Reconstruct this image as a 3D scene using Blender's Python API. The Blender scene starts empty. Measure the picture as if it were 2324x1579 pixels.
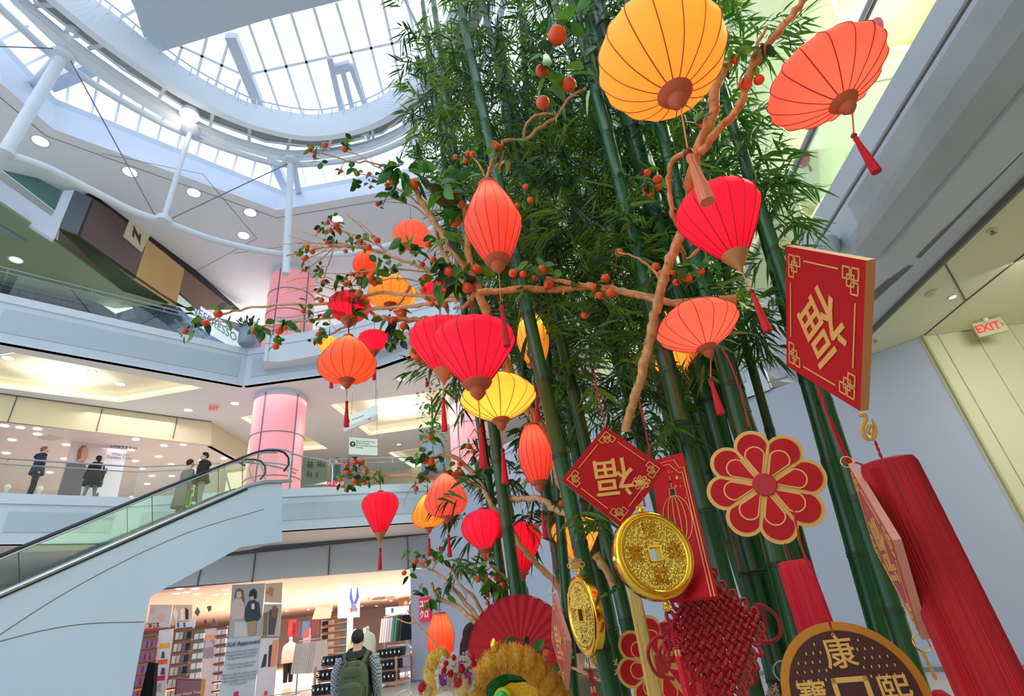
import bpy, math, random
import numpy as np
from mathutils import Matrix, Vector
random.seed(7); rng = np.random.default_rng(7)
PI = math.pi
SC = bpy.context.scene
COL = SC.collection
# ---------------------------------------------------------------- camera
W_, H_, F_ = 2324, 1579, 1160.0
CX, CY = 1162.0, 789.5
EYE = np.array([0, 0, 1.5])
_z = np.array([880 - CX, 1420 + CY, -F_]); _z /= np.linalg.norm(_z)
_f = np.array([0, 0, -1.0]); _f = _f - _f.dot(_z) * _z; _f /= np.linalg.norm(_f)
_r = np.cross(_f, _z)
MW = np.array([_r, _f, _z])                      # camera axes -> world axes
cam_d = bpy.data.cameras.new('camera'); cam = bpy.data.objects.new('camera', cam_d); COL.objects.link(cam)
cam_d.sensor_fit = 'HORIZONTAL'; cam_d.sensor_width = 36; cam_d.lens = F_ / W_ * 36
cam_d.clip_start = 0.05; cam_d.clip_end = 400
_m = Matrix.Identity(4)
for i in range(3):
    for j in range(3): _m[i][j] = MW[i][j]
_m.translation = Vector(EYE); cam.matrix_world = _m
SC.camera = cam
# ---------------------------------------------------------------- world, exposure, large lights
wd = bpy.data.worlds.new('sky'); SC.world = wd; wd.use_nodes = True
wd.node_tree.nodes['Background'].inputs[0].default_value = (0.76, 0.85, 1.0, 1)
wd.node_tree.nodes['Background'].inputs[1].default_value = 1.85
SC.view_settings.view_transform = 'Standard'; SC.view_settings.look = 'None'
SC.view_settings.exposure = 0.0; SC.view_settings.gamma = 1.0; SC.view_settings.use_curve_mapping = False
SC.cycles.use_denoising = True; SC.cycles.max_bounces = 8; SC.cycles.diffuse_bounces = 4
SC.cycles.transparent_max_bounces = 16; SC.cycles.sample_clamp_indirect = 4.0
SC.cycles.use_light_tree = True; SC.cycles.use_adaptive_sampling = True; SC.cycles.adaptive_threshold = .02; SC.cycles.caustics_reflective = False; SC.cycles.caustics_refractive = False

def area(name, loc, target, sx, sy, power, col=(1, 1, 1)):
    l = bpy.data.lights.new(name, 'AREA'); l.shape = 'RECTANGLE'; l.size = sx; l.size_y = sy
    l.energy = power; l.color = col
    o = bpy.data.objects.new(name, l); COL.objects.link(o); o.location = loc
    d = Vector(target) - Vector(loc)
    o.rotation_euler = d.to_track_quat('-Z', 'Y').to_euler(); return o
# shop and gallery lighting (rows of ceiling luminaires of the shops and level two)
area('shop_ceiling_light', (-11, 24.5, 3.75), (-11, 24.5, 0), 12, 5, 520, (1, .93, .88))
area('shop_ceiling_light', (-13, 36, 3.75), (-13, 36, 0), 14, 12, 2600, (1, .93, .88))
area('gallery_shop_light', (-20, 24.5, 10.3), (-20, 24.5, 6.6), 12, 6, 420, (1, .93, .88))
area('gallery_walk_light', (-14, 20.5, 11.3), (-14, 20.5, 6.6), 9, 3.0, 170, (1, .96, .92))
area('gallery_walk_light', (-4.5, 24, 11.3), (-4.5, 24, 6.6), 6, 4.0, 380, (1, .97, .9))
area('upper_walk_light', (-16.5, 25.5, 18.2), (-15.5, 24.5, 13.4), 10, 4.0, 2600, (.98, .99, 1))
area('side_walk_light', (8.6, 6.0, 11.4), (8.6, 6.0, 6.6), 4, 8, 2600, (1, 1, .88))
area('side_alcove_light', (7.5, 5.5, 4.85), (8.5, 7.5, 0), 1.5, 3, 190, (1, 1, .86))

def ray(x, y): return MW @ np.array([(x - CX) / F_, -(y - CY) / F_, -1.0])
def P(x, y, d): return EYE + ray(x, y) * d
def PH(x, y, h):                                 # point at horizontal distance h
    r = ray(x, y); return EYE + r * (h / math.hypot(r[0], r[1]))
def onz(x, y, z):
    r = ray(x, y); return EYE + r * ((z - EYE[2]) / r[2])
def onv(x, y, A, B):                             # on the vertical plane through plan points A, B
    r = ray(x, y); n = np.array([B[1] - A[1], A[0] - B[0], 0.0])
    return EYE + r * (n.dot(np.array([A[0], A[1], 0]) - EYE) / n.dot(r))
def V(*a): return np.array(a, float)
def nrm(v): v = np.asarray(v, float); return v / (np.linalg.norm(v) + 1e-12)
def srgb(r, g, b):
    f = lambda c: c / 12.92 if c <= .04045 else ((c + .055) / 1.055) ** 2.4
    return (f(r / 255), f(g / 255), f(b / 255), 1)

# ---------------------------------------------------------------- materials
_mats = {}
def M(name, col, rough=.5, metal=0, em=None, es=0, noise=0, nscale=8, spec=.5, bump=0, bscale=40, coat=0, stretch=None):
    if name in _mats: return _mats[name]
    m = bpy.data.materials.new(name); m.use_nodes = True; nt = m.node_tree; b = nt.nodes['Principled BSDF']
    c = srgb(*col) if max(col) > 1 else (*col, 1)
    b.inputs['Base Color'].default_value = c; b.inputs['Roughness'].default_value = rough
    b.inputs['Metallic'].default_value = metal; b.inputs['Specular IOR Level'].default_value = spec
    b.inputs['Coat Weight'].default_value = coat
    if em: b.inputs['Emission Color'].default_value = srgb(*em); b.inputs['Emission Strength'].default_value = es
    if noise or bump:
        tc = nt.nodes.new('ShaderNodeTexCoord'); mp = nt.nodes.new('ShaderNodeMapping'); nt.links.new(tc.outputs['Object'], mp.inputs[0])
        if stretch: mp.inputs['Scale'].default_value = stretch
    if noise:
        n = nt.nodes.new('ShaderNodeTexNoise'); n.inputs['Scale'].default_value = nscale; n.inputs['Detail'].default_value = 4
        nt.links.new(mp.outputs[0], n.inputs[0])
        r = nt.nodes.new('ShaderNodeValToRGB'); r.color_ramp.elements[0].position = .3; r.color_ramp.elements[1].position = .7
        r.color_ramp.elements[0].color = (*[max(0, x * (1 - noise)) for x in c[:3]], 1)
        r.color_ramp.elements[1].color = (*[min(1, x * (1 + noise)) for x in c[:3]], 1)
        nt.links.new(n.outputs[0], r.inputs[0]); nt.links.new(r.outputs[0], b.inputs['Base Color'])
    if bump:
        n = nt.nodes.new('ShaderNodeTexNoise'); n.inputs['Scale'].default_value = bscale
        nt.links.new(mp.outputs[0], n.inputs[0]); u = nt.nodes.new('ShaderNodeBump'); u.inputs['Strength'].default_value = bump
        u.inputs['Distance'].default_value = .01
        nt.links.new(n.outputs[0], u.inputs['Height']); nt.links.new(u.outputs[0], b.inputs['Normal'])
    _mats[name] = m; return m
def glass(name, tint=(.85, .95, .9), refl=.12, alpha=.85):
    if name in _mats: return _mats[name]
    m = bpy.data.materials.new(name); m.use_nodes = True; nt = m.node_tree; nt.nodes.clear()
    o = nt.nodes.new('ShaderNodeOutputMaterial'); t = nt.nodes.new('ShaderNodeBsdfTransparent'); t.inputs[0].default_value = (*tint, 1)
    g = nt.nodes.new('ShaderNodeBsdfGlossy'); g.inputs['Roughness'].default_value = .02
    mx = nt.nodes.new('ShaderNodeMixShader'); lw = nt.nodes.new('ShaderNodeLayerWeight'); lw.inputs[0].default_value = .12
    ml = nt.nodes.new('ShaderNodeMath'); ml.operation = 'MULTIPLY_ADD'; ml.inputs[1].default_value = .6; ml.inputs[2].default_value = refl * .4
    nt.links.new(lw.outputs['Fresnel'], ml.inputs[0]); nt.links.new(ml.outputs[0], mx.inputs[0])
    nt.links.new(t.outputs[0], mx.inputs[1]); nt.links.new(g.outputs[0], mx.inputs[2]); nt.links.new(mx.outputs[0], o.inputs[0])
    _mats[name] = m; return m
def thin(name, col, trans=.5, em=0, rough=.8, noise=0.0):      # cloth / leaf / paper that lets light through
    if name in _mats: return _mats[name]
    m = bpy.data.materials.new(name); m.use_nodes = True; nt = m.node_tree; nt.nodes.clear()
    o = nt.nodes.new('ShaderNodeOutputMaterial'); d = nt.nodes.new('ShaderNodeBsdfPrincipled'); t = nt.nodes.new('ShaderNodeBsdfTranslucent')
    c = srgb(*col); d.inputs['Base Color'].default_value = c; d.inputs['Roughness'].default_value = rough; t.inputs[0].default_value = c
    if em: d.inputs['Emission Color'].default_value = c; d.inputs['Emission Strength'].default_value = em
    if noise:
        tc = nt.nodes.new('ShaderNodeTexCoord'); n = nt.nodes.new('ShaderNodeTexNoise'); n.inputs['Scale'].default_value = 3
        nt.links.new(tc.outputs['Object'], n.inputs[0]); r = nt.nodes.new('ShaderNodeValToRGB')
        r.color_ramp.elements[0].position = .35; r.color_ramp.elements[1].position = .65
        r.color_ramp.elements[0].color = (*[x * (1 - noise) for x in c[:3]], 1); r.color_ramp.elements[1].color = (*[min(1, x * (1 + noise)) for x in c[:3]], 1)
        nt.links.new(n.outputs[0], r.inputs[0])
        for q in (d.inputs['Base Color'], t.inputs[0]): nt.links.new(r.outputs[0], q)
    mx = nt.nodes.new('ShaderNodeMixShader'); mx.inputs[0].default_value = trans
    nt.links.new(d.outputs[0], mx.inputs[1]); nt.links.new(t.outputs[0], mx.inputs[2]); nt.links.new(mx.outputs[0], o.inputs[0])
    _mats[name] = m; return m

# ---------------------------------------------------------------- mesh builder
_org = {}
def basis(t, hint=None):
    t = nrm(t); h = np.array([0, 0, 1.0]) if hint is None else np.asarray(hint, float)
    if abs(t.dot(nrm(h))) > .97: h = np.array([1.0, 0, 0])
    a = nrm(np.cross(h, t)); return a, np.cross(t, a)
def catmull(pts, n=6):
    p = [np.asarray(q, float) for q in pts]
    if len(p) < 3: return p
    out = []
    for i in range(len(p) - 1):
        p0 = p[i - 1] if i else 2 * p[0] - p[1]; p1, p2 = p[i], p[i + 1]; p3 = p[i + 2] if i + 2 < len(p) else 2 * p2 - p1
        for k in range(n):
            t = k / n
            out.append(.5 * (2 * p1 + (p2 - p0) * t + (2 * p0 - 5 * p1 + 4 * p2 - p3) * t * t + (3 * p1 - p0 - 3 * p2 + p3) * t ** 3))
    out.append(p[-1]); return out
class MB:
    def __init__(s): s.v = []; s.f = []; s.mi = []
    def add(s, vs, fs, mi=0):
        b = len(s.v); s.v += [tuple(map(float, q)) for q in vs]
        for f in fs: s.f.append(tuple(i + b for i in f)); s.mi.append(mi)
        return s
    def box(s, c, size, ax=None, mi=0):          # ax: 3 unit axes
        c = np.asarray(c, float); ax = np.eye(3) if ax is None else np.asarray(ax, float); h = np.asarray(size, float) / 2
        vs = [c + ax[0] * h[0] * i + ax[1] * h[1] * j + ax[2] * h[2] * k for i in (-1, 1) for j in (-1, 1) for k in (-1, 1)]
        return s.add(vs, [(0, 1, 3, 2), (4, 6, 7, 5), (0, 4, 5, 1), (2, 3, 7, 6), (0, 2, 6, 4), (1, 5, 7, 3)], mi)
    def bar(s, a, b, w, h, mi=0, hint=None):
        a = np.asarray(a, float); b = np.asarray(b, float); x, y = basis(b - a, hint)
        return s.box((a + b) / 2, (w, h, np.linalg.norm(b - a)), (x, y, nrm(b - a)), mi)
    def tube(s, pts, r, n=8, mi=0, cap=True, closed=False):
        p = [np.asarray(q, float) for q in pts]; m = len(p)
        rr = [r] * m if np.isscalar(r) else list(r)
        if len(rr) != m: rr = list(np.interp(np.linspace(0, 1, m), np.linspace(0, 1, len(rr)), rr))
        vs = []; a = None
        for i in range(m):
            t = nrm(p[(i + 1) % m] - p[i - 1]) if closed else nrm(p[min(i + 1, m - 1)] - p[max(i - 1, 0)])
            if a is None: a, b = basis(t)
            else: a = nrm(a - a.dot(t) * t); b = np.cross(t, a)
            for k in range(n):
                g = 2 * PI * k / n; vs.append(p[i] + (a * math.cos(g) + b * math.sin(g)) * rr[i])
        fs = []
        for i in range(m if closed else m - 1):
            j = (i + 1) % m
            for k in range(n): fs.append((i * n + k, i * n + (k + 1) % n, j * n + (k + 1) % n, j * n + k))
        if cap and not closed: fs += [tuple(range(n))[::-1], tuple(range((m - 1) * n, m * n))]
        return s.add(vs, fs, mi)
    def lathe(s, o, prof, n=24, ax=(0, 0, 1), mi=0, hint=None, wob=0):   # prof: (r, h) list
        o = np.asarray(o, float); ax = nrm(ax); a, b = basis(ax, hint if hint is not None else (1, 0, 0)); vs = []
        for r, h in prof:
            for k in range(n):
                g = 2 * PI * k / n; q = r * (1 + (wob if k % 2 == 0 else 0)); vs.append(o + ax * h + (a * math.cos(g) + b * math.sin(g)) * q)
        m = len(prof); fs = [(i * n + k, i * n + (k + 1) % n, (i + 1) * n + (k + 1) % n, (i + 1) * n + k) for i in range(m - 1) for k in range(n)]
        if prof[0][0] > 1e-5: fs.append(tuple(range(n))[::-1])
        if prof[-1][0] > 1e-5: fs.append(tuple(range((m - 1) * n, m * n)))
        return s.add(vs, fs, mi)
    def ball(s, c, r, n=12, m=8, sc=(1, 1, 1), ax=None, mi=0):
        ax = np.eye(3) if ax is None else np.asarray(ax); c = np.asarray(c, float); vs = []
        for i in range(m + 1):
            th = PI * i / m
            for k in range(n):
                g = 2 * PI * k / n
                vs.append(c + r * (ax[0] * math.sin(th) * math.cos(g) * sc[0] + ax[1] * math.sin(th) * math.sin(g) * sc[1] + ax[2] * math.cos(th) * sc[2]))
        return s.add(vs, [(i * n + k, (i + 1) * n + k, (i + 1) * n + (k + 1) % n, i * n + (k + 1) % n) for i in range(m) for k in range(n)], mi)
    def prism(s, poly, off, mi=0):               # closed outline of 3D points pushed along off
        n = len(poly); a = [np.asarray(q, float) for q in poly]; b = [q + np.asarray(off, float) for q in a]
        return s.add(a + b, [tuple(range(n)), tuple(range(2 * n - 1, n - 1, -1))] + [(i, i + n, (i + 1) % n + n, (i + 1) % n) for i in range(n)], mi)
    def loft(s, rails, mi=0):
        m = len(rails[0]); vs = [q for r in rails for q in r]
        return s.add(vs, [(i * m + k, i * m + k + 1, (i + 1) * m + k + 1, (i + 1) * m + k) for i in range(len(rails) - 1) for k in range(m - 1)], mi)
    def build(s, name, mats, parent=None, smooth=False, org=None, label=None, stuff=False, solid=0):
        if not isinstance(mats, (list, tuple)): mats = [mats]
        v = np.array(s.v)
        if parent is not None: o0 = _org[parent.name]
        elif org is not None: o0 = np.asarray(org, float)
        else: o0 = np.array([(v[:, 0].min() + v[:, 0].max()) / 2, (v[:, 1].min() + v[:, 1].max()) / 2, v[:, 2].min()])
        me = bpy.data.meshes.new(name); me.from_pydata([tuple(q) for q in (v - o0)], [], s.f)
        for m in mats: me.materials.append(m)
        if len(mats) > 1: me.polygons.foreach_set('material_index', s.mi)
        if smooth: me.polygons.foreach_set('use_smooth', [True] * len(me.polygons))
        me.update()
        ob = bpy.data.objects.new(name, me); COL.objects.link(ob)
        if parent is not None: ob.parent = parent
        else: ob.location = o0
        _org[ob.name] = o0
        if solid: md = ob.modifiers.new('thickness', 'SOLIDIFY'); md.thickness = solid
        if smooth and not solid:
            try: me.set_sharp_from_angle(angle=math.radians(50))
            except Exception: pass
        if label: ob['label'] = label
        if stuff: ob['kind'] = 'stuff'
        return ob
def tag(o, label, cat, group=None):
    o['label'] = label; o['category'] = cat
    if group: o['group'] = group
    return o
def thing(name, loc, label, cat, group=None):
    o = bpy.data.objects.new(name, None); COL.objects.link(o); o.location = tuple(map(float, loc)); o.empty_display_size = .1
    _org[o.name] = np.asarray(loc, float); return tag(o, label, cat, group)
def struct(o): o['kind'] = 'structure'; return o
class Frame:                                      # flat surface: origin, unit u, v, n and size
    def __init__(s, o, u, v, w, h): s.o = np.asarray(o, float); s.u = nrm(u); s.v = nrm(v); s.n = nrm(np.cross(s.u, s.v)); s.w = w; s.h = h
    def at(s, a, b, c=0): return s.o + s.u * (a * s.w) + s.v * (b * s.h) + s.n * c
    def rect(s, mb, a0, b0, a1, b1, t=.004, c=0, mi=0):
        return mb.box(s.at((a0 + a1) / 2, (b0 + b1) / 2, c + t / 2), ((a1 - a0) * s.w, (b1 - b0) * s.h, t), (s.u, s.v, s.n), mi)
    def poly(s, mb, pts, t=.004, c=0, mi=0): return mb.prism([s.at(a, b, c) for a, b in pts], s.n * t, mi)
    def line(s, mb, pts, w, t=.002, c=0, mi=0, closed=False):
        q = list(pts) + ([pts[0]] if closed else [])
        for (a0, b0), (a1, b1) in zip(q[:-1], q[1:]):
            p0, p1 = s.at(a0, b0, c + t / 2), s.at(a1, b1, c + t / 2); d = nrm(p1 - p0)
            mb.box((p0 + p1) / 2, (np.linalg.norm(p1 - p0) + w, w, t), (d, np.cross(s.n, d), s.n), mi)
        return mb
def frame_px(tl, tr, bl, A, B):                   # upright frame on a vertical plane from three pixels
    p0, p1, p2 = onv(*tl, A, B), onv(*tr, A, B), onv(*bl, A, B)
    h = p0[2] - p2[2]; u = nrm([p1[0] - p0[0], p1[1] - p0[1], 0]); w = np.dot(p1 - p0, u)
    return Frame(p0 - V(0, 0, h), u, V(0, 0, 1), w, h)
def textmesh(mb, body, fr, a, b, size, t=.003, c=0, mi=0, rot=0, align='CENTER', sx=1, shear=0, bold=0):
    cu = bpy.data.curves.new('t', 'FONT'); cu.body = body; cu.size = size; cu.extrude = t / 2; cu.align_x = align; cu.align_y = 'CENTER'; cu.resolution_u = 3
    cu.shear = shear; cu.offset = bold
    o = bpy.data.objects.new('t', cu); COL.objects.link(o); dg = bpy.context.evaluated_depsgraph_get(); dg.update()
    me = bpy.data.meshes.new_from_object(o.evaluated_get(dg)); bpy.data.objects.remove(o)
    cr, sr = math.cos(rot), math.sin(rot); vs = []
    for q in me.vertices:
        x, y, z = q.co; x *= sx; x, y = x * cr - y * sr, x * sr + y * cr
        vs.append(fr.at(a, b) + fr.u * x + fr.v * y + fr.n * (z + t / 2 + c))
    mb.add(vs, [tuple(p.vertices) for p in me.polygons], mi); bpy.data.meshes.remove(me); return mb
# ================================================================ the building
from mathutils.geometry import tessellate_polygon
WHITE = M('white_paint', (206, 216, 228), .6, noise=.03, nscale=.6)
COOL = M('cool_white_paint', (196, 208, 224), .55, noise=.03, nscale=.5)
PANEL = M('grey_panel_paint', (176, 192, 204), .6)
CEILM = M('ceiling_paint', (230, 235, 242), .8, noise=.02, nscale=.4)
CREAM = M('cream_wall_paint', (224, 222, 188), .7, noise=.03, nscale=.5)
SEAM = M('dark_seam', (88, 84, 82), .6)
STEEL = M('brushed_steel', (176, 180, 186), .3, 1.0)
DARK = M('black_metal', (28, 30, 33), .4)
LAMP = M('lamp_disc', (255, 255, 250), em=(255, 252, 240), es=6)
COVE = M('cove_tube', (255, 248, 226), em=(255, 248, 228), es=3)
TINT = glass('balustrade_glass', (.92, .97, .945), .10)
CLEAR = glass('clear_glass', (.95, .98, .98), .05)
C0 = V(-5, 7)
def plane_poly(mb, outer, z, holes=(), mi=0, t=0):
    loops = [[Vector((p[0], p[1], 0)) for p in outer]] + [[Vector((p[0], p[1], 0)) for p in h] for h in holes]
    flat = [q for l in loops for q in l]; tr = tessellate_polygon(loops)
    mb.add([(q.x, q.y, z) for q in flat], [tuple(f) for f in tr], mi)
    if t: mb.add([(q.x, q.y, z + t) for q in flat], [tuple(f)[::-1] for f in tr], mi)
    return mb
def fascia(mb, line, z0, z1, th=.25, mi=0):
    for a, b in zip(line[:-1], line[1:]):
        a, b = V(*a), V(*b); d = nrm(b - a); n = V(-d[1], d[0])
        if n.dot((a + b) / 2 - C0) < 0: n = -n
        mb.prism([V(*a, z0), V(*b, z0), V(*b, z1), V(*a, z1)], V(*(n * th), 0), mi)
    return mb
def panels(mb, line, z0, z1, L=4.2, gap=.35, mi=0, out=.05):
    for a, b in zip(line[:-1], line[1:]):
        a, b = V(*a), V(*b); d = nrm(b - a); n = V(-d[1], d[0]); T = np.linalg.norm(b - a)
        if n.dot((a + b) / 2 - C0) > 0: n = -n
        k = max(1, round(T / L)); w = T / k
        for i in range(k):
            p, q = a + d * (i * w + gap / 2), a + d * ((i + 1) * w - gap / 2)
            mb.prism([V(*p, z0), V(*q, z0), V(*q, z1), V(*p, z1)], V(*(n * out), 0), mi)
    return mb
def band(line, inward):                            # polygon between an edge and a line further out
    o = [C0 + (V(*p) - C0) * (1 + inward / np.linalg.norm(V(*p) - C0)) for p in line]
    return [tuple(p) for p in line] + [tuple(p) for p in o[::-1]]
def downlight(x, y, z, r=.16, label='round recessed downlight', group=None, mat=LAMP):
    p = onz(x, y, z); m = MB(); m.lathe(p - V(0, 0, .012), [(r * 1.25, .012), (r * 1.25, 0), (r, -.002), (r, .006)], 20)
    m2 = MB(); m2.lathe(p - V(0, 0, .012), [(r * .98, .004), (r * .98, 0)], 20)
    t = thing('recessed_downlight', p - V(0, 0, .014), label, 'ceiling light', group)
    m.build('trim_ring', WHITE, t); m2.build('lens', mat, t); return t

F2, S2, F3, S3, F4 = 6.6, 5.1, 13.4, 11.6, 18.4
m = MB(); m.box((-10, 16, -.15), (80, 70, .3)); struct(m.build('floor', M('floor_tile', (196, 186, 172), .25, noise=.05, nscale=.8)))
E2 = [(-27, 3), (-22, 8.5), (-16.2, 15.0), (-13.7, 17.3), (-9.4, 18.5), (-3.7, 20.6), (2.5, 12.6), (5.3, 10.3)]
E3 = [(-27, 4), (-22, 9.0), (-17.45, 13.85), (-11.75, 19.7), (-6.0, 19.6), (-3.1, 18.4), (2.2, 12.4), (4.1, 8.0), (3.8, 3), (3.2, -5)]
E4 = [(-24, 2), (-15.2, 9.7), (-15.04, 11.49), (-9.51, 16.58), (-2.94, 16.21), (4, 13), (8, 8), (9, -6)]
# ---- level two
m = MB(); fascia(m, E2, S2, F2); struct(m.build('wall_gallery_edge', COOL))
m = MB(); panels(m, E2[1:], S2 + .35, F2 - .55, 4.6, .8, out=.03); struct(m.build('trim_1', PANEL))
m = MB(); panels(m, E2, F2 - .32, F2 - .02, 60, 0, out=.06); struct(m.build('trim_2', WHITE))
b2 = band(E2, 26)
m = MB(); plane_poly(m, b2, F2 - .05, t=.04); struct(m.build('floor_gallery', M('gallery_tile', (206, 200, 192), .3)))
m = MB(); plane_poly(m, b2, S2, t=.05); struct(m.build('ceiling_ground', CEILM))
# ---- level three, with light trays in its underside
def tray_px(pts, z): return [tuple(onz(x, y, z)[:2]) for x, y in pts]
TR = [tray_px([(-60, 815), (30, 800), (462, 880), (272, 913), (100, 893), (-60, 872)], S3),
      tray_px([(749, 918), (1018, 884), (1032, 960), (838, 988)], S3),
      tray_px([(545, 948), (600, 937), (745, 1018), (676, 1023)], S3),
      tray_px([(880, 1027), (950, 1018), (1040, 1090), (1000, 1098)], S3),
      tray_px([(1858, -70), (2190, -80), (2085, 118), (1935, 130)], S3),
      tray_px([(1812, 462), (1878, 446), (1846, 500), (1828, 508)], S3)]
m = MB(); plane_poly(m, band(E3, 26), S3, TR); struct(m.build('ceiling_gallery', CEILM))
TRAYM = M('tray_paint', (240, 236, 212), .8)
for i, h in enumerate(TR):
    m = MB(); n = len(h); hh = .38
    for j in range(n):
        a, b = h[j], h[(j + 1) % n]
        m.add([V(*a, S3), V(*b, S3), V(*b, S3 + hh), V(*a, S3 + hh)], [(0, 1, 2, 3)])
    plane_poly(m, h, S3 + hh); struct(m.build(f'ceiling_tray_{i+1}', TRAYM))
    c = np.mean([V(*p) for p in h], 0); j = max(range(n), key=lambda k: np.linalg.norm(V(*h[k]) - V(*h[(k + 1) % n])))
    m = MB()
    for k in range(n):
        a, b = V(*h[k]), V(*h[(k + 1) % n]); a, b = a + (c - a) * .06, b + (c - b) * .06
        if np.linalg.norm(b - a) > .4: m.tube([V(*a, S3 + .12), V(*b, S3 + .12)], .03, 6)
    tag(m.build('cove_lamp', COVE), ['warm cove lamp in the long ceiling tray at far left over the clothes shop', 'warm cove lamp in the large ceiling tray above the hanging wayfinding sign', 'warm cove lamp in the ceiling tray behind the pink column',
        'warm cove lamp in the slanted ceiling tray behind the glass balustrade', 'warm cove lamp in the ceiling tray at top right behind the orange-red lantern', 'warm cove lamp in the small ceiling tray beside the bamboo at right'][i], 'cove lamp')
    if i < 5:
        A = abs(sum(h[k][0] * h[(k + 1) % n][1] - h[(k + 1) % n][0] * h[k][1] for k in range(n))) / 2; s = math.sqrt(max(A, .3)) * .6
        area('tray_glow', (c[0], c[1], S3 + .02), (c[0], c[1], S3 + 3), s, s, 4 * s * s, (1, .97, .90))
m = MB(); fascia(m, E3, S3, F3); struct(m.build('wall_upper_gallery_edge', COOL))
m = MB(); panels(m, E3[:-1], S3 + .35, F3 - .55, 5.6, .55, out=.03); struct(m.build('trim_3', PANEL))
m = MB(); panels(m, E3, F3 - .32, F3 - .02, 60, 0, out=.06); panels(m, E3, S3 - .02, S3 + .04, 60, 0, out=.02); struct(m.build('trim_4', WHITE))
m = MB(); plane_poly(m, band(E3, 22), F3 - .05, t=.04); struct(m.build('floor_upper_gallery', M('gallery_tile', (206, 200, 192), .3)))
# curved overlook in front of the right part of level three
bal = [onz(x, y, 12.15)[:2] for x, y in ((598, 822), (650, 822), (760, 800), (880, 768), (1000, 733), (1120, 690))]
bal = [tuple(p) for p in catmull(bal, 5)]
m = MB()
for z0, z1, o in ((12.15, 13.0, 0), (13.0, 13.4, .06)): panels(m, bal, z0, z1, 90, 0, out=.12 + o)
top = [V(*p, 12.15) for p in bal] + [V(*(C0 + (V(*p) - C0) * 1.18), 12.15) for p in bal[::-1]]
m.add(top, [tuple(range(len(top)))]); m.add([q + V(0, 0, 1.2) for q in top], [tuple(range(len(top)))])
struct(m.build('wall_curved_overlook', WHITE))
# ---- top ceiling, upstand and roof
m = MB(); plane_poly(m, band(E4, 24), F4); struct(m.build('ceiling_top', CEILM))
m = MB()
for off in (.45, 2.3):
    pass
def inner_off(line, d): return [tuple(C0 + (V(*p) - C0) * (1 + d / np.linalg.norm(V(*p) - C0))) for p in line]
E4i = inner_off(E4, .5)
for a, b in zip(E4i[:-1], E4i[1:]): m.tube([V(*a, F4 - .008), V(*b, F4 - .008)], .012, 4)
for q in ([(230, 348), (460, 395), (583, 541), (380, 650)], [(530, 575), (640, 560)]):
    pp = [onz(x, y, F4) for x, y in q]
    for a, b in zip(pp[:-1], pp[1:]): m.tube([a, b], .012, 4)
struct(m.build('trim_5', SEAM))
UP = [tuple(p) for p in E4]
UPo = [(-25, 2.2), (-15.9, 9.6), (-15.95, 11.85), (-9.96, 17.65), (-2.7, 17.2), (4.4, 13.6), (8.6, 8.3), (9.6, -6)]
m = MB()
for i in range(len(UP) - 1):
    m.add([V(*UP[i], F4), V(*UP[i + 1], F4), V(*UPo[i + 1], 20.4), V(*UPo[i], 20.4)], [(0, 1, 2, 3)])
    m.add([V(*UPo[i], 20.4), V(*UPo[i + 1], 20.4), V(*UPo[i + 1], 20.7), V(*UPo[i], 20.7)], [(0, 1, 2, 3)])
struct(m.build('wall_skylight_upstand', COOL))
ZG = 22.4
def roofbar(mb, a, b, w=.1, h=.05, z=ZG): return mb.bar(onz(*a, z), onz(*b, z), w, h)
m = MB(); plane_poly(m, [(-40, -12), (-40, 40), (14, 40), (14, -12)], ZG + .15); struct(m.build('window_skylight_glass', glass('skylight_glass', (.99, 1, 1), .02)))
m = MB()
for a, b in (((565, 55), (637, 256)), ((614, 41), (687, 263)), ((661, 30), (734, 264)), ((712, 17), (783, 253)), ((763, 6), (834, 241)), ((813, -4), (872, 222)), ((867, -4), (910, 190)), ((922, -4), (950, 120)),
             ((470, 84), (446, 177)), ((517, 101), (487, 203)), ((546, 180), (531, 222)), ((413, 106), (400, 145)), ((548, 172), (951, 85)), ((405, 102), (543, 166)), ((265, 45), (308, 22)),
             ((683, 372), (697, 425)), ((727, 372), (742, 418)), ((770, 366), (785, 405)), ((900, 342), (914, 382)), ((842, 355), (850, 392))): roofbar(m, a, b)
for a, b in (((155, 197), (150, 245)), ((225, 175), (206, 266)), ((277, 208), (259, 286)), ((326, 238), (309, 306)), ((371, 266), (356, 322)), ((415, 290), (401, 341)), ((458, 310), (445, 358)), ((500, 328), (486, 374)), ((541, 344), (528, 388)), ((583, 355), (570, 404)), ((622, 366), (612, 420)),
             ((0, 90), (65, 58)), ((43, 155), (121, 116))): roofbar(m, a, b, .085, .05, 21.2)
struct(m.build('trim_skylight_mullions', M('mullion_paint', (236, 240, 246), .5)))
m = MB(); m.bar(onz(524, 80, ZG), onz(598, 262, ZG), .42, .35); m.bar(onz(615, 350, 21.6), onz(650, 430, 21.0), .36, .35); m.bar(onz(112, 193, 20.9), onz(222, 150, 21.3), .45, .3)
m.bar(onz(775, 150, ZG - .1), onz(800, 245, ZG - .1), .2, .2); m.bar(onz(795, 147, ZG - .1), onz(832, 246, ZG - .1), .2, .2); m.bar(onz(760, 157, ZG - .1), onz(795, 148, ZG - .1), .35, .25); m.bar(onz(748, 130, ZG - .1), onz(775, 250, ZG - .1), .22, .2)
struct(m.build('trim_roof_rafters', COOL))
m = MB(); blob = [(285, -160), (297, 0), (307, 22), (326, 84), (362, 119), (603, 45), (800, -5), (900, -30), (900, -160)]
m.prism([onz(x, y, 21.9) for x, y in blob], (0, 0, .4)); struct(m.build('ceiling_roof_panel', M('roof_panel_paint', (186, 198, 214), .7)))
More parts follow.
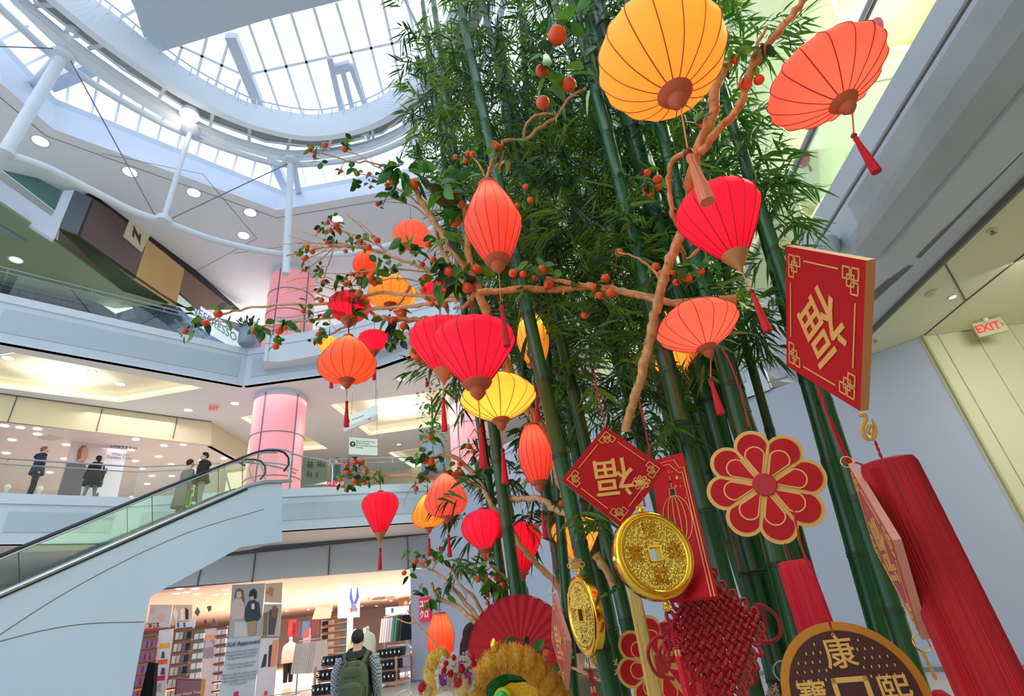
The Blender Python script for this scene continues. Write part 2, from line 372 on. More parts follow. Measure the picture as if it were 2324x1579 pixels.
# ---- oculus ring
RC = V(-6.3, 7.7)
def ringrail(px, z, r, dz=0):
    q = [onz(x, y, z)[:2] for x, y in px]; q = catmull(q, 8)
    a0 = math.atan2(*(q[0] - RC)[::-1]); a1 = math.atan2(*(q[-1] - RC)[::-1])
    full = [V(*p) for p in q]; k = 22; da = (a0 - a1) % (2 * PI) if ((a0 - a1) % (2 * PI)) > PI else (a0 - a1) % (2 * PI)
    r1, r0 = np.linalg.norm(q[-1] - RC), np.linalg.norm(q[0] - RC)
    sgn = -1
    da = (a1 - a0) % (2 * PI)
    for i in range(1, k + 1):
        t = i / k; a = a1 + sgn * (((a1 - a0) % (2 * PI))) * t if False else a1 - ((a1 - a0) % (2 * PI)) * t
        rr = r1 + (r0 - r1) * t; full.append(RC + rr * V(math.cos(a), math.sin(a)))
    return [V(p[0], p[1], z + dz) for p in full]
pin = [(200, 0), (260, 44), (340, 108), (430, 172), (530, 226), (590, 249), (700, 268), (780, 258), (850, 235), (920, 190)]
plo = [(125, 0), (250, 100), (400, 200), (500, 252), (590, 288), (700, 309), (800, 296), (880, 262), (945, 205)]
pl2 = [(105, 2), (235, 106), (390, 212), (495, 264), (590, 299), (700, 320), (800, 308), (885, 276), (955, 222)]
prc = [(60, 0), (200, 112), (380, 235), (490, 293), (590, 328), (690, 345), (800, 333), (890, 300), (960, 250)]
pbm = [(30, 10), (160, 130), (330, 245), (470, 315), (590, 354), (670, 366), (800, 352), (890, 322), (970, 270)]
ptb = [(0, 18), (135, 138), (300, 243), (430, 307), (590, 363), (670, 374), (800, 361), (895, 330), (975, 285)]
R = [ringrail(pin, 21.4, 6.3), ringrail(plo, 20.3, 6.6), ringrail(pl2, 20.2, 6.8)]
n = len(R[0]); cut = lambda r: [r[int(round(i * (len(r) - 1) / 95))] for i in range(96)]
R = [cut(r) for r in R]
m = MB(); m.loft([[q + V(0, 0, 1.5) * 0 for q in R[0]]] + R[1:], 0); m.loft([R[0], [q + V(0, 0, .25) for q in R[0]]], 0)
rr = cut(ringrail(prc, 20.3, 7.4)); bb = cut(ringrail(pbm, 19.85, 7.7)); oo = [q + V(0, 0, .7) for q in bb]
m.loft([R[2], [q + V(0, 0, .45) for q in R[2]]], 0); m.loft([[q + V(0, 0, -.25) for q in rr], bb, oo], 0); m.loft([rr, [q + V(0, 0, -.3) for q in rr]], 0)
ring = m.build('wall_oculus_ring', M('ring_paint', (214, 224, 236), .6), smooth=False); struct(ring)
m = MB(); m.loft([[q + V(0, 0, .45) for q in R[2]], [q + V(0, 0, .3) for q in rr]]); struct(m.build('ceiling_ring_recess', M('recess_shade', (176, 174, 170), .8)))  # darker grey puts the shade of the ring gap into the colour
m = MB(); tb = cut(ringrail(ptb, 19.75, 7.9)); m.tube(tb[:95], .12, 8, closed=True)
rl = [q + V(0, 0, .55) for q in R[0]]; m.tube(rl[:95], .035, 6, closed=True)
for i in range(0, 95, 3): m.tube([R[0][i], rl[i]], .03, 5)
for i in range(1, 95, 8): m.bar(R[2][i] + V(0, 0, .12), rr[i] + V(0, 0, .05), .12, .08)
zz = []
for i in range(0, 96, 12): zz += [R[2][i] * .35 + rr[i] * .65]
m.tube(zz, .05, 6)
struct(m.build('trim_ring_tubes', WHITE, smooth=True))
for x, y in ((162, 78), (925, 262), (830, 312)):
    p = onz(x, y, 20.25); t = thing('ring_spotlight', p, {162: 'pale spotlight in the oculus ring near the top left corner', 925: 'pale spotlight in the oculus ring next to the bamboo', 830: 'pale spotlight in the oculus ring above the orange twigs'}[x], 'spotlight')
    a = MB(); a.lathe(p, [(.05, .3), (.16, .25), (.2, 0), (.17, -.02), (.15, .1)], 14, nrm(V(.3, -.4, 1))); a.build('housing', WHITE, t, True); a = MB(); a.ball(p + V(0, 0, .02), .06); a.build('lamp', M('dim_lamp', (240, 240, 240), em=(255, 255, 255), es=1), t)
p = onz(430, 262, 20.0); t = thing('ring_floodlight', p, 'bright burning floodlight on the oculus ring', 'floodlight')
a = MB(); a.lathe(p, [(.1, .35), (.3, .25), (.34, 0), (.3, .02)], 18); a.build('housing', WHITE, t, True); a = MB(); a.ball(p - V(0, 0, .02), .2); a.build('lamp', M('flood_lamp', (255, 240, 220), em=(255, 236, 205), es=14), t)
l = bpy.data.lights.new('flood', 'POINT'); l.energy = 18; l.color = (1, .85, .65); l.shadow_soft_size = .2; o = bpy.data.objects.new('flood', l); COL.objects.link(o); o.location = p + V(.15, -.3, -.7)
# lower hoop, posts and stay rods
hoop = [onz(x, y, 15.1) for x, y in ((-60, 310), (0, 343), (100, 378), (200, 428), (300, 478), (370, 502), (500, 548), (650, 577), (800, 574), (930, 545))]
hp = catmull(hoop, 6); c = RC
a1 = math.atan2(hp[-1][1] - c[1], hp[-1][0] - c[0]); a0 = math.atan2(hp[0][1] - c[1], hp[0][0] - c[0]); r1, r0 = np.hypot(*(hp[-1][:2] - c)), np.hypot(*(hp[0][:2] - c)); da = (a1 - a0) % (2 * PI)
hp += [V(c[0] + (r1 + (r0 - r1) * i / 20) * math.cos(a1 - da * i / 20), c[1] + (r1 + (r0 - r1) * i / 20) * math.sin(a1 - da * i / 20), 15.1) for i in range(1, 20)]
t = thing('suspended_hoop', V(c[0], c[1], 15.1), 'large white steel hoop hung on posts under the oculus ring', 'steel hoop')
a = MB(); a.tube(hp, .12, 10, closed=True); a.build('hoop_tube', WHITE, t, True)
for x0, y0, x1, y1, r in ((140, 130, 12, 345, .17), (433, 296, 371, 498, .09), (660, 368, 649, 622, .14), (942, 312, 958, 420, .16)):
    b = onz(x1, y1, 15.1) if y1 < 600 else PH(x1, y1, np.hypot(*onz(660, 368, 19.7)[:2]))
    a = MB(); a.tube([onz(x0, y0, 19.7), b], r, 12); a.build('post', WHITE, t, True)
    a = MB(); a.lathe(onz(x0, y0, 19.7) - V(0, 0, .2), [(.05, 0), (.34, .12), (.34, .3), (.05, .4)], 16); a.build('node_plate', WHITE, t, True)
    if y1 < 600 and x1 != 958: a = MB(); a.lathe(b - V(0, 0, .1), [(.05, -.05), (.24, 0), (.24, .18), (.05, .24)], 14); a.build('node_plate', WHITE, t, True)
a = MB(); a.tube([onz(135, 130, 19.6), onz(60, 215, 20.5)], .17, 10); a.build('brace', WHITE, t, True)
a = MB(); a.tube([onz(666, 372, 19.6), onz(680, 448, 20.4)], .14, 10); a.build('brace', WHITE, t, True)
for q in (((160, 138), (352, 490)), ((384, 498), (652, 372)), ((0, 106), (120, 110))):
    p0 = onz(*q[0], 19.4); p1 = onz(*q[1], 15.2 if q[1][1] > 480 else 19.5)
    if q[0][0] == 384: p0, p1 = onz(384, 498, 15.2), onz(652, 372, 19.5)
    if q[0][0] == 0: p0, p1 = onz(-40, 104, 19.5), onz(120, 110, 19.5)
    a = MB(); a.tube([p0, p1], .022, 5); a.build('stay_rod', M('rod_metal', (110, 118, 130), .4, .8), t)
# downlights of the top ceiling
for i, (x, y, lb) in enumerate(((92, 320, 'recessed downlight at far left of the top ceiling'), (295, 390, 'recessed downlight behind the stay rod in the top ceiling'), (440, 437, 'recessed downlight in the top ceiling, fourth from the pink column'), (568, 482, 'recessed downlight in the top ceiling nearest the skylight corner'),
                 (553, 534, 'recessed downlight in the top ceiling just above the white hoop'), (766, 497, 'recessed downlight in the top ceiling beside the pink column'))): downlight(x, y, F4, .24, lb, 'downlights of the top ceiling')
for x, y, lb in ((36, 590, 'recessed downlight in the green-tinted soffit at left'),): downlight(x, y, 15.6, .2, lb)
for i, (x, y) in enumerate(((18, 812), (273, 871), (427, 930), (533, 915), (782, 878), (911, 860), (917, 928), (905, 1008), (608, 988), (210, 842))): 
    zz_ = S3 + .38 if (x, y) in ((18, 812), (273, 871), (917, 928)) else S3
    downlight(x, y, zz_, .18 if i < 6 else .12, ['recessed downlight in the left tray, at the picture edge', 'recessed downlight in the left tray at its pointed end', 'recessed downlight beside the small ceiling exit sign', 'recessed downlight left of the lower pink column', 'recessed downlight right behind the orange lantern knob', 'recessed downlight under the curved overlook, beside the red lantern', 'small downlight in the large tray over the hanging sign', 'small downlight low in the gallery behind the balustrade', 'small downlight in the tray behind the pink column', 'small dim downlight in the middle of the left tray'][i], 'downlights of the gallery ceiling')

# ---- pink glowing columns
PINK = M('pink_glowing_panel', (226, 146, 156), .3, em=(255, 165, 172), es=.34)
def column(px_l, px_r, y, h, z0, z1, label, seams):
    r0, r1 = ray(px_l, y), ray(px_r, y); a0, a1 = math.atan2(r0[0], r0[1]), math.atan2(r1[0], r1[1]); az = (a0 + a1) / 2; R_ = h * math.sin((a1 - a0) / 2)
    c = V(h * math.sin(az), h * math.cos(az), z0); t = thing('glowing_column', c, label, 'column', 'pink glowing columns')
    a = MB(); a.lathe(c, [(R_, 0), (R_, z1 - z0 - .25)], 48); a.build('shaft', PINK, t, True)
    a = MB(); a.lathe(c, [(R_ + .02, z1 - z0 - .26), (R_ + .02, z1 - z0 - .2), (R_ * .96, z1 - z0 - .2), (R_ * .96, z1 - z0)], 48); a.build('reflection_collar', WHITE, t); a = MB()  # white collar stands in for the pale reflection where column meets ceiling
    for k in range(5):
        g = az + PI + k * PI / 2.5 + .62; q = c + V(R_ * math.sin(g), R_ * math.cos(g), 0); a.box(q + V(0, 0, (z1 - z0) / 2), (.05, .05, z1 - z0 - .3), [V(math.cos(g), -math.sin(g), 0), V(math.sin(g), math.cos(g), 0), V(0, 0, 1)])
    for s in seams:
        a.lathe(c + V(0, 0, s), [(R_ - .01, -.02), (R_ + .02, -.02), (R_ + .02, .02), (R_ - .01, .02)], 48)
    a.build('seam_frame', M('column_seam', (120, 112, 135), .5), t)
column(565, 690, 1000, 24, F2, S3, 'lower pink glowing column at the top of the escalator', (1.1, 3.0))
column(565, 690, 1000, 24, F3, F4, 'upper pink glowing column behind the orange twigs', (1.2, 2.4, 3.6))
column(1022, 1120, 1000, 25, F2, S3, 'pink glowing column partly behind the yellow lantern and bamboo', (1.2, 2.4, 3.6))
column(1032, 1110, 720, 27, F3, F4, 'distant pink glowing column glimpsed between lanterns and bamboo', (1.2, 2.4, 3.6))

# ---- railings
def railing(line, z, label, name='glass_balustrade', h=1.1, gl=TINT, post=2.4, rails=(1.1, .92), inset=.12):
    pts = [C0 + (V(*p) - C0) * (1 + inset / np.linalg.norm(V(*p) - C0)) for p in line]
    t = thing(name, V(*pts[len(pts) // 2], z), label, 'balustrade')
    a = MB()
    for p, q in zip(pts[:-1], pts[1:]): a.bar(V(*p, z + h / 2 - .06), V(*q, z + h / 2 - .06), .014, h - .2)
    a.build('glass_panel', gl, t)
    for i, rh in enumerate(rails): a = MB(); a.tube([V(*p, z + rh) for p in pts], .032 if i == 0 else .022, 8); a.build('handrail' if i == 0 else 'lower_rail', STEEL, t, True)
    for p, q in zip(pts[:-1], pts[1:]):
        L = np.linalg.norm(q - p)
        for k in range(int(L // post) + 1):
            s = p + (q - p) * (k * post / L if L > post else 0)
            if len(t.children) > 70: break
            if L < .6 and k: break
            a = MB(); a.box(V(*s, z + rails[0] - .12), (.03, .03, .2)); a.build('rail_bracket', STEEL, t)
    return t
railing(E2[1:4] + [(-11.2, 18.0)], F2, 'glass balustrade with steel rails in front of the upstairs clothes shop')
railing([(-7.6, 19.2)] + [E2[5]], F2, 'glass balustrade right of the escalator landing on level two')
railing(E3[1:4], F3, 'long glass balustrade of the upper gallery below the dark sign box')
railing([tuple(p) for p in bal][2:], F3, 'curved glass balustrade on the overlook behind the twigs')
# ================================================================ right-hand gallery edge
def redge(y): return 4.62 + .078 * (y - 1) - (0 if y < 9 else 0)
prof = [(0, 6.6), (0, 6.26), (.03, 6.24), (.03, 6.2), (0, 6.18), (0, 5.75), (.06, 5.55), (.28, 5.3), (.95, 5.1)]
ys = [-5, -1, 2, 4, 6, 8, 10.4]
m = MB(); m.loft([[V(redge(y) + o, y, z) for y in ys] for o, z in prof]); struct(m.build('wall_right_gallery_edge', M('grey_white_paint', (190, 198, 210), .5, noise=.06, nscale=.7)))  # even grey-white edge colour with slight random mottling
m = MB(); m.loft([[V(redge(y) + o, y, z) for y in ys] for o, z in ((.022, 6.245), (.022, 6.195))]); struct(m.build('trim_right_groove', SEAM))
m = MB(); yb = [-5, -1, 2, 4, 5.75]; k = [(-.035, 6.08), (-.035, 5.74), (.03, 5.52), (.2, 5.3)]
m.loft([[V(redge(y) + o, y + (.35 if (z < 5.6 and y > 5) else 0), z) for y in yb] for o, z in k]); struct(m.build('trim_right_panel', M('dusty_panel', (168, 172, 176), .6, noise=.12, nscale=1.2)))
m = MB(); plane_poly(m, [(redge(-5) + .9, -5), (redge(10.4) + .9, 10.4), (7.45, 10.4), (7.45, 8.55), (16, 8.4), (16, -5)], S2 + .004); 
GREENC = M('alcove_ceiling_paint', (214, 218, 190), .7, noise=.03, nscale=.5)
struct(m.build('ceiling_alcove', GREENC))
m = MB(); m.bar((redge(-5) + .93, -5, S2 - .03), (redge(10.3) + .93, 10.3, S2 - .03), .05, .07); struct(m.build('trim_right_reveal', M('reveal_metal', (84, 90, 84), .4)))
m = MB()
for q in ([(2140, 590), (2192, 682)], [(1975, 862), (2080, 775), (2192, 682), (2324, 577), (2420, 490)], [(2090, 766), (2214, 748)]):
    pp = [onz(x, y, S2) for x, y in q]
    for a, b in zip(pp[:-1], pp[1:]): m.bar(a, b, .018, .02)
struct(m.build('trim_alcove_seams', SEAM))
t = None
for (x0, y0), (x1, y1), lb in (((2076, 582), (2310, 338), 'long slotted air grille in the underside of the right gallery edge'), ((1966, 686), (2062, 598), 'short slotted air grille nearest the red diamond board')):
    a, b = onz(x0, y0, 5.215), onz(x1, y1, 5.215); t = thing('air_grille', (a + b) / 2, lb, 'air grille', None)
    sl = nrm(V(.6, 0, -.35)); ax = [nrm(V(sl[0], 0, sl[2])), nrm(b - a), None]; ax[2] = np.cross(ax[0], ax[1])
    q = MB(); q.box((a + b) / 2 + ax[2] * 0, (.13, np.linalg.norm(b - a), .03), ax); q.build('frame', M('grille_grey', (150, 154, 158), .5), t)
    q = MB()
    for k in range(6): q.box((a + b) / 2 + ax[0] * (-.05 + .02 * k) - ax[2] * .016, (.008, np.linalg.norm(b - a) - .03, .006), ax); q.box((a + b) / 2 + ax[0] * (-.05 + .02 * k) + ax[2] * .016, (.008, np.linalg.norm(b - a) - .03, .006), ax)
    q.build('slot', SEAM, t)
# wall sconces under the gallery edge
for x, y, s, lb in ((1958, 566, 1, 'grey half-round wall sconce behind the top edge of the red diamond board'), (1888, 562, .7, 'smaller grey wedge sconce left of the half-round one')):
    p = onz(x, y, 5.75); q = MB(); q.lathe(p, [(.02, -.22), (.1 * s, -.16), (.2 * s, .12), (.21 * s, .16)], 16, nrm(V(.3, .6, 1))); tag(q.build('wall_sconce', M('sconce_grey', (158, 168, 172), .4), smooth=True), lb, 'wall light')
# sprinklers, smoke detector, alcove lights
for x, y, lb in ((2250, 523, 'sprinkler head in the alcove ceiling near the right edge'), (1985, 770, 'sprinkler head close to the edge of the red diamond board')):
    p = onz(x, y, S2); t = thing('sprinkler', p, lb, 'sprinkler'); q = MB(); q.lathe(p, [(.06, 0), (.06, -.006), (.05, -.01)], 16); q.build('plate', GREENC, t)
    q = MB(); q.lathe(p - V(0, 0, .05), [(.035, 0), (.035, .006), (.008, .01), (.01, .045)], 10); q.build('deflector', M('sprinkler_metal', (120, 122, 118), .4, .7), t)
p = onz(2114, 664, S2); t = thing('smoke_detector', p, 'white smoke detector on the alcove ceiling', 'smoke detector')
q = MB(); q.lathe(p, [(.085, 0), (.085, -.02), (.05, -.035), (.045, -.05)], 20); q.build('base', M('detector_plastic', (200, 196, 170), .5), t, True); q = MB(); q.lathe(p - V(0, 0, .036), [(.047, 0), (.047, .014)], 12); q.build('slotted_vent', SEAM, t)
downlight(2161, 673, S2, .05, 'small downlight in the alcove ceiling under the detector')
# ---- hoarding and cream wall
HA, HB = (-4.6, 19.4), (7.35, 8.5)
HO = M('hoarding_paint', (168, 177, 196), .45, noise=.02, nscale=.4)
lt, ltt = onv(973, 1208, HA, HB), onv(931, 1291, HA, HB)
m = MB(); nh = nrm(V(10.9, 11.95, 0)) * .12
m.prism([V(ltt[0], ltt[1], 0), V(HB[0], HB[1], 0), V(HB[0], HB[1], S2), V(lt[0], lt[1], S2), lt, onv(973, 1291, HA, HB), ltt], nh); struct(m.build('wall_hoarding', HO))
m = MB()
for q in ([(931, 1548), (1300, 1549)], [(2060, 1527), (2330, 1528)], [(1700, 880), (1790, 855)]):
    a, b = [onv(x, y, HA, HB) for x, y in q]; m.bar(a - nh * .1, b - nh * .1, .02, .03)
m.bar(V(-4.6, 19.4, .02), V(7.3, 8.5, .02), .04, .08); struct(m.build('baseboard_hoarding', M('rail_grey', (112, 120, 132), .4)))
m = MB(); m.prism([V(7.3, 8.5, 0), V(14, 8.45, 0), V(14, 8.45, S2), V(7.3, 8.5, S2)], (0, .15, 0)); struct(m.build('wall_alcove', M('alcove_wall_paint', (206, 206, 180), .7)))
m = MB(); pa = onz(2075, 782, S2); 
for x in (7.62, 8.25, 8.9, 9.55, 10.2, 10.9): m.bar((x, 8.49, 0), (x, 8.49, S2), .012, .012)
m.bar((7.33, 8.47, 0), (7.33, 8.47, S2), .06, .04); struct(m.build('trim_alcove_panel_seams', M('panel_seam', (178, 172, 138), .7)))
m = MB(); m.prism([V(11, -6, 0), V(11, 8.5, 0), V(11, 8.5, S2), V(11, -6, S2)], (.1, 0, 0)); struct(m.build('wall_alcove_side', CREAM))
m = MB(); m.prism([V(-4, -7, 0), V(16, -7, 0), V(16, -7, 18), V(-4, -7, 18)], (0, -.2, 0)); struct(m.build('wall_back_light_block', CREAM))  # unseen wall added behind the camera to cut light on the ornaments
# exit sign
p = onz(2250, 732, S2 - .18); u = nrm(p[:2].tolist() + [0]); uu = nrm(V(.98, .2, 0)); fr = Frame(onz(2214, 752, S2 - .02) - V(0, 0, .22), nrm(V(.93, -.1, 0)), V(0, 0, 1), .56, .30)
cc = onz(2247, 742, S2 - .17); fr = Frame(cc - nrm(V(1, -.35, 0)) * .21 - V(0, 0, .13), V(1, -.35, 0), V(0, 0, 1), .42, .26)
t = thing('exit_sign', fr.at(.5, 0), 'rectangular EXIT sign under the alcove ceiling at right', 'exit sign')
q = MB(); fr.rect(q, 0, 0, 1, 1, .05, -.05); q.build('housing', M('exit_housing', (196, 192, 158), .5), t)
q = MB(); textmesh(q, 'EXIT', fr, .43, .5, .2, .004, .001, sx=.85, bold=.004); textmesh(q, '›', fr, .92, .55, .14, .004, .001, bold=.003); q.build('lettering', M('exit_red', (222, 40, 60), .5, em=(230, 30, 50), es=.4), t)
q = MB(); q.lathe(V(*fr.at(.5, .5)[:2], S2 - .05), [(.04, -.02), (.04, .05)], 10); q.build('bracket', GREENC, t)
# balustrade over the right edge with paper lanterns stuck on the panes
pts = [(redge(y) + .1, y) for y in (-4, -1, 2, 4, 6, 8, 10.2)]
t = thing('glass_balustrade', V(*pts[3], F2), 'glass balustrade over the right gallery edge, beside the big orange-red lantern', 'balustrade')
q = MB()
for a, b in zip(pts[:-1], pts[1:]): q.bar(V(*a, F2 + .5), V(*b, F2 + .5), .015, 1.0)
q.build('glass_panel', TINT, t)
q = MB(); q.tube([V(*p_, F2 + 1.1) for p_ in pts], .04, 8); q.build('handrail', STEEL, t, True)
q = MB(); q.bar(V(*pts[0], F2 + 1.02), V(*pts[-1], F2 + 1.02), .02, .05); q.build('top_channel', M('channel', (60, 66, 78), .4), t)
GX = 6.2
m = MB(); m.prism([(GX, -4, F2), (GX, 12, F2), (GX, 12, S3), (GX, -4, S3)], (.02, 0, 0)); struct(m.build('window_gallery_screen', glass('screen_glass', (.9, .97, .86), .03)))
PK = thin('pink_film', (206, 110, 130), .5)
for x, y, s, lb in ((1985, 72, 1.0, 'translucent pink lantern cut-out hanging at the top behind the big orange-red lantern'), (1827, 360, .86, 'translucent pink lantern cut-out hanging lower, right of the bamboo')):
    r = ray(x, y); k = (GX - .12) / r[0]; p = EYE + r * k; t = thing('lantern_cutout', p, lb, 'paper lantern')
    R_ = .16 * s * 1.15; q = MB(); fr = Frame(p, V(0, -1, 0), V(0, 0, 1), 1, 1)
    ov = [(R_ * 1.05 * math.cos(g), R_ * math.sin(g)) for g in np.linspace(0, 2 * PI, 28, endpoint=False)]
    fr.poly(q, ov, .01); q.build('disc', PK, t)
    q = MB(); fr.poly(q, [(-R_ * .35, -R_ * 1.02), (R_ * .35, -R_ * 1.02), (R_ * .3, -R_ * .6), (0, -R_ * .35), (-R_ * .3, -R_ * .6)], .012, .002); q.build('yellow_base', thin('yellow_film', (238, 214, 80), .4), t)
    q = MB(); fr.poly(q, [(-.02, -R_ * 1.02), (.02, -R_ * 1.02), (.035, -R_ * 2), (0, -R_ * 2.15), (-.035, -R_ * 2)], .008); q.build('paper_tail', thin('grey_pink_film', (160, 120, 128), .4), t)
m = MB()
for q in ([(1690, 245), (2040, 175)], [(1800, 440), (1960, 400)], [(1700, 135), (1750, 380)]):
    a, b = [onz(x, y, S3) for x, y in q]; m.bar(a, b, .03, .02)
struct(m.build('trim_upper_ceiling_seams', M('soft_seam', (140, 140, 120), .7)))
m = MB(); m.prism([V(13, -6, F2), V(13, 14, F2), V(13, 14, S3), V(13, -6, S3)], (.2, 0, 0)); m.prism([V(3, 18, F2), V(13, 12, F2), V(13, 12, S3), V(3, 18, S3)], (.2, .2, 0)); struct(m.build('wall_right_gallery', CREAM))
for x, y, lb in ((1935, 350, 'downlight beside the gallery edge, near the red tassel at right'), (1818, 428, 'downlight beside the lower pink lantern cut-out')): downlight(x, y, S3, .14, lb)

# ================================================================ escalator
EA, EB = (-10.64, 10.57), (-8.3, 14.83)
ev = lambda x, y: onv(x, y, EA, EB)
ed = nrm(V(EB[0] - EA[0], EB[1] - EA[1], 0)); en = V(-ed[1], ed[0], 0); en = en if en[0] < 0 else -en
t = thing('escalator', (EA[0], EA[1], 0), 'white clad escalator rising from lower left to the upstairs landing', 'escalator')
pl = [(-90, 1387), (0, 1350), (200, 1262), (400, 1174), (560, 1105), (600, 1096), (640, 1095), (640, 1228), (546, 1241), (511, 1261), (378, 1333), (341, 1354), (297, 1590), (280, 1650), (-90, 1650)]
q = MB(); q.prism([ev(x, y) for x, y in pl], en * 1.5); q.build('cladding', M('escalator_cladding', (184, 199, 226), .4, noise=.03, nscale=.4), t)
q = MB()
for c_ in ([(0, 1440), (60, 1400), (140, 1350), (230, 1300), (330, 1250), (450, 1200), (600, 1155)], [(0, 1455), (100, 1430), (200, 1415), (326, 1411)]):
    pp = catmull([ev(x, y) - en * .002 for x, y in c_], 5)
    q.tube(pp, .009, 5)
q.build('cladding_seam', SEAM, t)
q = MB(); q.tube([ev(x, y + 3) - en * .02 for x, y in ((-90, 1382), (0, 1345), (200, 1257), (400, 1169), (560, 1100), (600, 1091), (660, 1089))], .06, 8); q.build('skirt_rail', STEEL, t, True)
q = MB(); q.tube([ev(x, y + 10) - en * .02 for x, y in ((-90, 1382), (0, 1345), (200, 1257), (400, 1169), (560, 1100))], .03, 6); q.build('skirt_shadow_strip', DARK, t, True)
up = 0.88
def erail(off):
    return [ev(x, y) + en * off for x, y in ((-90, 1300), (0, 1262), (200, 1180), (400, 1097), (540, 1042), (590, 1024), (630, 1022))]
for off in (.0, 1.2):
    r_ = erail(off); lo = [ev(x, y) + en * off for x, y in ((-90, 1382), (0, 1345), (200, 1257), (400, 1169), (540, 1108), (590, 1094), (630, 1091))]
    q = MB(); q.loft([[V(*p_) - V(0, 0, .05) for p_ in catmull(r_, 4)], catmull(lo, 4)]); q.build('glass_balustrade_panel', TINT, t, solid=.012)
    q = MB(); pr = catmull(r_, 5); e_ = r_[-1]; pr += [e_ + ed * .25 - V(0, 0, .02), e_ + ed * .42 - V(0, 0, .16), e_ + ed * .45 - V(0, 0, .4), e_ + ed * .3 - V(0, 0, .62)]
    q.tube(pr, .035, 8); q.build('rubber_handrail', DARK, t, True)
    q = MB(); q.tube([p_ - V(0, 0, .07) for p_ in catmull(r_, 5)], .02, 6); q.build('handrail_guide', STEEL, t, True)
    for f in (.2, .45, .7):
        q = MB(); a_, b_ = np.array(r_), np.array(lo); i_ = f * (len(r_) - 1); k_ = int(i_); w_ = i_ - k_
        pa_ = a_[k_] * (1 - w_) + a_[k_ + 1] * w_; pb_ = b_[k_] * (1 - w_) + b_[k_ + 1] * w_; q.bar(pa_ - V(0, 0, .06), pb_, .01, .016); q.build('glass_joint', DARK, t)
q = MB(); st0, st1 = ev(0, 1345), ev(560, 1105); nst = 24
for i in range(nst):
    c_ = st0 + (st1 - st0) * ((i + .5) / nst) + en * .6; q.box(c_ - V(0, 0, .1), (.42, 1.05, .2), [ed, en, V(0, 0, 1)])
q.build('step_band', M('step_metal', (90, 92, 96), .4, .6), t)
# steel queue rails at the landing
def loopbar(name, pts, lb, r=.03, base=None):
    q = MB(); q.tube(catmull(pts, 6), r, 8); return tag(q.build(name, STEEL, smooth=True), lb, 'rail')
LA, LB = (-9.6, 16.2), (-6.6, 18.2)
lv = lambda x, y: onv(x, y, LA, LB)
loopbar('landing_rail', [lv(x, y) for x, y in ((607, 1102), (597, 1070), (590, 1040), (594, 1024), (610, 1018), (645, 1021), (661, 1030), (657, 1060), (653, 1112))], 'tall bent steel guard loop at the top of the escalator')
loopbar('landing_rail', [lv(x, y) for x, y in ((523, 1112), (512, 1075), (508, 1062), (514, 1052), (540, 1048), (590, 1052), (640, 1062), (672, 1074))], 'low bent steel guard loop left of the tall one on the landing')
loopbar('landing_rail', [lv(x, y) for x, y in ((580, 1100), (570, 1080), (566, 1062), (580, 1050), (640, 1053), (676, 1068))], 'middle steel guard rail in front of the lower pink column', .022)
loopbar('landing_rail', [lv(x, y) for x, y in ((661, 1028), (690, 1036), (735, 1044), (750, 1052), (755, 1065), (753, 1100))], 'steel frame rail around the restroom glass screen')
q = MB(); q.prism([lv(x, y) for x, y in ((682, 1035), (742, 1050), (742, 1098), (684, 1102))], V(0, .02, 0)); gsc = tag(q.build('restroom_screen', glass('green_screen_glass', (.78, .9, .82), .05)), 'pale green glass screen with restroom pictograms on the landing', 'glass screen')
q = MB(); q.box(lv(721, 1070) + V(0, .3, 0), (1.0, .05, .5), [nrm(V(3, 2, 0)), nrm(V(-2, 3, 0)), V(0, 0, 1)])
fr = Frame(lv(690, 1096) + V(-.0, -.03, 0), V(LB[0] - LA[0], LB[1] - LA[1], 0), V(0, 0, 1), 1.0, .9)
q = MB()
def pict(mb, fr, a, b, s, wheel=False):
    mb.ball(fr.at(a, b + s * .9), s * .13 * fr.h, 8, 6); fr.poly(mb, [(a - s * .2, b + s * .7), (a + s * .2, b + s * .7), (a + s * .14, b), (a + .02 * s, b + s * .3), (a - s * .14, b)], .01)
for a, b, s in ((.12, .55, .28), (.22, .55, .28), (.45, .6, .25), (.54, .6, .25), (.64, .6, .2), (.12, .2, .25), (.22, .18, .22), (.42, .2, .22)): pict(q, fr, a, b, s)
tag(q.build('pictogram_set', DARK, org=fr.at(.4, .2)), 'black restroom pictograms on the pale green glass screen', 'pictogram')
rf = Frame(lv(722, 1102) + V(.2, .3, 0), V(1, .5, 0), V(0, 0, 1), .5, .22); q = MB(); rf.rect(q, 0, 0, 1, 1, .02); t2 = tag(q.build('shop_sign', M('shop_red', (226, 30, 70), .5, em=(226, 30, 70), es=.25)), 'low red and white shop sign behind the landing screen', 'sign')
q = MB(); textmesh(q, 'UNI QLO', rf, .5, .5, .15, .004, .02, bold=.003); q.build('lettering', M('sign_white', (250, 250, 250), .5), t2)

# ================================================================ upper left: dark sign box and shop behind
ZT = 18.2
bA, bB = onz(209, 449, ZT), onz(421, 605, ZT); bv = lambda x, y: onv(x, y, bA[:2], bB[:2])
bd = nrm(bB - bA); bn = V(-abs(bd[1]), bd[0] if bd[1] > 0 else -bd[0], 0); bn = V(-bd[1], bd[0], 0); bn = bn if bn[0] < 0 else -bn
t = thing('sign_box', bA - V(0, 0, 3), 'dark brown and gold shop sign box with a stylised N, upper left', 'sign box')
BR = M('oxidised_brown_metal', (100, 84, 80), .45, noise=.25, nscale=.5); GO = M('gold_metal_panel', (200, 164, 104), .5, .0, noise=.12, nscale=.6)
def bpanel(name, px, mat, t_=.12, off=0):
    q = MB(); q.prism([bv(x, y) - bn * off for x, y in px], bn * t_); return q.build(name, mat, t)
bpanel('brown_panel', [(209, 449), (340, 528), (307, 632), (174, 536)], BR)
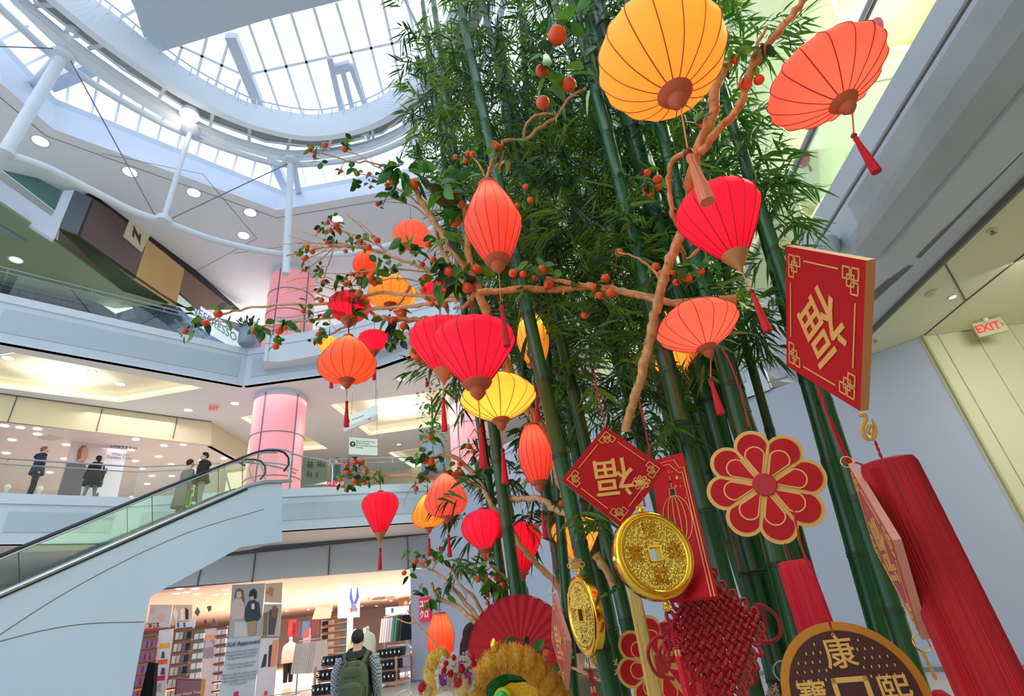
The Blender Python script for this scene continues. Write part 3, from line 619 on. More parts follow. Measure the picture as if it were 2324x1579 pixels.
bpanel('gold_panel', [(340, 528), (421, 605), (400, 693), (307, 632)], GO)
bpanel('far_brown_panel', [(422, 606), (540, 703), (452, 702), (408, 664)], M('far_brown_metal', (126, 106, 90), .45, noise=.2, nscale=.5))
bpanel('top_edge_trim', [(205, 438), (222, 417), (545, 703), (538, 706)], DARK, .3, .02)
q = MB(); s0, s1, s2, s3 = bv(209, 449), bv(174, 536), bv(174, 536) + bn * 1.4, bv(209, 449) + bn * 1.4
s3 = onz(169, 431, ZT); s2 = V(s3[0], s3[1], s1[2]); q.prism([s0, s1, s2, s3], nrm(V(-bd[0], -bd[1], 0)) * -.1); q.build('side_panel', M('slate_side', (86, 100, 112), .35), t)
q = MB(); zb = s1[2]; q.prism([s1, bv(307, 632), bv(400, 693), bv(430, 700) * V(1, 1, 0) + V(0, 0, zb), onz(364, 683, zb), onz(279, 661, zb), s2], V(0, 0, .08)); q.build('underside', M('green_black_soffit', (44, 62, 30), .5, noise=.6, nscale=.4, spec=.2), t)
nf = [(293, 497), (340, 532), (319, 573), (278, 537)]
q = MB(); q.prism([bv(x, y) - bn * .06 for x, y in nf], bn * .05); q.build('cream_plaque', M('plaque', (206, 196, 164), .5), t)
q = MB()
for pl_ in ([(299, 513), (303, 517), (314, 541), (315, 557), (310, 544), (302, 527)], [(299, 522), (302, 526), (301, 540), (297, 536)], [(314, 531), (317, 534), (314, 549), (311, 546)]):
    q.prism([bv(x, y) - bn * .08 for x, y in pl_], bn * .02)
q.build('letter_mark', M('mark_brown', (58, 48, 42), .5), t)
# wall, soffits and storefront around the box
m = MB(); a0 = bv(209, 430) + bn * 1.5
m.prism([onv(x, y, (bA + bn * 2)[:2], (bB + bn * 2)[:2]) for x, y in ((160, 330), (184, 354), (420, 520), (640, 735), (640, 830), (420, 760), (130, 560))], bn * .2); struct(m.build('wall_upper_shop', M('beige_plaster', (222, 204, 184), .7)))
m = MB(); wl = [onv(x, y, s3[:2], (s3 + V(-2.3, -1.4, 0))[:2]) for x, y in ((169, 431), (122, 545), (0, 465), (-60, 425), (-60, 370), (0, 408), (118, 492), (145, 432))]; m.prism(wl, V(-.15, .1, 0)); struct(m.build('wall_bridge_edge', COOL))
m = MB(); pA = wl[0]
m.prism([onv(x, y, s3[:2], (s3 + V(-2.3, -1.4, 0))[:2]) for x, y in ((-40, 352), (-30, 345), (140, 432), (124, 478))], V(-.02, .02, 0)); tag(m.build('glass_balustrade', glass('teal_glass', (.42, .68, .66), .3)), 'teal glass balustrade high at the left edge above the bridge', 'balustrade')
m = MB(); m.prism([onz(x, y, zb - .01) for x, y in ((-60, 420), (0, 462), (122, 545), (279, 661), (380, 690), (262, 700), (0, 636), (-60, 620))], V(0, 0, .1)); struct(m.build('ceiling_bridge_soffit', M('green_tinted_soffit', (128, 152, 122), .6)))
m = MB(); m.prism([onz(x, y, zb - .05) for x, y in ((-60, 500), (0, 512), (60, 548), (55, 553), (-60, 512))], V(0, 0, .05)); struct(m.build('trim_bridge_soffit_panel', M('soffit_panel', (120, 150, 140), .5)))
DA, DB = onz(0, 660, 14.3)[:2] * 1.12, onz(520, 760, 14.3)[:2] * 1.1
dv = lambda x, y: onv(x, y, DA, DB)
m = MB(); m.prism([dv(x, y) for x, y in ((-60, 600), (0, 618), (230, 690), (262, 712), (250, 745), (-60, 700))], V(-.1, .1, 0)); struct(m.build('wall_storefront_dark', M('green_dark_storefront', (70, 96, 84), .5)))
m = MB(); m.prism([dv(x, y) for x, y in ((-60, 640), (0, 655), (240, 715), (236, 722), (0, 676), (-60, 665))], V(.02, -.02, 0)); struct(m.build('trim_storefront_band', M('dark_green_band', (36, 56, 50), .4)))
for i in range(6):
    x = 5 + 37 * i; y = 655 + 8.4 * i; p = dv(x, y) + V(.15, -.2, 0); q = MB(); q.box(p, (.5, .06, .05), [nrm(V(DB[0] - DA[0], DB[1] - DA[1], 0)), nrm(V(-(DB[1] - DA[1]), DB[0] - DA[0], 0)), V(0, 0, 1)])
    q.tube([p, p - V(0, 0, .12)], .02, 6); q.tube([p - V(.1, 0, .16), p - V(-.1, 0, .1)], .07, 8); tag(q.build('track_spotlight', DARK), 'black track spotlight in the green shopfront behind the left balustrade', 'spotlight', 'black track spotlights behind the left balustrade')
# slanted shop window; skylight reflection put in as blue glass and bars
gw = [(262, 712), (350, 683), (420, 700), (640, 760), (640, 830), (250, 745)]
m = MB(); m.prism([dv(x, y) for x, y in gw], V(-.05, .05, 0)); struct(m.build('window_1', M('sky_reflection_glass', (150, 176, 214), .08, .6)))
m = MB()
for a, b in (((285, 735), (365, 705)), ((285, 735), (420, 700)), ((303, 695), (330, 745)), ((325, 690), (356, 752)), ((345, 686), (385, 760)), ((366, 686), (405, 765)), ((390, 700), (440, 770))): m.bar(dv(*a) + V(.05, -.08, 0), dv(*b) + V(.05, -.08, 0), .12, .1)
struct(m.build('trim_window_1_reflection', M('reflected_mullion', (70, 96, 124), .4)))
q = MB(); q.prism([dv(x, y) + V(.2, -.3, 0) for x, y in ((408, 664), (436, 690), (560, 775), (540, 800), (470, 760), (402, 697))], V(-.1, .1, 0))
t = tag(q.build('shop_sign', M('backlit_white', (236, 246, 252), .5, em=(226, 242, 252), es=.5)), 'slanted backlit white shop sign with grey letters behind the balustrade', 'sign')
d_ = nrm(dv(560, 775) - dv(436, 690)); fr = Frame(dv(505, 768) + V(.2, -.3, 0) , d_ - V(0, 0, d_[2]) * 0, nrm(V(0, 0, 1)), 1, 1)
q = MB(); textmesh(q, 'NESPRESSO', fr, -.55, .25, .62, .02, .04, sx=.8); q.build('lettering', M('letter_blue_grey', (120, 142, 160), .5), t)
def planter(p, s, lb, kind, seed, leafy=1.0):
    t = thing('planter', p, lb, 'potted plant'); q = MB(); q.lathe(p, [(.28 * s, 0), (.36 * s, .1 * s), (.34 * s, .75 * s), (.3 * s, .8 * s), (.26 * s, .78 * s)], 20); q.build('pot', M('pot_grey_blue', (140, 158, 176), .35), t, True)
    r = random.Random(seed); q = MB(); top_ = p + V(0, 0, .78 * s)
    for i in range(int(90 * leafy)):
        if kind == 'bush': a = r.uniform(0, 2 * PI); e = r.uniform(.2, 1.3); d = V(math.cos(a) * math.cos(e), math.sin(a) * math.cos(e), math.sin(e)); b = top_ + d * r.uniform(.1, .5) * s; L = .26 * s; w = .05 * s
        else:
            c = top_ + V(0, 0, r.choice((.35, .9, 1.45)) * s); d = nrm(V(r.gauss(0, 1), r.gauss(0, 1), r.gauss(.2, 1))); b = c + d * r.uniform(.1, .42) * s; L = .14 * s; w = .045 * s
        x, y = basis(d); q.add([b, b + d * L * .5 + x * w, b + d * L + V(0, 0, -.03), b + d * L * .5 - x * w], [(0, 1, 2, 3)])
    q.build('foliage', thin('plant_leaf_' + kind, (44, 84, 44) if kind == 'bush' else (96, 150, 70), .3, noise=.3), t)
    if kind != 'bush': q = MB(); q.tube([top_, top_ + V(.02, 0, 1.5 * s)], .03 * s, 6); q.build('stem', M('bark', (110, 84, 56), .8), t)
    return t
planter(onz(558, 782, F3) + V(0, 0, .0), 1.0, 'dark green shrub in a blue-grey tub on the upper gallery', 'bush', 3)
planter(onz(985, 1055, F2 + .3) * V(1, 1, 0) + V(0, 0, F2), 1.35, 'tall clipped light green tree in a grey pot behind the balustrade', 'tree', 4, 2.4)
# hanging wayfinding signs
def waysign(p4, lb, body, arrow, z, glasstop=True):
    A_, B_ = onz(p4[0][0], p4[0][1], z), None
def hsign(tl, tr, bl, h, lb, arrow, text, small=None):
    a = PH(tl[0], tl[1], h); A_ = a[:2]; B_ = onz(tr[0], tr[1], a[2])[:2]; f = frame_px(tl, tr, bl, A_, B_); t = thing('wayfinding_sign', f.at(.5, 0), lb, 'sign')
    q = MB(); f.rect(q, 0, .28 if small else 0, 1, 1, .03, -.03); q.build('glass_plate', M('frosted_sign_glass', (214, 232, 222), .2, em=(214, 232, 222), es=.15), t)
    if small: q = MB(); f.rect(q, -.01, 0, 1.01, .3, .08, -.06); q.build('light_bar', M('light_bar', (214, 216, 220), .4), t); 
    q = MB(); c = f.at(arrow[0], arrow[1], .005); q.lathe(c, [(.0, 0), (.15 * f.h * 1.1, 0), (.15 * f.h * 1.1, .01)], 20, f.n)
    q.build('arrow_disc', M('arrow_brown', (70, 52, 40), .5), t); q = MB(); s = .09 * f.h; f2 = Frame(c, f.u, f.v, 1, 1); f2.poly(q, [(-s * .25, -s), (s * .25, -s), (s * .25, .1 * s), (s * .8, .1 * s), (0, s), (-s * .8, .1 * s), (-s * .25, .1 * s)], .004, .012); q.build('arrow', M('sign_white', (250, 250, 250), .5), t)
    q = MB(); textmesh(q, text, f, arrow[0] + .12, arrow[1], f.h * (.13 if '\n' in text else .16), .004, .003, align='LEFT')
    if small: textmesh(q, small, f, .8, .17, f.h * .09, .004, .025)
    q.build('lettering', M('letter_grey', (110, 108, 100), .5), t)
    if small or 1:
        for k in (.05, .97): q = MB(); q.tube([f.at(k, 1), V(*f.at(k, 1)[:2], S3)], .012, 5); q.build('suspension_rod', STEEL, t)
hsign((782, 948), (855, 918), (780, 980), 22, 'hanging glass wayfinding sign beside the red tassel, pointing to the supermarket', (.12, .62), 'T&T Supermarket', 'LifeLabs\nYonge')
hsign((793, 992), (857, 996), (793, 1030), 22.5, 'lower hanging wayfinding sign with a round up arrow above the curved rail', (.12, .6), 'Bay Lower Mall Floor\nOffice Towers\nReal Canadian Superstore\nParking')
p = onz(486, 927, S3 - .15); q = MB(); fr = Frame(p - V(.2, .1, .15), V(.9, .4, 0), V(0, 0, 1), .4, .3); fr.rect(q, 0, 0, 1, 1, .05); t = tag(q.build('exit_sign', M('exit_pale', (236, 206, 200), .5)), 'small far exit sign under the gallery ceiling by the pink column', 'exit sign')
q = MB(); textmesh(q, 'EXIT', fr, .5, .5, .22, .005, .05, sx=.8, bold=.004); q.build('lettering', M('exit_red', (222, 40, 60), .5, em=(230, 30, 50), es=.4), t)
for o_ in bpy.data.objects:
    if o_.get('label', '').startswith('recessed downlight in the green-tinted'): g_ = onz(36, 590, zb - .02); o_.location = g_
# ================================================================ level two shop
TA, TB = onz(0, 893, S3)[:2], onz(480, 957, S3)[:2]
tv = lambda x, y, k=0: onv(x, y, TA + k * V(-.7, .7), TB + k * V(-.7, .7))
m = MB(); m.prism([tv(x, y) for x, y in ((-80, 882), (0, 893), (480, 957), (480, 1009), (467, 1008), (171, 975), (0, 955), (-80, 945))], V(-.2, .2, 0))
ce = onz(567, 1002, S3); c0 = tv(480, 957); z1_ = tv(480, 1009)[2]
m.prism([V(c0[0], c0[1], S3), V(ce[0] * 1.02, ce[1] * 1.02, S3), V(ce[0] * 1.02, ce[1] * 1.02, z1_), V(c0[0], c0[1], z1_)], V(-.2, .1, 0)); struct(m.build('wall_gallery_shopfront', M('beige_fascia', (226, 218, 188), .6)))
m = MB()
for a, b in (((39, 900), (17, 959)), ((232, 927), (218, 979)), ((402, 948), (392, 996))): m.bar(tv(*a) + V(.03, -.03, 0), tv(*b) + V(.03, -.03, 0), .015, .03)
m.bar(tv(-60, 885) + V(.03, -.03, 0), tv(480, 957) + V(.03, -.03, 0), .05, .05); struct(m.build('trim_shopfront_seams', SEAM))
zc = z1_; IN = M('shop_interior_white', (240, 228, 224), .7)
m = MB(); sA, sB = V(*tv(-80, 945)[:2]), c0[:2]; dd = nrm(V(sB[0] - sA[0], sB[1] - sA[1])); nn = V(-dd[1], dd[0]); nn = nn if nn[1] > 0 else -nn
ci = [sA - dd * 6, sB, V(ce[0], ce[1]), V(ce[0], ce[1]) + nn * 4 + dd * 2, sB + nn * 12 + dd * 5, sA + nn * 12 - dd * 8]
plane_poly(m, ci, zc); struct(m.build('ceiling_gallery_shop', IN))
m = MB(); w0, w1 = sA + nn * 11 - dd * 8, sB + nn * 11 + dd * 5; m.prism([V(*w0, F2), V(*w1, F2), V(*w1, zc), V(*w0, zc)], V(*(nn * .2), 0)); m.prism([V(*w1, F2), V(*(ce[:2] + dd * 1.0), F2), V(*(ce[:2] + dd * 1.0), zc), V(*w1, zc)], V(.2, 0, 0)); struct(m.build('wall_gallery_shop_back', IN))
m = MB(); m.prism([V(-1, 34, F2), V(-18, 38, F2), V(-18, 38, S3), V(-1, 34, S3)], (0, .2, 0)); m.prism([V(-1, 34, F2), V(12, 30, F2), V(12, 30, S3), V(-1, 34, S3)], (0, .2, 0)); struct(m.build('wall_gallery_far', M('far_cream', (226, 220, 186), .7)))
m = MB(); m.prism([V(-16.6, 27.5, F2), V(-15.6, 27.5, F2), V(-15.6, 27.5, S3), V(-16.6, 27.5, S3)], (0, 6, 0)); struct(m.build('wall_gallery_corner', M('beige_fascia', (226, 218, 188), .6)))
sp = [(10, 966), (46, 970), (85, 973), (85, 985), (150, 1009), (14, 1028), (308, 997), (372, 1011), (416, 1009), (298, 1021), (307, 1046), (322, 1063), (389, 1054), (146, 1041), (345, 1080), (458, 1045), (508, 1040), (390, 1080), (113, 1072), (334, 1098), (27, 998), (360, 1036), (440, 1065), (527, 1074)]
for x, y in sp:
    p = onz(x, y, zc - .01); q = MB(); q.lathe(p, [(.13, 0), (.13, -.01)], 12); tag(q.build('shop_downlight', LAMP), 'small bright downlight in the ceiling of the upstairs clothes shop', 'ceiling light', 'downlights of the upstairs clothes shop')
q = MB(); q.prism([onz(x, y, zc - .02) for x, y in ((83, 993), (112, 987), (143, 996), (115, 1001))], V(0, 0, .02)); tag(q.build('ceiling_vent', M('vent_grey', (206, 204, 196), .5)), 'square grey ceiling vent above the man in navy', 'vent')
def flat(px, pl, name, mat, lb=None, cat=None, th=.04, parent=None, off=0):
    q = MB(); A_ = [pl(x, y) for x, y in px]; n_ = nrm(np.cross(A_[1] - A_[0], A_[2] - A_[0])); 
    if n_.dot(EYE - A_[0]) < 0: n_ = -n_
    q.prism([a + n_ * off for a in A_], -n_ * th); o = q.build(name, mat, parent)
    if lb: tag(o, lb, cat)
    return o
pv = lambda x, y: tv(x, y, 1.6)
t = thing('wall_poster', pv(205, 1130), 'tall two-part fashion poster in the upstairs shop window, portrait left and text right', 'poster')
flat([(165, 995), (251, 994), (211, 1129), (125, 1129)], pv, 'portrait_print', M('poster_pinkgrey', (214, 196, 198), .5), th=.05, parent=t)
flat([(251, 994), (293, 998), (265, 1135), (211, 1131)], pv, 'text_print', M('poster_white', (226, 226, 236), .5), th=.05, parent=t)
flat([(152, 1050), (190, 1048), (196, 1060), (180, 1129), (128, 1129)], pv, 'grey_jacket_print', M('print_grey', (104, 100, 112), .5), th=.02, parent=t, off=.03)
flat([(176, 1040), (180, 1018), (190, 1012), (199, 1020), (198, 1036), (190, 1048), (176, 1047)], pv, 'face_print', M('print_skin', (206, 148, 132), .5), th=.02, parent=t, off=.04)
flat([(173, 1046), (177, 1022), (186, 1011), (198, 1012), (186, 1018), (183, 1040)], pv, 'hair_print', M('print_hair', (150, 92, 70), .5), th=.02, parent=t, off=.05)
fr = Frame(pv(252, 1010), (TB[0] - TA[0], TB[1] - TA[1], 0), (0, 0, 1), 1, 1); q = MB(); textmesh(q, 'LifeWear', fr, .5, .0, .34, .01, .05, sx=.85); textmesh(q, 'What Do\nTimeless Tailor', fr, .42, -.48, .16, .01, .05); 
for i in range(5): q.ball(fr.at(.05 - .04 * i, -1.2 - .55 * i, .06), .09, 8, 6, (.5, .5, 1.6))
q.build('lettering', M('letter_dark', (84, 82, 92), .5), t)

# ================================================================ people
def skin_mesh(verts, edges, radii, sub=2):
    me = bpy.data.meshes.new('s'); me.from_pydata([tuple(map(float, v)) for v in verts], edges, []); ob = bpy.data.objects.new('s', me); COL.objects.link(ob)
    ob.modifiers.new('k', 'SKIN'); 
    for i, r in enumerate(radii):
        rr = r if isinstance(r, tuple) else (r, r); me.skin_vertices[0].data[i].radius = rr
    me.skin_vertices[0].data[0].use_root = True
    s = ob.modifiers.new('u', 'SUBSURF'); s.levels = sub; s.render_levels = sub
    dg = bpy.context.evaluated_depsgraph_get(); dg.update(); em = bpy.data.meshes.new_from_object(ob.evaluated_get(dg))
    vs = [tuple(v.co) for v in em.vertices]; fs = [tuple(p.vertices) for p in em.polygons]; bpy.data.objects.remove(ob); return vs, fs
SKIN = M('skin', (222, 176, 150), .5)
def person(base, h, face, label, top, legs, hair=(40, 32, 30), arms=None, coat=None, stance=.1, hood=None, lean=0, headturn=0, group=None, shoes=(30, 28, 30)):
    """figure standing at base, facing plan direction `face`; arms: two (elbow, hand) pairs as fractions (side, forward, up)"""
    base = np.asarray(base, float); f = nrm(V(face[0], face[1], 0)); r = V(f[1], -f[0], 0); up = V(0, 0, 1)
    L = lambda s, a, z: base + (r * s + f * a + up * z) * h
    arms = arms or [((-.15, -.01, .60), (-.155, .05, .46)), ((.15, -.01, .60), (.155, .05, .46))]
    vs = [L(0, 0, .53), L(0, 0, .62), L(0, .0, .72), L(0, lean, .80), L(0, lean, .845), L(0, lean + .01, .885), L(0, lean + .018, .93), L(0, lean + .012, .965)]
    ed = [(i, i + 1) for i in range(7)]; rad = [(.085 * h, .062 * h), (.08 * h, .058 * h), (.10 * h, .066 * h), (.10 * h, .055 * h), .034 * h, .042 * h, .052 * h, .038 * h]
    def chain(start, pts, rs):
        k = start
        for p_, r_ in zip(pts, rs): vs.append(p_); rad.append(r_); ed.append((k, len(vs) - 1)); k = len(vs) - 1
    for s, (el_, hd) in zip((-1, 1), arms): chain(3, [L(s * .105, lean, .80), L(*el_), L(*[(a * .35 + b * .65) for a, b in zip(el_, hd)]), L(*hd)], [.038 * h, .03 * h, .024 * h, .016 * h])
    for s in (-1, 1): chain(0, [L(s * .05, 0, .48), L(s * (.05 + stance * .25), .01, .27), L(s * (.05 + stance * .5), -.005, .045), L(s * (.055 + stance * .55), .06, .02)], [.055 * h, .038 * h, .027 * h, .022 * h])
    sv, sf = skin_mesh(vs, ed, rad); n = thing('person', base, label, 'person', group)
    b = MB(); b.add(sv, sf); cen = np.array([np.mean([sv[i] for i in q], 0) for q in sf])
    rel = (cen - base) / h
    b.mi = [0 if z > .835 else (3 if z < .05 else (2 if z < .5 and abs((c - 0)) < 9 else 1)) for z, c in zip(rel[:, 2], rel[:, 0])]
    hands = [L(*a[1]) for a in arms]
    for i, c in enumerate(cen):
        if min(np.linalg.norm(c - q_) for q_ in hands) < .045 * h: b.mi[i] = 0
        elif b.mi[i] == 2 and min(np.linalg.norm(c - L(*a[0])) for a in arms) < .09 * h: b.mi[i] = 1
        elif b.mi[i] == 2 and min(np.linalg.norm(c - q_) for q_ in hands) < .13 * h: b.mi[i] = 1
    b.build('body', [SKIN, M('cloth_%d_%d_%d' % top, top, .8, bump=.3, bscale=12), M('cloth_%d_%d_%d' % legs, legs, .8), M('cloth_%d_%d_%d' % shoes, shoes, .5)], n, True)
    hc = L(0, lean + .008, .945); b = MB(); ax = [r, f, up]; b.ball(hc - f * .006 * h + up * .012 * h, .058 * h, 14, 10, (.95, 1.05, 1.05), ax); b.v = [tuple(V(*v) if (V(*v) - hc).dot(f) < .02 * h or (V(*v) - hc)[2] > .035 * h else V(*v) - f * ((V(*v) - hc).dot(f) - .02 * h)) for v in b.v]
    b.build('hair', M('hair_%d' % hair[0], hair, .8), n, True)
    b = MB(); b.ball(L(0, lean + .066, .925), .012 * h, 6, 5, (.8, 1, 1.2), ax); b.build('nose', SKIN, n)
    for s in (-1, 1): b = MB(); b.ball(L(s * .021, lean + .058, .938), .006 * h, 6, 4); b.build('eye', DARK, n); b = MB(); b.ball(L(s * .054, lean + .01, .925), .014 * h, 6, 5, (.4, .8, 1.3), ax); b.build('ear', SKIN, n)
    if coat:
        z0, wid = coat[1], coat[2]; b = MB(); rows = []
        for z, wx, wy in ((.815, .115, .06), (.78, .125, .075), (.66, .11, .08), (.56, .11 * wid, .085 * wid), (z0, .105 * wid * wid, .085 * wid * wid)):
            rows.append([L(wx * math.cos(g), wy * math.sin(g) + lean * (z - .5) * 2, z) for g in np.linspace(0, 2 * PI, 20)])
        b.loft(rows); b.build('coat', M('cloth_%d_%d_%d' % coat[0], coat[0], .8, bump=.4, bscale=9), n, True, solid=.012)
    if hood: b = MB(); b.lathe(L(0, lean - .01, .80), [(.085 * h, 0), (.1 * h, .03 * h), (.075 * h, .065 * h), (.05 * h, .055 * h)], 16, nrm(up - f * .3)); b.build('hood', M('cloth_%d_%d_%d' % hood, hood, .9, bump=.4, bscale=12), n, True)
    return n, L, r, f
f2p = lambda x, y, z=F2: onz(x, y, z)
b1 = f2p(66, 1126); b1 = b1 * V(1.03, 1.03, 0) + V(0, 0, F2)
n1, L, r_, f_ = person(b1, 1.82, (.75, .66), 'man in a navy puffer jacket and black trousers behind the upstairs balustrade', (34, 46, 70), (26, 28, 38), hair=(120, 98, 84), coat=((34, 46, 70), .48, 1.12), hood=(30, 40, 62), stance=.35, headturn=1)
b2_ = f2p(200, 1132) * V(1.03, 1.03, 0) + V(0, 0, F2)
n2, L, r_, f_ = person(b2_, 1.68, (-.75, .55), 'woman in a long black coat and light jeans before the fashion poster', (26, 26, 30), (130, 144, 164), hair=(34, 24, 24), coat=((28, 28, 32), .36, 1.25), hood=(26, 22, 24))
b = MB(); b.ball(L(0, -.07, .9), .06, 10, 8, (1, 1, 1.3)); b.build('hair_bun', M('hair_34', (34, 24, 24), .8), n2, True)
# escalator riders
e1 = ev(440, 1172) + en * .75; 
n3, L, r_, f_ = person(e1, 1.72, (ed[0], ed[1]), 'escalator rider in a long grey-green coat', (118, 124, 116), (48, 40, 40), hair=(50, 42, 40), coat=((122, 128, 118), .22, 1.2), lean=.02)
q = MB(); bc = L(.1, .12, .30); uB, vB = nrm(ed * 1.0), V(0, 0, 1); fb = Frame(bc - uB * .19 - vB * .16, uB, vB, .38, .38); t = thing('shopping_bag', bc - V(0, 0, .18), 'bright green and grey shopping bag held on the escalator', 'bag')
fb.poly(q, [(.0, .0), (1, 0), (.92, .8), (.08, .8)], .12, -.06); q.build('bag_body', M('bag_grey_green', (96, 124, 100), .7), t)
q = MB()
for a_ in (.2, .8): fb.line(q, [(a_ * .9 + .05, 0), (a_, .8), (a_ * .7 + .15, 1.15)], .035, .02, .07)
fb.line(q, [(.29, 1.15), (.71, 1.15)], .03, .02, .07); fb.line(q, [(.02, .03), (.98, .03)], .05, .02, .07); q.build('green_strap', M('lime_strap', (96, 214, 66), .6), t)
q = MB(); q.ball(fb.at(.5, .3, .075), .06, 10, 6, (1.3, .3, .7), [fb.u, fb.n, fb.v]); q.build('white_emblem', M('sign_white', (250, 250, 250), .5), t)
e2 = ev(470, 1158) + en * .55
n4, L, r_, f_ = person(e2, 1.74, (-ed[1] * .2 - ed[0], -ed[1]), 'escalator rider in a black hooded puffer jacket and grey trousers', (26, 26, 30), (140, 146, 146), hair=(20, 18, 20), coat=((26, 26, 30), .50, 1.2), hood=(26, 26, 30), arms=[((-.15, .03, .64), (-.02, .12, .62)), ((.15, .03, .64), (.03, .13, .60))])
n5, L, r_, f_ = person(onz(762, 1110, F2) * V(1.05, 1.05, 0) + V(0, 0, F2 - .1), 1.65, (-.6, -.6), 'person in a dark blue-grey jacket half hidden behind the landing rails', (60, 76, 92), (50, 56, 64), hair=(70, 50, 40))
# person with backpack, seen from behind
hb = 8.3; pb = PH(812, 1432, hb)
n6, L, r_, f_ = person(V(pb[0], pb[1], 0), pb[2], (-.1, 1), 'shopper seen from behind wearing a black vest over a checked flannel shirt', (30, 31, 38), (84, 84, 84), hair=(34, 26, 28), coat=((30, 31, 38), .5, 1.1), hood=(30, 31, 38))
CHK = M('checked_flannel', (150, 156, 166), .8); nt = CHK.node_tree; ck = nt.nodes.new('ShaderNodeTexChecker'); ck.inputs['Scale'].default_value = 44; ck.inputs['Color1'].default_value = srgb(160, 168, 180); ck.inputs['Color2'].default_value = srgb(84, 90, 104); tc = nt.nodes.new('ShaderNodeTexCoord'); nt.links.new(tc.outputs['Object'], ck.inputs[0]); nt.links.new(ck.outputs[0], nt.nodes['Principled BSDF'].inputs['Base Color'])
for s in (-1, 1): q = MB(); q.tube([L(s * .125, 0, .80), L(s * .165, -.01, .70), L(s * .17, 0, .58), L(s * .165, .05, .49)], [.075, .075, .068, .05], 12); q.build('sleeve', CHK, n6, True)
OL = M('olive_canvas', (74, 84, 62), .85, noise=.1, nscale=14, bump=.3, bscale=60)
t = thing('backpack', L(0, -.12, .45), 'olive green backpack on the shopper in front of the shop', 'backpack')
ax = [r_, f_, V(0, 0, 1)]
def puff(c, sx, sy, sz, e=4):
    q = MB(); q.ball(c, 1, 20, 14, (sx, sy, sz), ax); o = c
    for i, v in enumerate(q.v):
        d = V(*v) - o; l = [d.dot(ax[0]) / sx, d.dot(ax[1]) / sy, d.dot(ax[2]) / sz]; k = (abs(l[0]) ** e + abs(l[1]) ** e + abs(l[2]) ** e) ** (1 / e) + 1e-9
        k2 = math.sqrt(sum(a * a for a in l)) / k; q.v[i] = tuple(o + d * k2)
    return q
puff(L(0, -.12, .60), .185, .12, .29, 3).build('main_bag', OL, t, True)
puff(L(0, -.185, .53), .14, .07, .17, 3.5).build('front_pocket', OL, t, True)
puff(L(0, -.17, .70), .12, .05, .07, 3.5).build('top_pocket', OL, t, True)
q = MB(); q.tube([L(-.06, -.17, .74), L(-.02, -.2, .80), L(.03, -.2, .80), L(.06, -.17, .74)], .008, 6); q.build('grab_loop', OL, t)
for s in (-1, 1): q = MB(); q.tube([L(s * .07, -.1, .76), L(s * .095, -.03, .835), L(s * .1, .05, .82), L(s * .12, .06, .7)], .03, 8); q.build('shoulder_strap', OL, t, True)
q = MB(); q.tube([L(.075, -.235, .55), L(.07, -.24, .60), L(-.07, -.24, .60), L(-.075, -.235, .45)], .004, 5); q.tube([L(.11, -.17, .60), L(.115, -.17, .5), L(.1, -.18, .42)], .004, 5); q.build('zip', M('zip_dark', (44, 50, 38), .6), t)
# person in black behind the red fan
pk = PH(1072, 1425, 4.6); n7, L, r_, f_ = person(V(pk[0], pk[1], 0), pk[2] + .02, (.3, 1), 'person with black hair in a black jacket half hidden by the red fan', (22, 22, 26), (30, 30, 34), hair=(16, 14, 16), coat=((22, 22, 26), .45, 1.2), hood=(22, 22, 26))
q = MB(); q.ball(L(0, -.02, .88), .1, 12, 8, (1, 1, 1.5)); q.build('long_hair', M('hair_16', (16, 14, 16), .8), n7, True)
pk = PH(1315, 1505, 4.2); n8, L, r_, f_ = person(V(pk[0], pk[1], 0), 1.35, (.2, 1), 'person in mottled olive clothing beyond the fan and gold coin', (112, 108, 92), (60, 60, 54), coat=((118, 114, 98), .4, 1.2))

# ================================================================ ground floor shop
GA, GB = V(-13.2, 20.4), V(-4.8, 23.3); gv = lambda x, y, k=0: onv(x, y, GA + k * V(-.33, .95), GB + k * V(-.33, .95))
m = MB(); m.prism([gv(x, y) for x, y in ((260, 1290), (560, 1255), (973, 1209), (973, 1290), (927, 1291), (380, 1333), (260, 1342))], V(-.07, .2, 0)); struct(m.build('wall_shop_fascia', M('shop_fascia_paint', (186, 194, 202), .5)))
m = MB()
for a, b in (((457, 1293), (449, 1329)), ((581, 1256), (573, 1322)), ((749, 1239), (746, 1305)), ((925, 1215), (927, 1291))): m.bar(gv(*a) + V(0, -.04, 0), gv(*b) + V(0, -.04, 0), .03, .03)
m.bar(gv(500, 1262) + V(0, -.05, 0), gv(973, 1211) + V(0, -.05, 0), .05, .05); m.bar(gv(500, 1256) + V(0, -.05, 0), gv(973, 1206) + V(0, -.05, 0), .03, .03); struct(m.build('trim_shop_fascia_seams', SEAM))
zs = float(gv(650, 1314)[2]) + .03; gd = nrm(GB - GA); gn = V(-gd[1], gd[0])
m = MB(); plane_poly(m, [GA - gd * 6, GB + gd * .4, GB + gd * 3 + gn * 40, GA - gd * 14 + gn * 40], zs); struct(m.build('ceiling_shop', M('shop_ceiling', (250, 240, 236), .7)))
m = MB(); plane_poly(m, [GA - gd * 6 - gn * .5, GB + gd * .4 - gn * .5, GB + gd * 3 + gn * 40, GA - gd * 14 + gn * 40], .012); struct(m.build('floor_shop', M('shop_wood', (222, 186, 160), .35, noise=.15, nscale=1.5, stretch=(1, 6, 1))))
m = MB()
def wallp(a, b, z=zs): m.prism([V(*a, 0), V(*b, 0), V(*b, z), V(*a, z)], V(0, .15, 0))
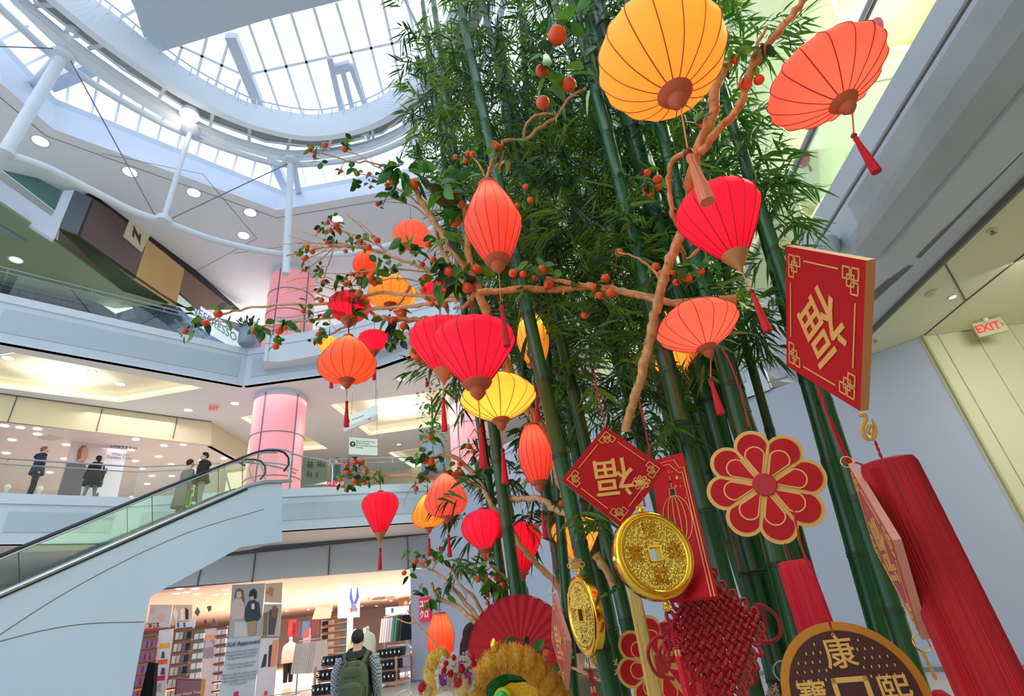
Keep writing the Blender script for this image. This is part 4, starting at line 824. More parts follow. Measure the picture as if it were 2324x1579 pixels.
wallp(GA - gd * 14 + gn * 38, GB + gd * 3 + gn * 38); wallp(GB + gd * .35, GB + gd * 3 + gn * 38); wallp(GA - gd * 4.2 + gn * .4, GA - gd * 14 + gn * 38); struct(m.build('wall_shop_interior', IN))
r = random.Random(5)
for y_, xs in ((1338, 8), (1345, 9), (1354, 10), (1364, 9), (1374, 8), (1384, 6)):
    for i in range(xs):
        x = 640 + (i + (y_ % 3) * .3) * 290 / xs + r.uniform(-4, 4)
        if 762 < x < 800 and y_ > 1335: continue
        p = onz(x, y_ + r.uniform(-2, 2), zs - .01)
        if (p[:2] - GA).dot(gn) > 36: continue
        q = MB(); q.lathe(p, [(.11, 0), (.11, -.01)], 10); tag(q.build('shop_downlight', LAMP), 'small bright downlight in the ceiling of the ground floor shop', 'ceiling light', 'downlights of the ground floor shop')
for x, y in ((408, 1336), (442, 1336), (424, 1344), (400, 1347), (447, 1348), (490, 1350), (512, 1339), (514, 1348)):
    p = onz(x, y, zs - .01); q = MB(); q.lathe(p, [(.13, 0), (.13, -.01)], 10); tag(q.build('shop_downlight', LAMP), 'bright downlight in the ground floor shop ceiling left of the tall children poster', 'ceiling light', 'downlights over the shop wall display')
def gposter(px, k, name, mat, lb, parts=(), th=.05, text=()):
    pl = lambda x, y: gv(x, y, k); t = thing(name, pl(*px[-1]), lb, 'poster'); flat(px, pl, 'panel', mat, th=th, parent=t)
    for i, (pp, nm, col) in enumerate(parts): flat(pp, pl, nm, M('print_%d_%d_%d' % col, col, .6), th=.012, parent=t, off=.012 + .004 * i)
    for tx, x, y, s, col in text:
        f = Frame(pl(x, y), (gd[0], gd[1], 0), (0, 0, 1), 1, 1); q = MB(); textmesh(q, tx, f, 0, 0, s, .01, .05, bold=.003 if s > .15 else 0); q.build('lettering', M('print_%d_%d_%d' % col, col, .6), t)
    return t
PW = M('poster_white', (226, 226, 236), .5); PB = M('poster_pale_blue', (196, 208, 224), .5)
gposter([(527, 1327), (602, 1323), (590, 1443), (518, 1448)], 0, 'window_poster', M('poster_street', (176, 176, 182), .5), 'tall window poster of two walking children above the pale blue text panel',
    [([(533, 1412), (570, 1410), (568, 1444), (531, 1446)], 'pale_skirt_print', (206, 206, 214)), ([(527, 1365), (536, 1358), (550, 1358), (556, 1380), (552, 1404), (528, 1406), (522, 1392)], 'pink_jumper_print', (214, 190, 190)),
     ([(531, 1362), (535, 1340), (543, 1334), (552, 1340), (555, 1368), (549, 1362), (546, 1345), (538, 1345)], 'red_hair_print', (140, 86, 72)), ([(536, 1350), (538, 1342), (547, 1342), (549, 1352), (543, 1358)], 'face_print', (222, 190, 176)),
     ([(557, 1380), (564, 1364), (576, 1360), (588, 1368), (592, 1400), (586, 1408), (560, 1412), (555, 1405)], 'navy_jumper_print', (52, 64, 82)), ([(565, 1352), (568, 1340), (577, 1335), (583, 1342), (582, 1358), (572, 1360)], 'dark_hat_print', (40, 40, 46)), ([(567, 1354), (576, 1352), (577, 1361), (569, 1362)], 'face_print', (214, 172, 150)),
     ([(561, 1411), (582, 1408), (580, 1440), (563, 1442)], 'tan_trousers_print', (176, 148, 122)), ([(571, 1370), (578, 1369), (578, 1382), (571, 1382)], 'white_emblem_print', (220, 220, 226))])
gposter([(516, 1449), (591, 1443), (576, 1590), (496, 1590)], 0, 'window_poster', PB, 'pale blue window panel headed Kid Approved', text=[('Kid Approved', 554, 1459, .19, (60, 66, 82)), ('New lines for our comfort\ndesigned easy for a Finish\nby parents everywhere\n\nTried for two years old\nto our team will love\n\nMade for life for days to wear\nevery season means this kind\nwith a quality it was tested\nby one nation', 546, 1512, .10, (120, 130, 150)), ],
    parts=[([(531, 1570), (542, 1568), (541, 1580), (530, 1582)], 'red_logo_square', (206, 40, 86))])
gposter([(603, 1324), (641, 1321), (639, 1368), (600, 1366)], 0, 'window_poster', M('poster_sand', (214, 186, 164), .5), 'small warm interior photo at the top right of the children poster', [([(603, 1345), (612, 1330), (622, 1335), (618, 1355)], 'tan_shape_print', (186, 140, 104))])
gposter([(599, 1371), (640, 1370), (634, 1444), (592, 1444)], 0, 'window_poster', M('poster_sage', (196, 186, 180), .5), 'photo of hanging clothes right of the walking children', [([(599, 1390), (609, 1388), (605, 1443), (596, 1443)], 'olive_coat_print', (122, 116, 96)), ([(611, 1384), (632, 1380), (622, 1440), (608, 1440)], 'plum_coat_print', (92, 76, 84)), ([(618, 1376), (628, 1374), (630, 1400), (617, 1402)], 'brown_coat_print', (134, 98, 80))])
gposter([(592, 1448), (633, 1447), (621, 1590), (577, 1590)], 0, 'window_poster', M('poster_lilac_white', (224, 220, 234), .5), 'white lower window panel with an orange strip and two small dark figures', [([(619, 1453), (633, 1450), (627, 1510), (613, 1514)], 'orange_strip', (240, 156, 120)), ([(592, 1515), (600, 1484), (606, 1484), (603, 1512)], 'dark_figure_print', (60, 58, 74)), ([(608, 1513), (611, 1465), (618, 1462), (613, 1512)], 'dark_figure_print', (84, 60, 66)), ([(600, 1568), (607, 1567), (606, 1578), (599, 1579)], 'red_logo_square', (226, 80, 90))])
# left display wall inside the shop
k0 = 1.2; gl = lambda x, y: gv(x, y, k0)
def shelfunit(px, rows, lb, board=(110, 62, 52)):
    x0, x1, xb0, xb1, y0, y1 = px; t = thing('shelf_unit', gl((xb0 + xb1) / 2, y1), lb, 'shelf')
    for i in range(rows + 1):
        f = i / rows; y = y0 + (y1 - y0) * f; a, b = gl(x0 + (xb0 - x0) * f, y), gl(x1 + (xb1 - x1) * f, y - 3); q = MB(); c = (a + b) / 2; c[2] = a[2]; q.box(c, (np.linalg.norm((b - a)[:2]), .35, .05), [nrm(V(b[0] - a[0], b[1] - a[1], 0)), V(-gd[1], gd[0], 0), V(0, 0, 1)]); q.build('shelf_board', M('board_%d' % board[0], board, .5), t)
    return t
def goods(px, rows, cols, name, mats, lb, cat, grp, hf=.62, wf=.8, dp=.25):
    x0, x1, xb0, xb1, y0, y1 = px
    for i in range(rows):
        for j in range(cols):
            f = (i + .97) / rows; y = y0 + (y1 - y0) * f; xa, xb = x0 + (xb0 - x0) * f, x1 + (xb1 - x1) * f; a, b = gl(xa, y), gl(xb, y - 3); w = np.linalg.norm((b - a)[:2]) / cols; hgt = (gl(xa, y0)[2] - gl(xa, y1)[2]) / rows * hf
            c = a + (b - a) * ((j + .5) / cols); c[2] = a[2] + hgt / 2 + .035; q = MB(); n_ = 4 if name == 'folded_stack' else 1
            for s_ in range(n_): q.box(c + V(0, 0, (s_ - (n_ - 1) / 2) * hgt / n_), (w * wf, dp, hgt / n_ * .92), [V(gd[0], gd[1], 0), V(-gd[1], gd[0], 0), V(0, 0, 1)])
            o = q.build(name, mats[j % len(mats)])
            tag(o, lb[j % len(lb)], cat, grp)
            if name == 'shirt_package': q = MB(); q.box(c - V(-gd[1], gd[0], 0) * (dp / 2 + .01), (w * wf * .6, .02, hgt * .8), [V(gd[0], gd[1], 0), V(-gd[1], gd[0], 0), V(0, 0, 1)]); q.build('printed_front', M('pack_violet', (112, 112, 176), .4), o)
u1 = (330, 358, 298, 345, 1447, 1590); shelfunit(u1, 5, 'shelf unit of red packages at the left edge of the shop window'); goods(u1, 5, 3, 'shirt_package', [M('pack_red', (206, 44, 66), .4)], ['red and violet clothing package on the leftmost shop shelves'], 'package', 'red packages on the leftmost shelves')
u2 = (402, 438, 376, 418, 1428, 1590); shelfunit(u2, 6, 'shelf unit of folded clothes in white, grey and black'); FC = [M('fold_white', (226, 222, 224), .8), M('fold_cream', (206, 194, 190), .8), M('fold_grey', (110, 116, 130), .8), M('fold_black', (44, 40, 46), .8)]
goods(u2, 6, 4, 'folded_stack', FC, ['stack of folded white clothes on the wall shelves', 'stack of folded cream clothes on the wall shelves', 'stack of folded slate grey clothes on the wall shelves', 'stack of folded black clothes on the wall shelves'], 'folded clothes', 'folded clothes on the wall shelves')
u3 = (443, 466, 424, 452, 1432, 1590); shelfunit(u3, 7, 'narrow shelf unit of small white boxes beside the pink hat poster', (60, 120, 108)); goods(u3, 7, 2, 'white_box', [M('box_white', (232, 228, 234), .6)], ['small white box on the narrow green-edged shelves'], 'box', 'white boxes on the narrow shelves')
u4 = (492, 517, 480, 503, 1424, 1590); shelfunit(u4, 8, 'shelf unit of white packs just left of the children poster'); goods(u4, 8, 2, 'white_pack', [M('box_white', (232, 228, 234), .6), M('pack_pale_lilac', (206, 204, 222), .6)], ['white clothing pack on the shelves left of the children poster', 'pale lilac clothing pack on the shelves left of the children poster'], 'package', 'white packs left of the children poster')
gposter([(331, 1415), (364, 1412), (362, 1427), (328, 1431)], k0, 'price_banner', M('price_red', (226, 54, 60), .5), 'red price banner reading FER 29.90 at the left of the shop', text=[('FER 29.90', 346, 1421, .2, (250, 246, 246))])
gposter([(361, 1430), (394, 1426), (372, 1590), (345, 1590)], k0, 'price_poster', PW, 'tall white price poster with yellow, orange and pink labels', [([(363, 1460), (386, 1458), (384, 1470), (361, 1472)], 'yellow_label', (244, 180, 60)), ([(359, 1497), (381, 1495), (379, 1506), (357, 1508)], 'orange_label', (240, 100, 56)), ([(354, 1534), (375, 1532), (373, 1543), (352, 1545)], 'pink_label', (206, 36, 96)),
     ([(366, 1493), (368, 1478), (373, 1478), (374, 1493)], 'dark_garment_print', (70, 84, 100)), ([(364, 1530), (368, 1515), (374, 1516), (374, 1530)], 'navy_garment_print', (60, 80, 116)), ([(354, 1568), (360, 1550), (365, 1550), (364, 1570)], 'grey_garment_print', (170, 176, 200))])
gposter([(341, 1372), (391, 1372), (385, 1423), (333, 1425)], k0, 'wall_photo', M('photo_fog', (212, 206, 208), .5), 'pale grey photo panel high on the shop wall at far left', [([(356, 1400), (365, 1388), (374, 1398), (368, 1412)], 'pink_shape_print', (226, 186, 186)), ([(341, 1380), (350, 1378), (349, 1392), (342, 1393)], 'rose_shape_print', (214, 180, 184))])
gposter([(393, 1372), (437, 1372), (436, 1408), (388, 1420)], k0, 'wall_photo', M('photo_peach', (226, 190, 178), .5), 'peach photo panel with white ghost shirts on the shop wall', [([(392, 1390), (398, 1378), (404, 1392), (400, 1412)], 'white_shirt_print', (246, 240, 238)), ([(410, 1384), (416, 1378), (421, 1404), (410, 1408)], 'white_shirt_print', (246, 240, 238)), ([(421, 1378), (428, 1384), (427, 1405), (421, 1405)], 'black_shirt_print', (40, 40, 40))])
gposter([(400, 1408), (444, 1404), (441, 1424), (397, 1427)], k0 - .1, 'size_chart', PW, 'small white size chart above the folded clothes shelves', [([(402, 1414), (406, 1411), (407, 1423), (403, 1424)], 'navy_garment_print', (76, 84, 130)), ([(416, 1413), (420, 1411), (421, 1422), (417, 1423)], 'navy_garment_print', (76, 84, 130)), ([(402, 1409), (430, 1407), (430, 1409), (402, 1411)], 'orange_strip', (240, 130, 80))])
for i, (pp, cl) in enumerate((([(441, 1390), (448, 1376), (454, 1388), (448, 1399)], (110, 108, 116)), ([(469, 1376), (479, 1374), (479, 1384), (473, 1388)], (110, 100, 106)), ([(478, 1420), (484, 1402), (492, 1412), (490, 1421)], (112, 116, 112)), ([(462, 1412), (466, 1404), (470, 1412), (466, 1417)], (80, 76, 90)))):
    tag(flat(pp, gl, 'pinned_garment', M('garment_%d' % i, cl, .8), th=.06), ['grey garment pinned high on the shop wall, leftmost of the four', 'grey-brown garment pinned at the top of the shop wall', 'grey hooded garment pinned just above the white pack shelves', 'tiny dark garment pinned beside the hat poster'][i], 'garment')
gposter([(466, 1428), (492, 1424), (482, 1590), (450, 1590)], k0 - .15, 'hat_poster', M('poster_blush', (226, 206, 212), .5), 'blush hat poster with a peach strip between the shelves', [([(465, 1442), (489, 1438), (487, 1450), (464, 1453)], 'peach_strip', (244, 168, 130)), ([(463, 1455), (487, 1452), (483, 1493), (459, 1493)], 'mauve_photo_print', (170, 148, 160)), ([(464, 1462), (472, 1450), (484, 1460), (484, 1467), (465, 1470)], 'hat_print', (206, 190, 200))])
# long black trousers on a rail in front
pp = [gv(x, y, .4) for x, y in ((339, 1502), (358, 1504), (352, 1590), (318, 1590))]; q = MB(); n_ = 14
rows = [[pp[0] * (1 - i / n_) + pp[1] * (i / n_) + V(0, -.05 * (i % 2), 0) for i in range(n_ + 1)], [pp[3] * (1 - i / n_) + pp[2] * (i / n_) + V(0, -.1 * (i % 2), 0) for i in range(n_ + 1)]]
q.loft(rows); tag(q.build('hanging_trousers', M('black_cloth', (26, 26, 32), .8), solid=.03), 'long pleated black trousers hanging at the left of the shop window', 'trousers')
gposter([(400, 1539), (464, 1541), (456, 1600), (392, 1600)], -6, 'framed_sign', M('frame_maroon', (124, 60, 72), .4), 'maroon framed sign with a gold edge at the bottom of the shop window', [([(404, 1543), (458, 1545), (452, 1600), (398, 1600)], 'mauve_face_print', (140, 92, 104)), ([(458, 1541), (468, 1542), (460, 1600), (452, 1600)], 'gold_edge', (196, 148, 50))], th=.12, text=[('Lunar New Year', 425, 1573, .10, (226, 214, 214))])
# interior fittings
def mannequin(x, yh, yf, lb, top, legs=None, kk=4, h=1.85, head=True):
    p = onz(x, yf, 0.05) if yf else None
    if p is None: p = PH(x, yh, 25); p = V(p[0], p[1], p[2] - h)
    t = thing('mannequin', p, lb, 'mannequin'); L = lambda s, z, a=0: p + V(gd[0], gd[1], 0) * s + V(0, 0, z) + V(gd[1], -gd[0], 0) * a
    MW_ = M('mannequin_white', (238, 234, 230), .4); vs = [L(0, .95), L(0, 1.2), L(0, 1.45), L(0, 1.58), L(0, 1.74, .02), L(-.2, 1.42), L(-.27, 1.15), L(-.22, .9, .1), L(.2, 1.42), L(.27, 1.15), L(.22, .9, .1), L(-.09, .85), L(-.1, .48), L(-.1, .08), L(.09, .85), L(.1, .48), L(.1, .08)]
    sv, sf = skin_mesh(vs, [(0, 1), (1, 2), (2, 3), (3, 4), (2, 5), (5, 6), (6, 7), (2, 8), (8, 9), (9, 10), (0, 11), (11, 12), (12, 13), (0, 14), (14, 15), (15, 16)], [.13, .12, .14, .05, .1, .06, .05, .03, .06, .05, .03, .09, .07, .05, .09, .07, .05])
    q = MB(); q.add(sv, sf); q.build('body', MW_, t, True)
    q = MB(); rows = [[L(wx * math.cos(g), z, wx * .6 * math.sin(g)) for g in np.linspace(0, 2 * PI, 17)] for z, wx in ((1.5, .14), (1.42, .27), (1.2, .31), (.95, .3), (.8, .31))]; q.loft(rows); q.build('jacket', M('cloth_%d_%d_%d' % top, top, .8, bump=.4, bscale=9), t, True, solid=.02)
    if legs:
        for s in (-1, 1): q = MB(); q.tube([L(s * .1, .85), L(s * .1, .45), L(s * .1, .12)], [.12, .1, .08], 10); q.build('trouser_leg', M('cloth_%d_%d_%d' % legs, legs, .8), t, True)
    return t
def fpos(x, yf): return yf
mannequin(652, 1430, 1556, 'white mannequin in a cream knit and black leggings inside the shop', (236, 224, 216), (30, 28, 32))
mannequin(832, 1405, 1545, 'mannequin in a cream puffer jacket and khaki trousers behind the backpack shopper', (236, 230, 206), (128, 118, 96))
mannequin(803, 1385, 1535, 'mannequin in a pale green puffer jacket near the jeans shelves', (206, 214, 176), (206, 196, 180))
mannequin(826, 1398, 1532, 'white mannequin with a lime scarf behind the cream jacket one', (240, 236, 236), None)
for x, y, lb, col in ((30, 1066, 'mannequin bust in pale denim at the left edge of the upstairs shop', (170, 190, 220)), (100, 1080, 'mannequin bust in a cream coat behind the man in navy', (206, 192, 170)), (308, 1082, 'mannequin in a beige coat and white cap in the upstairs shop', (172, 146, 120)), (397, 1085, 'mannequin in a pale pink coat left of the escalator riders', (238, 208, 204))):
    p = tv(x, y, 2.2 if x > 200 else 1.2); p = V(p[0], p[1], F2); s = 1.75; t = thing('mannequin', p, lb, 'mannequin'); q = MB(); q.lathe(p, [(.2, .0), (.22, .6), (.3, .9), (.26, 1.2), (.24, 1.35), (.08, 1.45)], 16); q.build('coat', M('coat_%d' % col[0], col, .8, bump=.5, bscale=6), t, True)
    q = MB(); q.lathe(p, [(.05, 1.4), (.05, 1.52), (.1, 1.58), (.11, 1.68), (.06, 1.76)], 12); q.build('head', M('mannequin_white', (238, 234, 230), .4), t, True)
planter(V(*tv(372, 1110, 1.8)[:2], F2), .9, 'green leafy plant among the upstairs mannequins', 'bush', 9)
# rack of skirts
def rack(xl, xr, yt, yf, lb, cols, L_=.8, n=12, kk=5):
    a = onz(xl, yf, 0.02); b = onz(xr, yf, .02); b = a + nrm(b - a) * np.linalg.norm(b - a); zt_ = 1.5 + (yf - 0) * 0; ht = PH(xl, yt, np.hypot(a[0], a[1]))[2]; t = thing('clothes_rack', (a + b) / 2, lb, 'clothes rack')
    q = MB(); q.tube([a, V(a[0], a[1], ht), V(b[0], b[1], ht), b], .025, 6); q.tube([a + V(0, -.3, 0), a + V(0, .3, 0)], .02, 6); q.tube([b + V(0, -.3, 0), b + V(0, .3, 0)], .02, 6); q.build('rail_frame', STEEL, t)
    d = nrm(V(b[0] - a[0], b[1] - a[1], 0)); w = np.linalg.norm((b - a)[:2]); sd = V(-d[1], d[0], 0)
    for i in range(n):
        c = V(a[0], a[1], ht - .06) + d * w * (i + .5) / n; q = MB(); q.prism([c + sd * .18, c - sd * .18, c - sd * .28 - V(0, 0, L_), c + sd * .28 - V(0, 0, L_)], d * w / n * .7); cc = cols[i * len(cols) // n]
        tag(q.build('hanging_garment', M('gar_%d_%d_%d' % cc, cc, .9)), 'garment in %s hanging on the %s' % ({0: 'the left third'}.get(i * 3 // n, 'the middle third' if i * 3 // n == 1 else 'the right third'), lb.split(' with')[0]), 'garment', 'garments on the ' + lb.split(' with')[0])
rack(672, 724, 1456, 1573, 'long skirt rack with cream and pink garments', [(226, 214, 200), (232, 222, 206), (236, 206, 204)], .9)
rack(872, 924, 1400, 1532, 'tall clothes rack with white and lilac garments', [(230, 226, 230), (206, 200, 222), (60, 140, 116), (36, 40, 44)], .85, 9)
rack(880, 920, 1466, 1535, 'low clothes rack with navy and lilac garments', [(54, 58, 78), (210, 204, 218), (200, 196, 222)], .8, 8)
# jeans shelves
ja = onz(731, 1500, .02); jb = onz(792, 1497, .02); hj = np.hypot(ja[0], ja[1]); jt = PH(731, 1406, hj)[2]; d = nrm(V(jb[0] - ja[0], jb[1] - ja[1], 0)); w = np.linalg.norm((jb - ja)[:2]); sd = V(-d[1], d[0], 0)
t = thing('jeans_shelf', (ja + jb) / 2, 'wooden jeans shelf unit filled with folded stacks', 'shelf')
for i in range(7): q = MB(); q.box((ja + jb) / 2 + V(0, 0, jt * i / 6), (w, .45, .05), [d, sd, V(0, 0, 1)]); q.build('shelf_board', M('shelf_wood', (214, 150, 116), .5), t)
for s in (0, 1): q = MB(); q.box(ja + d * w * s + V(0, 0, jt / 2), (.05, .45, jt), [d, sd, V(0, 0, 1)]); q.build('side_panel', M('shelf_side', (228, 220, 222), .5), t)
jc = [(50, 54, 70), (206, 200, 192), (120, 122, 100), (70, 100, 130)]; jn = ['near-black', 'off-white', 'khaki and cream', 'blue denim']
for i in range(6):
    for j in range(4):
        q = MB(); c = ja + d * w * (j + .5) / 4 + V(0, 0, jt * i / 6)
        for s in range(5): q.box(c + V(0, 0, .06 + s * .058) + sd * random.uniform(-.02, .02), (w / 4 * .85, .36, .05), [d, sd, V(0, 0, 1)])
        tag(q.build('folded_stack', M('jean_%d' % j, jc[j], .9)), 'folded stack of %s trousers on the jeans shelf unit' % jn[j], 'folded clothes', 'folded stacks on the jeans shelf')
# display tables with dark folded piles
for (xl, xr, yt, yf), lb in (((718, 778, 1500, 1590), 'stepped display table of dark folded clothes left of the backpack shopper'), ((848, 906, 1484, 1560), 'stepped display table of dark folded clothes right of the backpack shopper')):
    a = onz(xl, yf, .02); b = onz(xr, yf - 6, .02); hh = np.hypot(a[0], a[1]); zt_ = PH(xl, yt, hh)[2]; d = nrm(V(b[0] - a[0], b[1] - a[1], 0)); w = np.linalg.norm((b - a)[:2]); sd = V(-d[1], d[0], 0); t = thing('display_table', (a + b) / 2, lb, 'table')
    for i in range(3): q = MB(); q.box((a + b) / 2 + V(0, 0, zt_ * (i + .35) / 3) + sd * (.25 + .2 * i), (w, .9, .05), [d, sd, V(0, 0, 1)]); q.build('table_shelf', M('shelf_wood', (214, 150, 116), .5), t)
    for s in (.02, .98):
        for u in (-.15, .9): q = MB(); q.box(a + d * w * s + sd * u + V(0, 0, zt_ * .42), (.06, .06, zt_ * .84), [d, sd, V(0, 0, 1)]); q.build('leg', M('shelf_wood', (214, 150, 116), .5), t)
    for i in range(3):
        for j in range(6):
            q = MB(); c = a + d * w * (j + .5) / 6 + V(0, 0, zt_ * (i + .35) / 3 + .03) + sd * (-.08 + .2 * i)
            for s in range(5): q.box(c + V(0, 0, .03 + s * .05) + d * random.uniform(-.02, .02), (w / 6 * .85, .34, .042), [d, sd, V(0, 0, 1)])
            o = q.build('folded_stack', M('dark_fold', (38, 40, 48), .8, noise=.4, nscale=9)); tag(o, 'dark folded clothes on the display table %s of the backpack shopper' % ('left' if xl < 800 else 'right'), 'folded clothes', 'dark folded stacks %s of the shopper' % ('left' if xl < 800 else 'right'))
            q = MB(); q.box(c - sd * .18 + V(0, 0, .14), (w / 6 * .3, .01, .06), [d, sd, V(0, 0, 1)]); q.build('size_label', M('sign_white', (250, 250, 250), .5), o)
gposter([(767, 1330), (819, 1325), (816, 1400), (766, 1403)], 5, 'hanging_poster', PW, 'white hanging poster with a blue forked harness shape', [([(796, 1334), (798, 1334), (800, 1358), (804, 1370), (798, 1372), (793, 1356)], 'blue_arm_print', (76, 96, 196)), ([(810, 1333), (812, 1333), (815, 1354), (808, 1371), (803, 1368), (808, 1354)], 'blue_arm_print', (76, 96, 196)), ([(797, 1372), (808, 1371), (808, 1386), (797, 1387)], 'grey_core_print', (120, 130, 160)), ([(795, 1380), (799, 1379), (799, 1388), (795, 1388)], 'red_dot_print', (226, 70, 80)), ([(806, 1379), (810, 1378), (810, 1386), (807, 1387)], 'red_dot_print', (226, 70, 80))])
gposter([(849, 1352), (879, 1350), (879, 1362), (849, 1363)], 6, 'hanging_sign', M('sign_pale', (236, 226, 222), .5), 'small white hanging sign with an up arrow in the shop', text=[('↑ women men', 864, 1357, .22, (60, 54, 54))])
gposter([(905, 1357), (928, 1354), (928, 1374), (905, 1375)], 6, 'wall_photo', M('photo_brown', (132, 92, 62), .5), 'small brown photo high at the right of the shop', [([(916, 1366), (922, 1362), (926, 1370), (918, 1374)], 'pale_shape_print', (214, 180, 150))])
gposter([(875, 1378), (928, 1374), (928, 1394), (875, 1396)], 3, 'hanging_sign', PW, 'pale hanging sign with a dark garment picture over the clothes racks', [([(888, 1380), (893, 1379), (893, 1389), (888, 1390)], 'navy_garment_print', (76, 84, 130))])
q = MB(); pt_ = gv(730, 1376, 6); q.prism([gv(x, y, 6) for x, y in ((717, 1377), (742, 1375), (736, 1403), (708, 1405))], V(0, .8, 0)); tag(q.build('hanging_block', M('tan_block', (232, 200, 176), .6)), 'tan slanted block hanging over the jeans shelf', 'display block')
for x, y, c_, lb in ((663, 1425, (226, 70, 80), 'red garment on the distant shop wall'), (694, 1428, (84, 130, 200), 'blue garment on the distant shop wall'), (672, 1430, (120, 70, 84), 'plum garment on the distant shop wall'), (697, 1444, (236, 160, 170), 'pink garment on the distant shop wall'), (714, 1420, (120, 126, 140), 'grey print on the distant shop wall')):
    p = gv(x, y, 8); q = MB(); q.box(p, (.35, .15, .75), [V(gd[0], gd[1], 0), V(-gd[1], gd[0], 0), V(0, 0, 1)]); tag(q.build('hanging_garment', M('far_%d' % c_[0], c_, .8)), lb, 'garment')
# red shop sign on the hoarding
hv = lambda x, y: onv(x, y, HA, HB) - nh * .5
f = frame_px((956, 1357), (979, 1355), (957, 1411), HA, HB); f.o = f.o - nrm(nh) * .05
q = MB(); f.rect(q, 0, 0, 1, 1, .05, 0); t = tag(q.build('shop_sign', M('shop_red', (226, 30, 70), .5, em=(226, 30, 70), es=.25)), 'square red shop sign with white characters on the hoarding', 'sign')
q = MB(); textmesh(q, 'ユニ', f, .5, .72, f.w * .44, .01, .05, bold=.01); textmesh(q, 'クロ', f, .5, .28, f.w * .44, .01, .05, bold=.01); q.build('lettering', M('sign_white', (250, 250, 250), .5), t)
# ================================================================ bamboo
CULM = M('bamboo_culm', (20, 82, 38), .3, noise=.4, nscale=5, coat=.12, stretch=(1, 1, .15))
NODE = M('bamboo_node', (30, 58, 38), .4)
CULM2 = M('bamboo_culm_yellowish', (62, 108, 44), .3, noise=.35, nscale=5, coat=.1, stretch=(1, 1, .15))
# (x1,y1,x2,y2 on the photo, horizontal distance, width px at first point, label)
CL = [(1040, 60, 1100, 375, 4.3, 24, 0, 'slim blue-green bamboo culm, leftmost of the tall ones at the top edge'),
      (1210, 120, 1300, 440, 3.9, 27, 0, 'bamboo culm at the top edge just left of the single high oranges'),
      (1365, 100, 1450, 330, 3.0, 44, 0, 'thick bamboo culm passing left behind the big yellow lantern'),
      (1300, 130, 1395, 420, 3.7, 25, 0, 'slim bamboo culm running down between the high oranges and the yellow lantern'),
      (1440, 310, 1520, 600, 2.9, 56, 0, 'thick glossy bamboo culm emerging below the big yellow lantern'),
      (1655, 240, 1860, 960, 3.0, 34, 0, 'tall bamboo culm standing left of the red diamond board'),
      (1861, 880, 1985, 1256, 2.7, 42, 0, 'thick bamboo culm rising behind the big red tassel'),
      (1645, 830, 1745, 1207, 2.75, 52, 0, 'thick bamboo culm directly behind the petalled flower board'),
      (1545, 950, 1625, 1260, 2.7, 54, 0, 'thick bamboo culm between the red card and the flower board'),
      (1720, 880, 1790, 1130, 3.3, 26, 0, 'slim bamboo culm just right of the flower culm'),
      (1095, 1000, 1140, 1330, 3.6, 26, 0, 'dark bamboo culm left of the red diamond-shaped lantern pair'),
      (1125, 1010, 1172, 1345, 3.3, 33, 0, 'dark bamboo culm behind the two lower red lanterns'),
      (1232, 860, 1330, 1300, 2.6, 40, 0, 'bamboo culm crossing in front of the low orange lantern'),
      (1365, 1166, 1410, 1360, 3.0, 38, 0, 'bamboo culm rising to the left corner of the centre diamond board'),
      (1280, 1290, 1298, 1520, 3.4, 30, 0, 'dark bamboo culm beside the edge-on gold coin'),
      (1500, 860, 1580, 1250, 3.2, 34, 1, 'yellow-green bamboo culm behind the red card with the lantern drawing'),
      (1215, 520, 1260, 760, 4.0, 32, 0, 'bamboo culm right of the orange spindle lantern'),
      (1150, 280, 1185, 480, 4.6, 22, 0, 'thin shaded bamboo culm deep in the foliage at upper left'),
      (1005, 250, 1030, 400, 4.9, 16, 0, 'thin bamboo culm at the left fringe of the foliage'),
      (1600, 620, 1650, 800, 3.3, 36, 1, 'yellow-green bamboo culm behind the flat orange-red lantern')]
culms = []
for x1, y1, x2, y2, h, w, k, lb in CL:
    a, b = PH(x1, y1, h), PH(x2, y2, h * 1.0); d = b - a
    if d[2] > 0: d = -d
    up_ = -d / abs(d[2]); base = b + up_ * (0 - b[2]); top_ = a + up_ * max(0, 8.3 - a[2])
    if abs(up_[0]) + abs(up_[1]) > .45: s_ = .45 / (abs(up_[0]) + abs(up_[1])); up_ = V(up_[0] * s_, up_[1] * s_, 1); base = a - up_ * a[2]; top_ = a + up_ * (8.3 - a[2])
    dep = -(MW.T @ (a - EYE))[2]; R_ = w * dep / F_ / 2 * .84
    t = thing('bamboo_culm', base, lb, 'bamboo'); q = MB(); L_ = np.linalg.norm(top_ - base); u = (top_ - base) / L_
    prof_ = []; z = random.uniform(0, .3); hs = [0]
    while z < L_ - .1: hs.append(z); z += .43
    hs.append(L_)
    pr = []
    for i in range(len(hs) - 1):
        tp = 1 - .2 * hs[i] / L_; pr += [(R_ * tp, hs[i] + .02), (R_ * tp * .97, (hs[i] + hs[i + 1]) / 2), (R_ * tp * 1.0, hs[i + 1] - .02)]
    pr2 = [pr[0]]
    for i in range(len(hs) - 1):
        if i: tp = R_ * (1 - .2 * hs[i] / L_); pr2 += [(tp, hs[i] - .016), (tp * 1.08, hs[i] - .006), (tp * 1.01, hs[i]), (tp * 1.07, hs[i] + .006), (tp, hs[i] + .014)]
        pr2.append(pr[i * 3 + 1])
    pr2.append(pr[-1]); q.lathe(base, pr2, 14, u); nd = [j for j in range(len(pr2) - 1) if abs(pr2[j + 1][1] - pr2[j][1]) < .013]
    for j in nd:
        for k2 in range(14): q.mi[j * 14 + k2] = 1
    q.build('culm', [CULM2 if k else CULM, NODE], t, True)
    culms.append([t, base, u, L_, []])
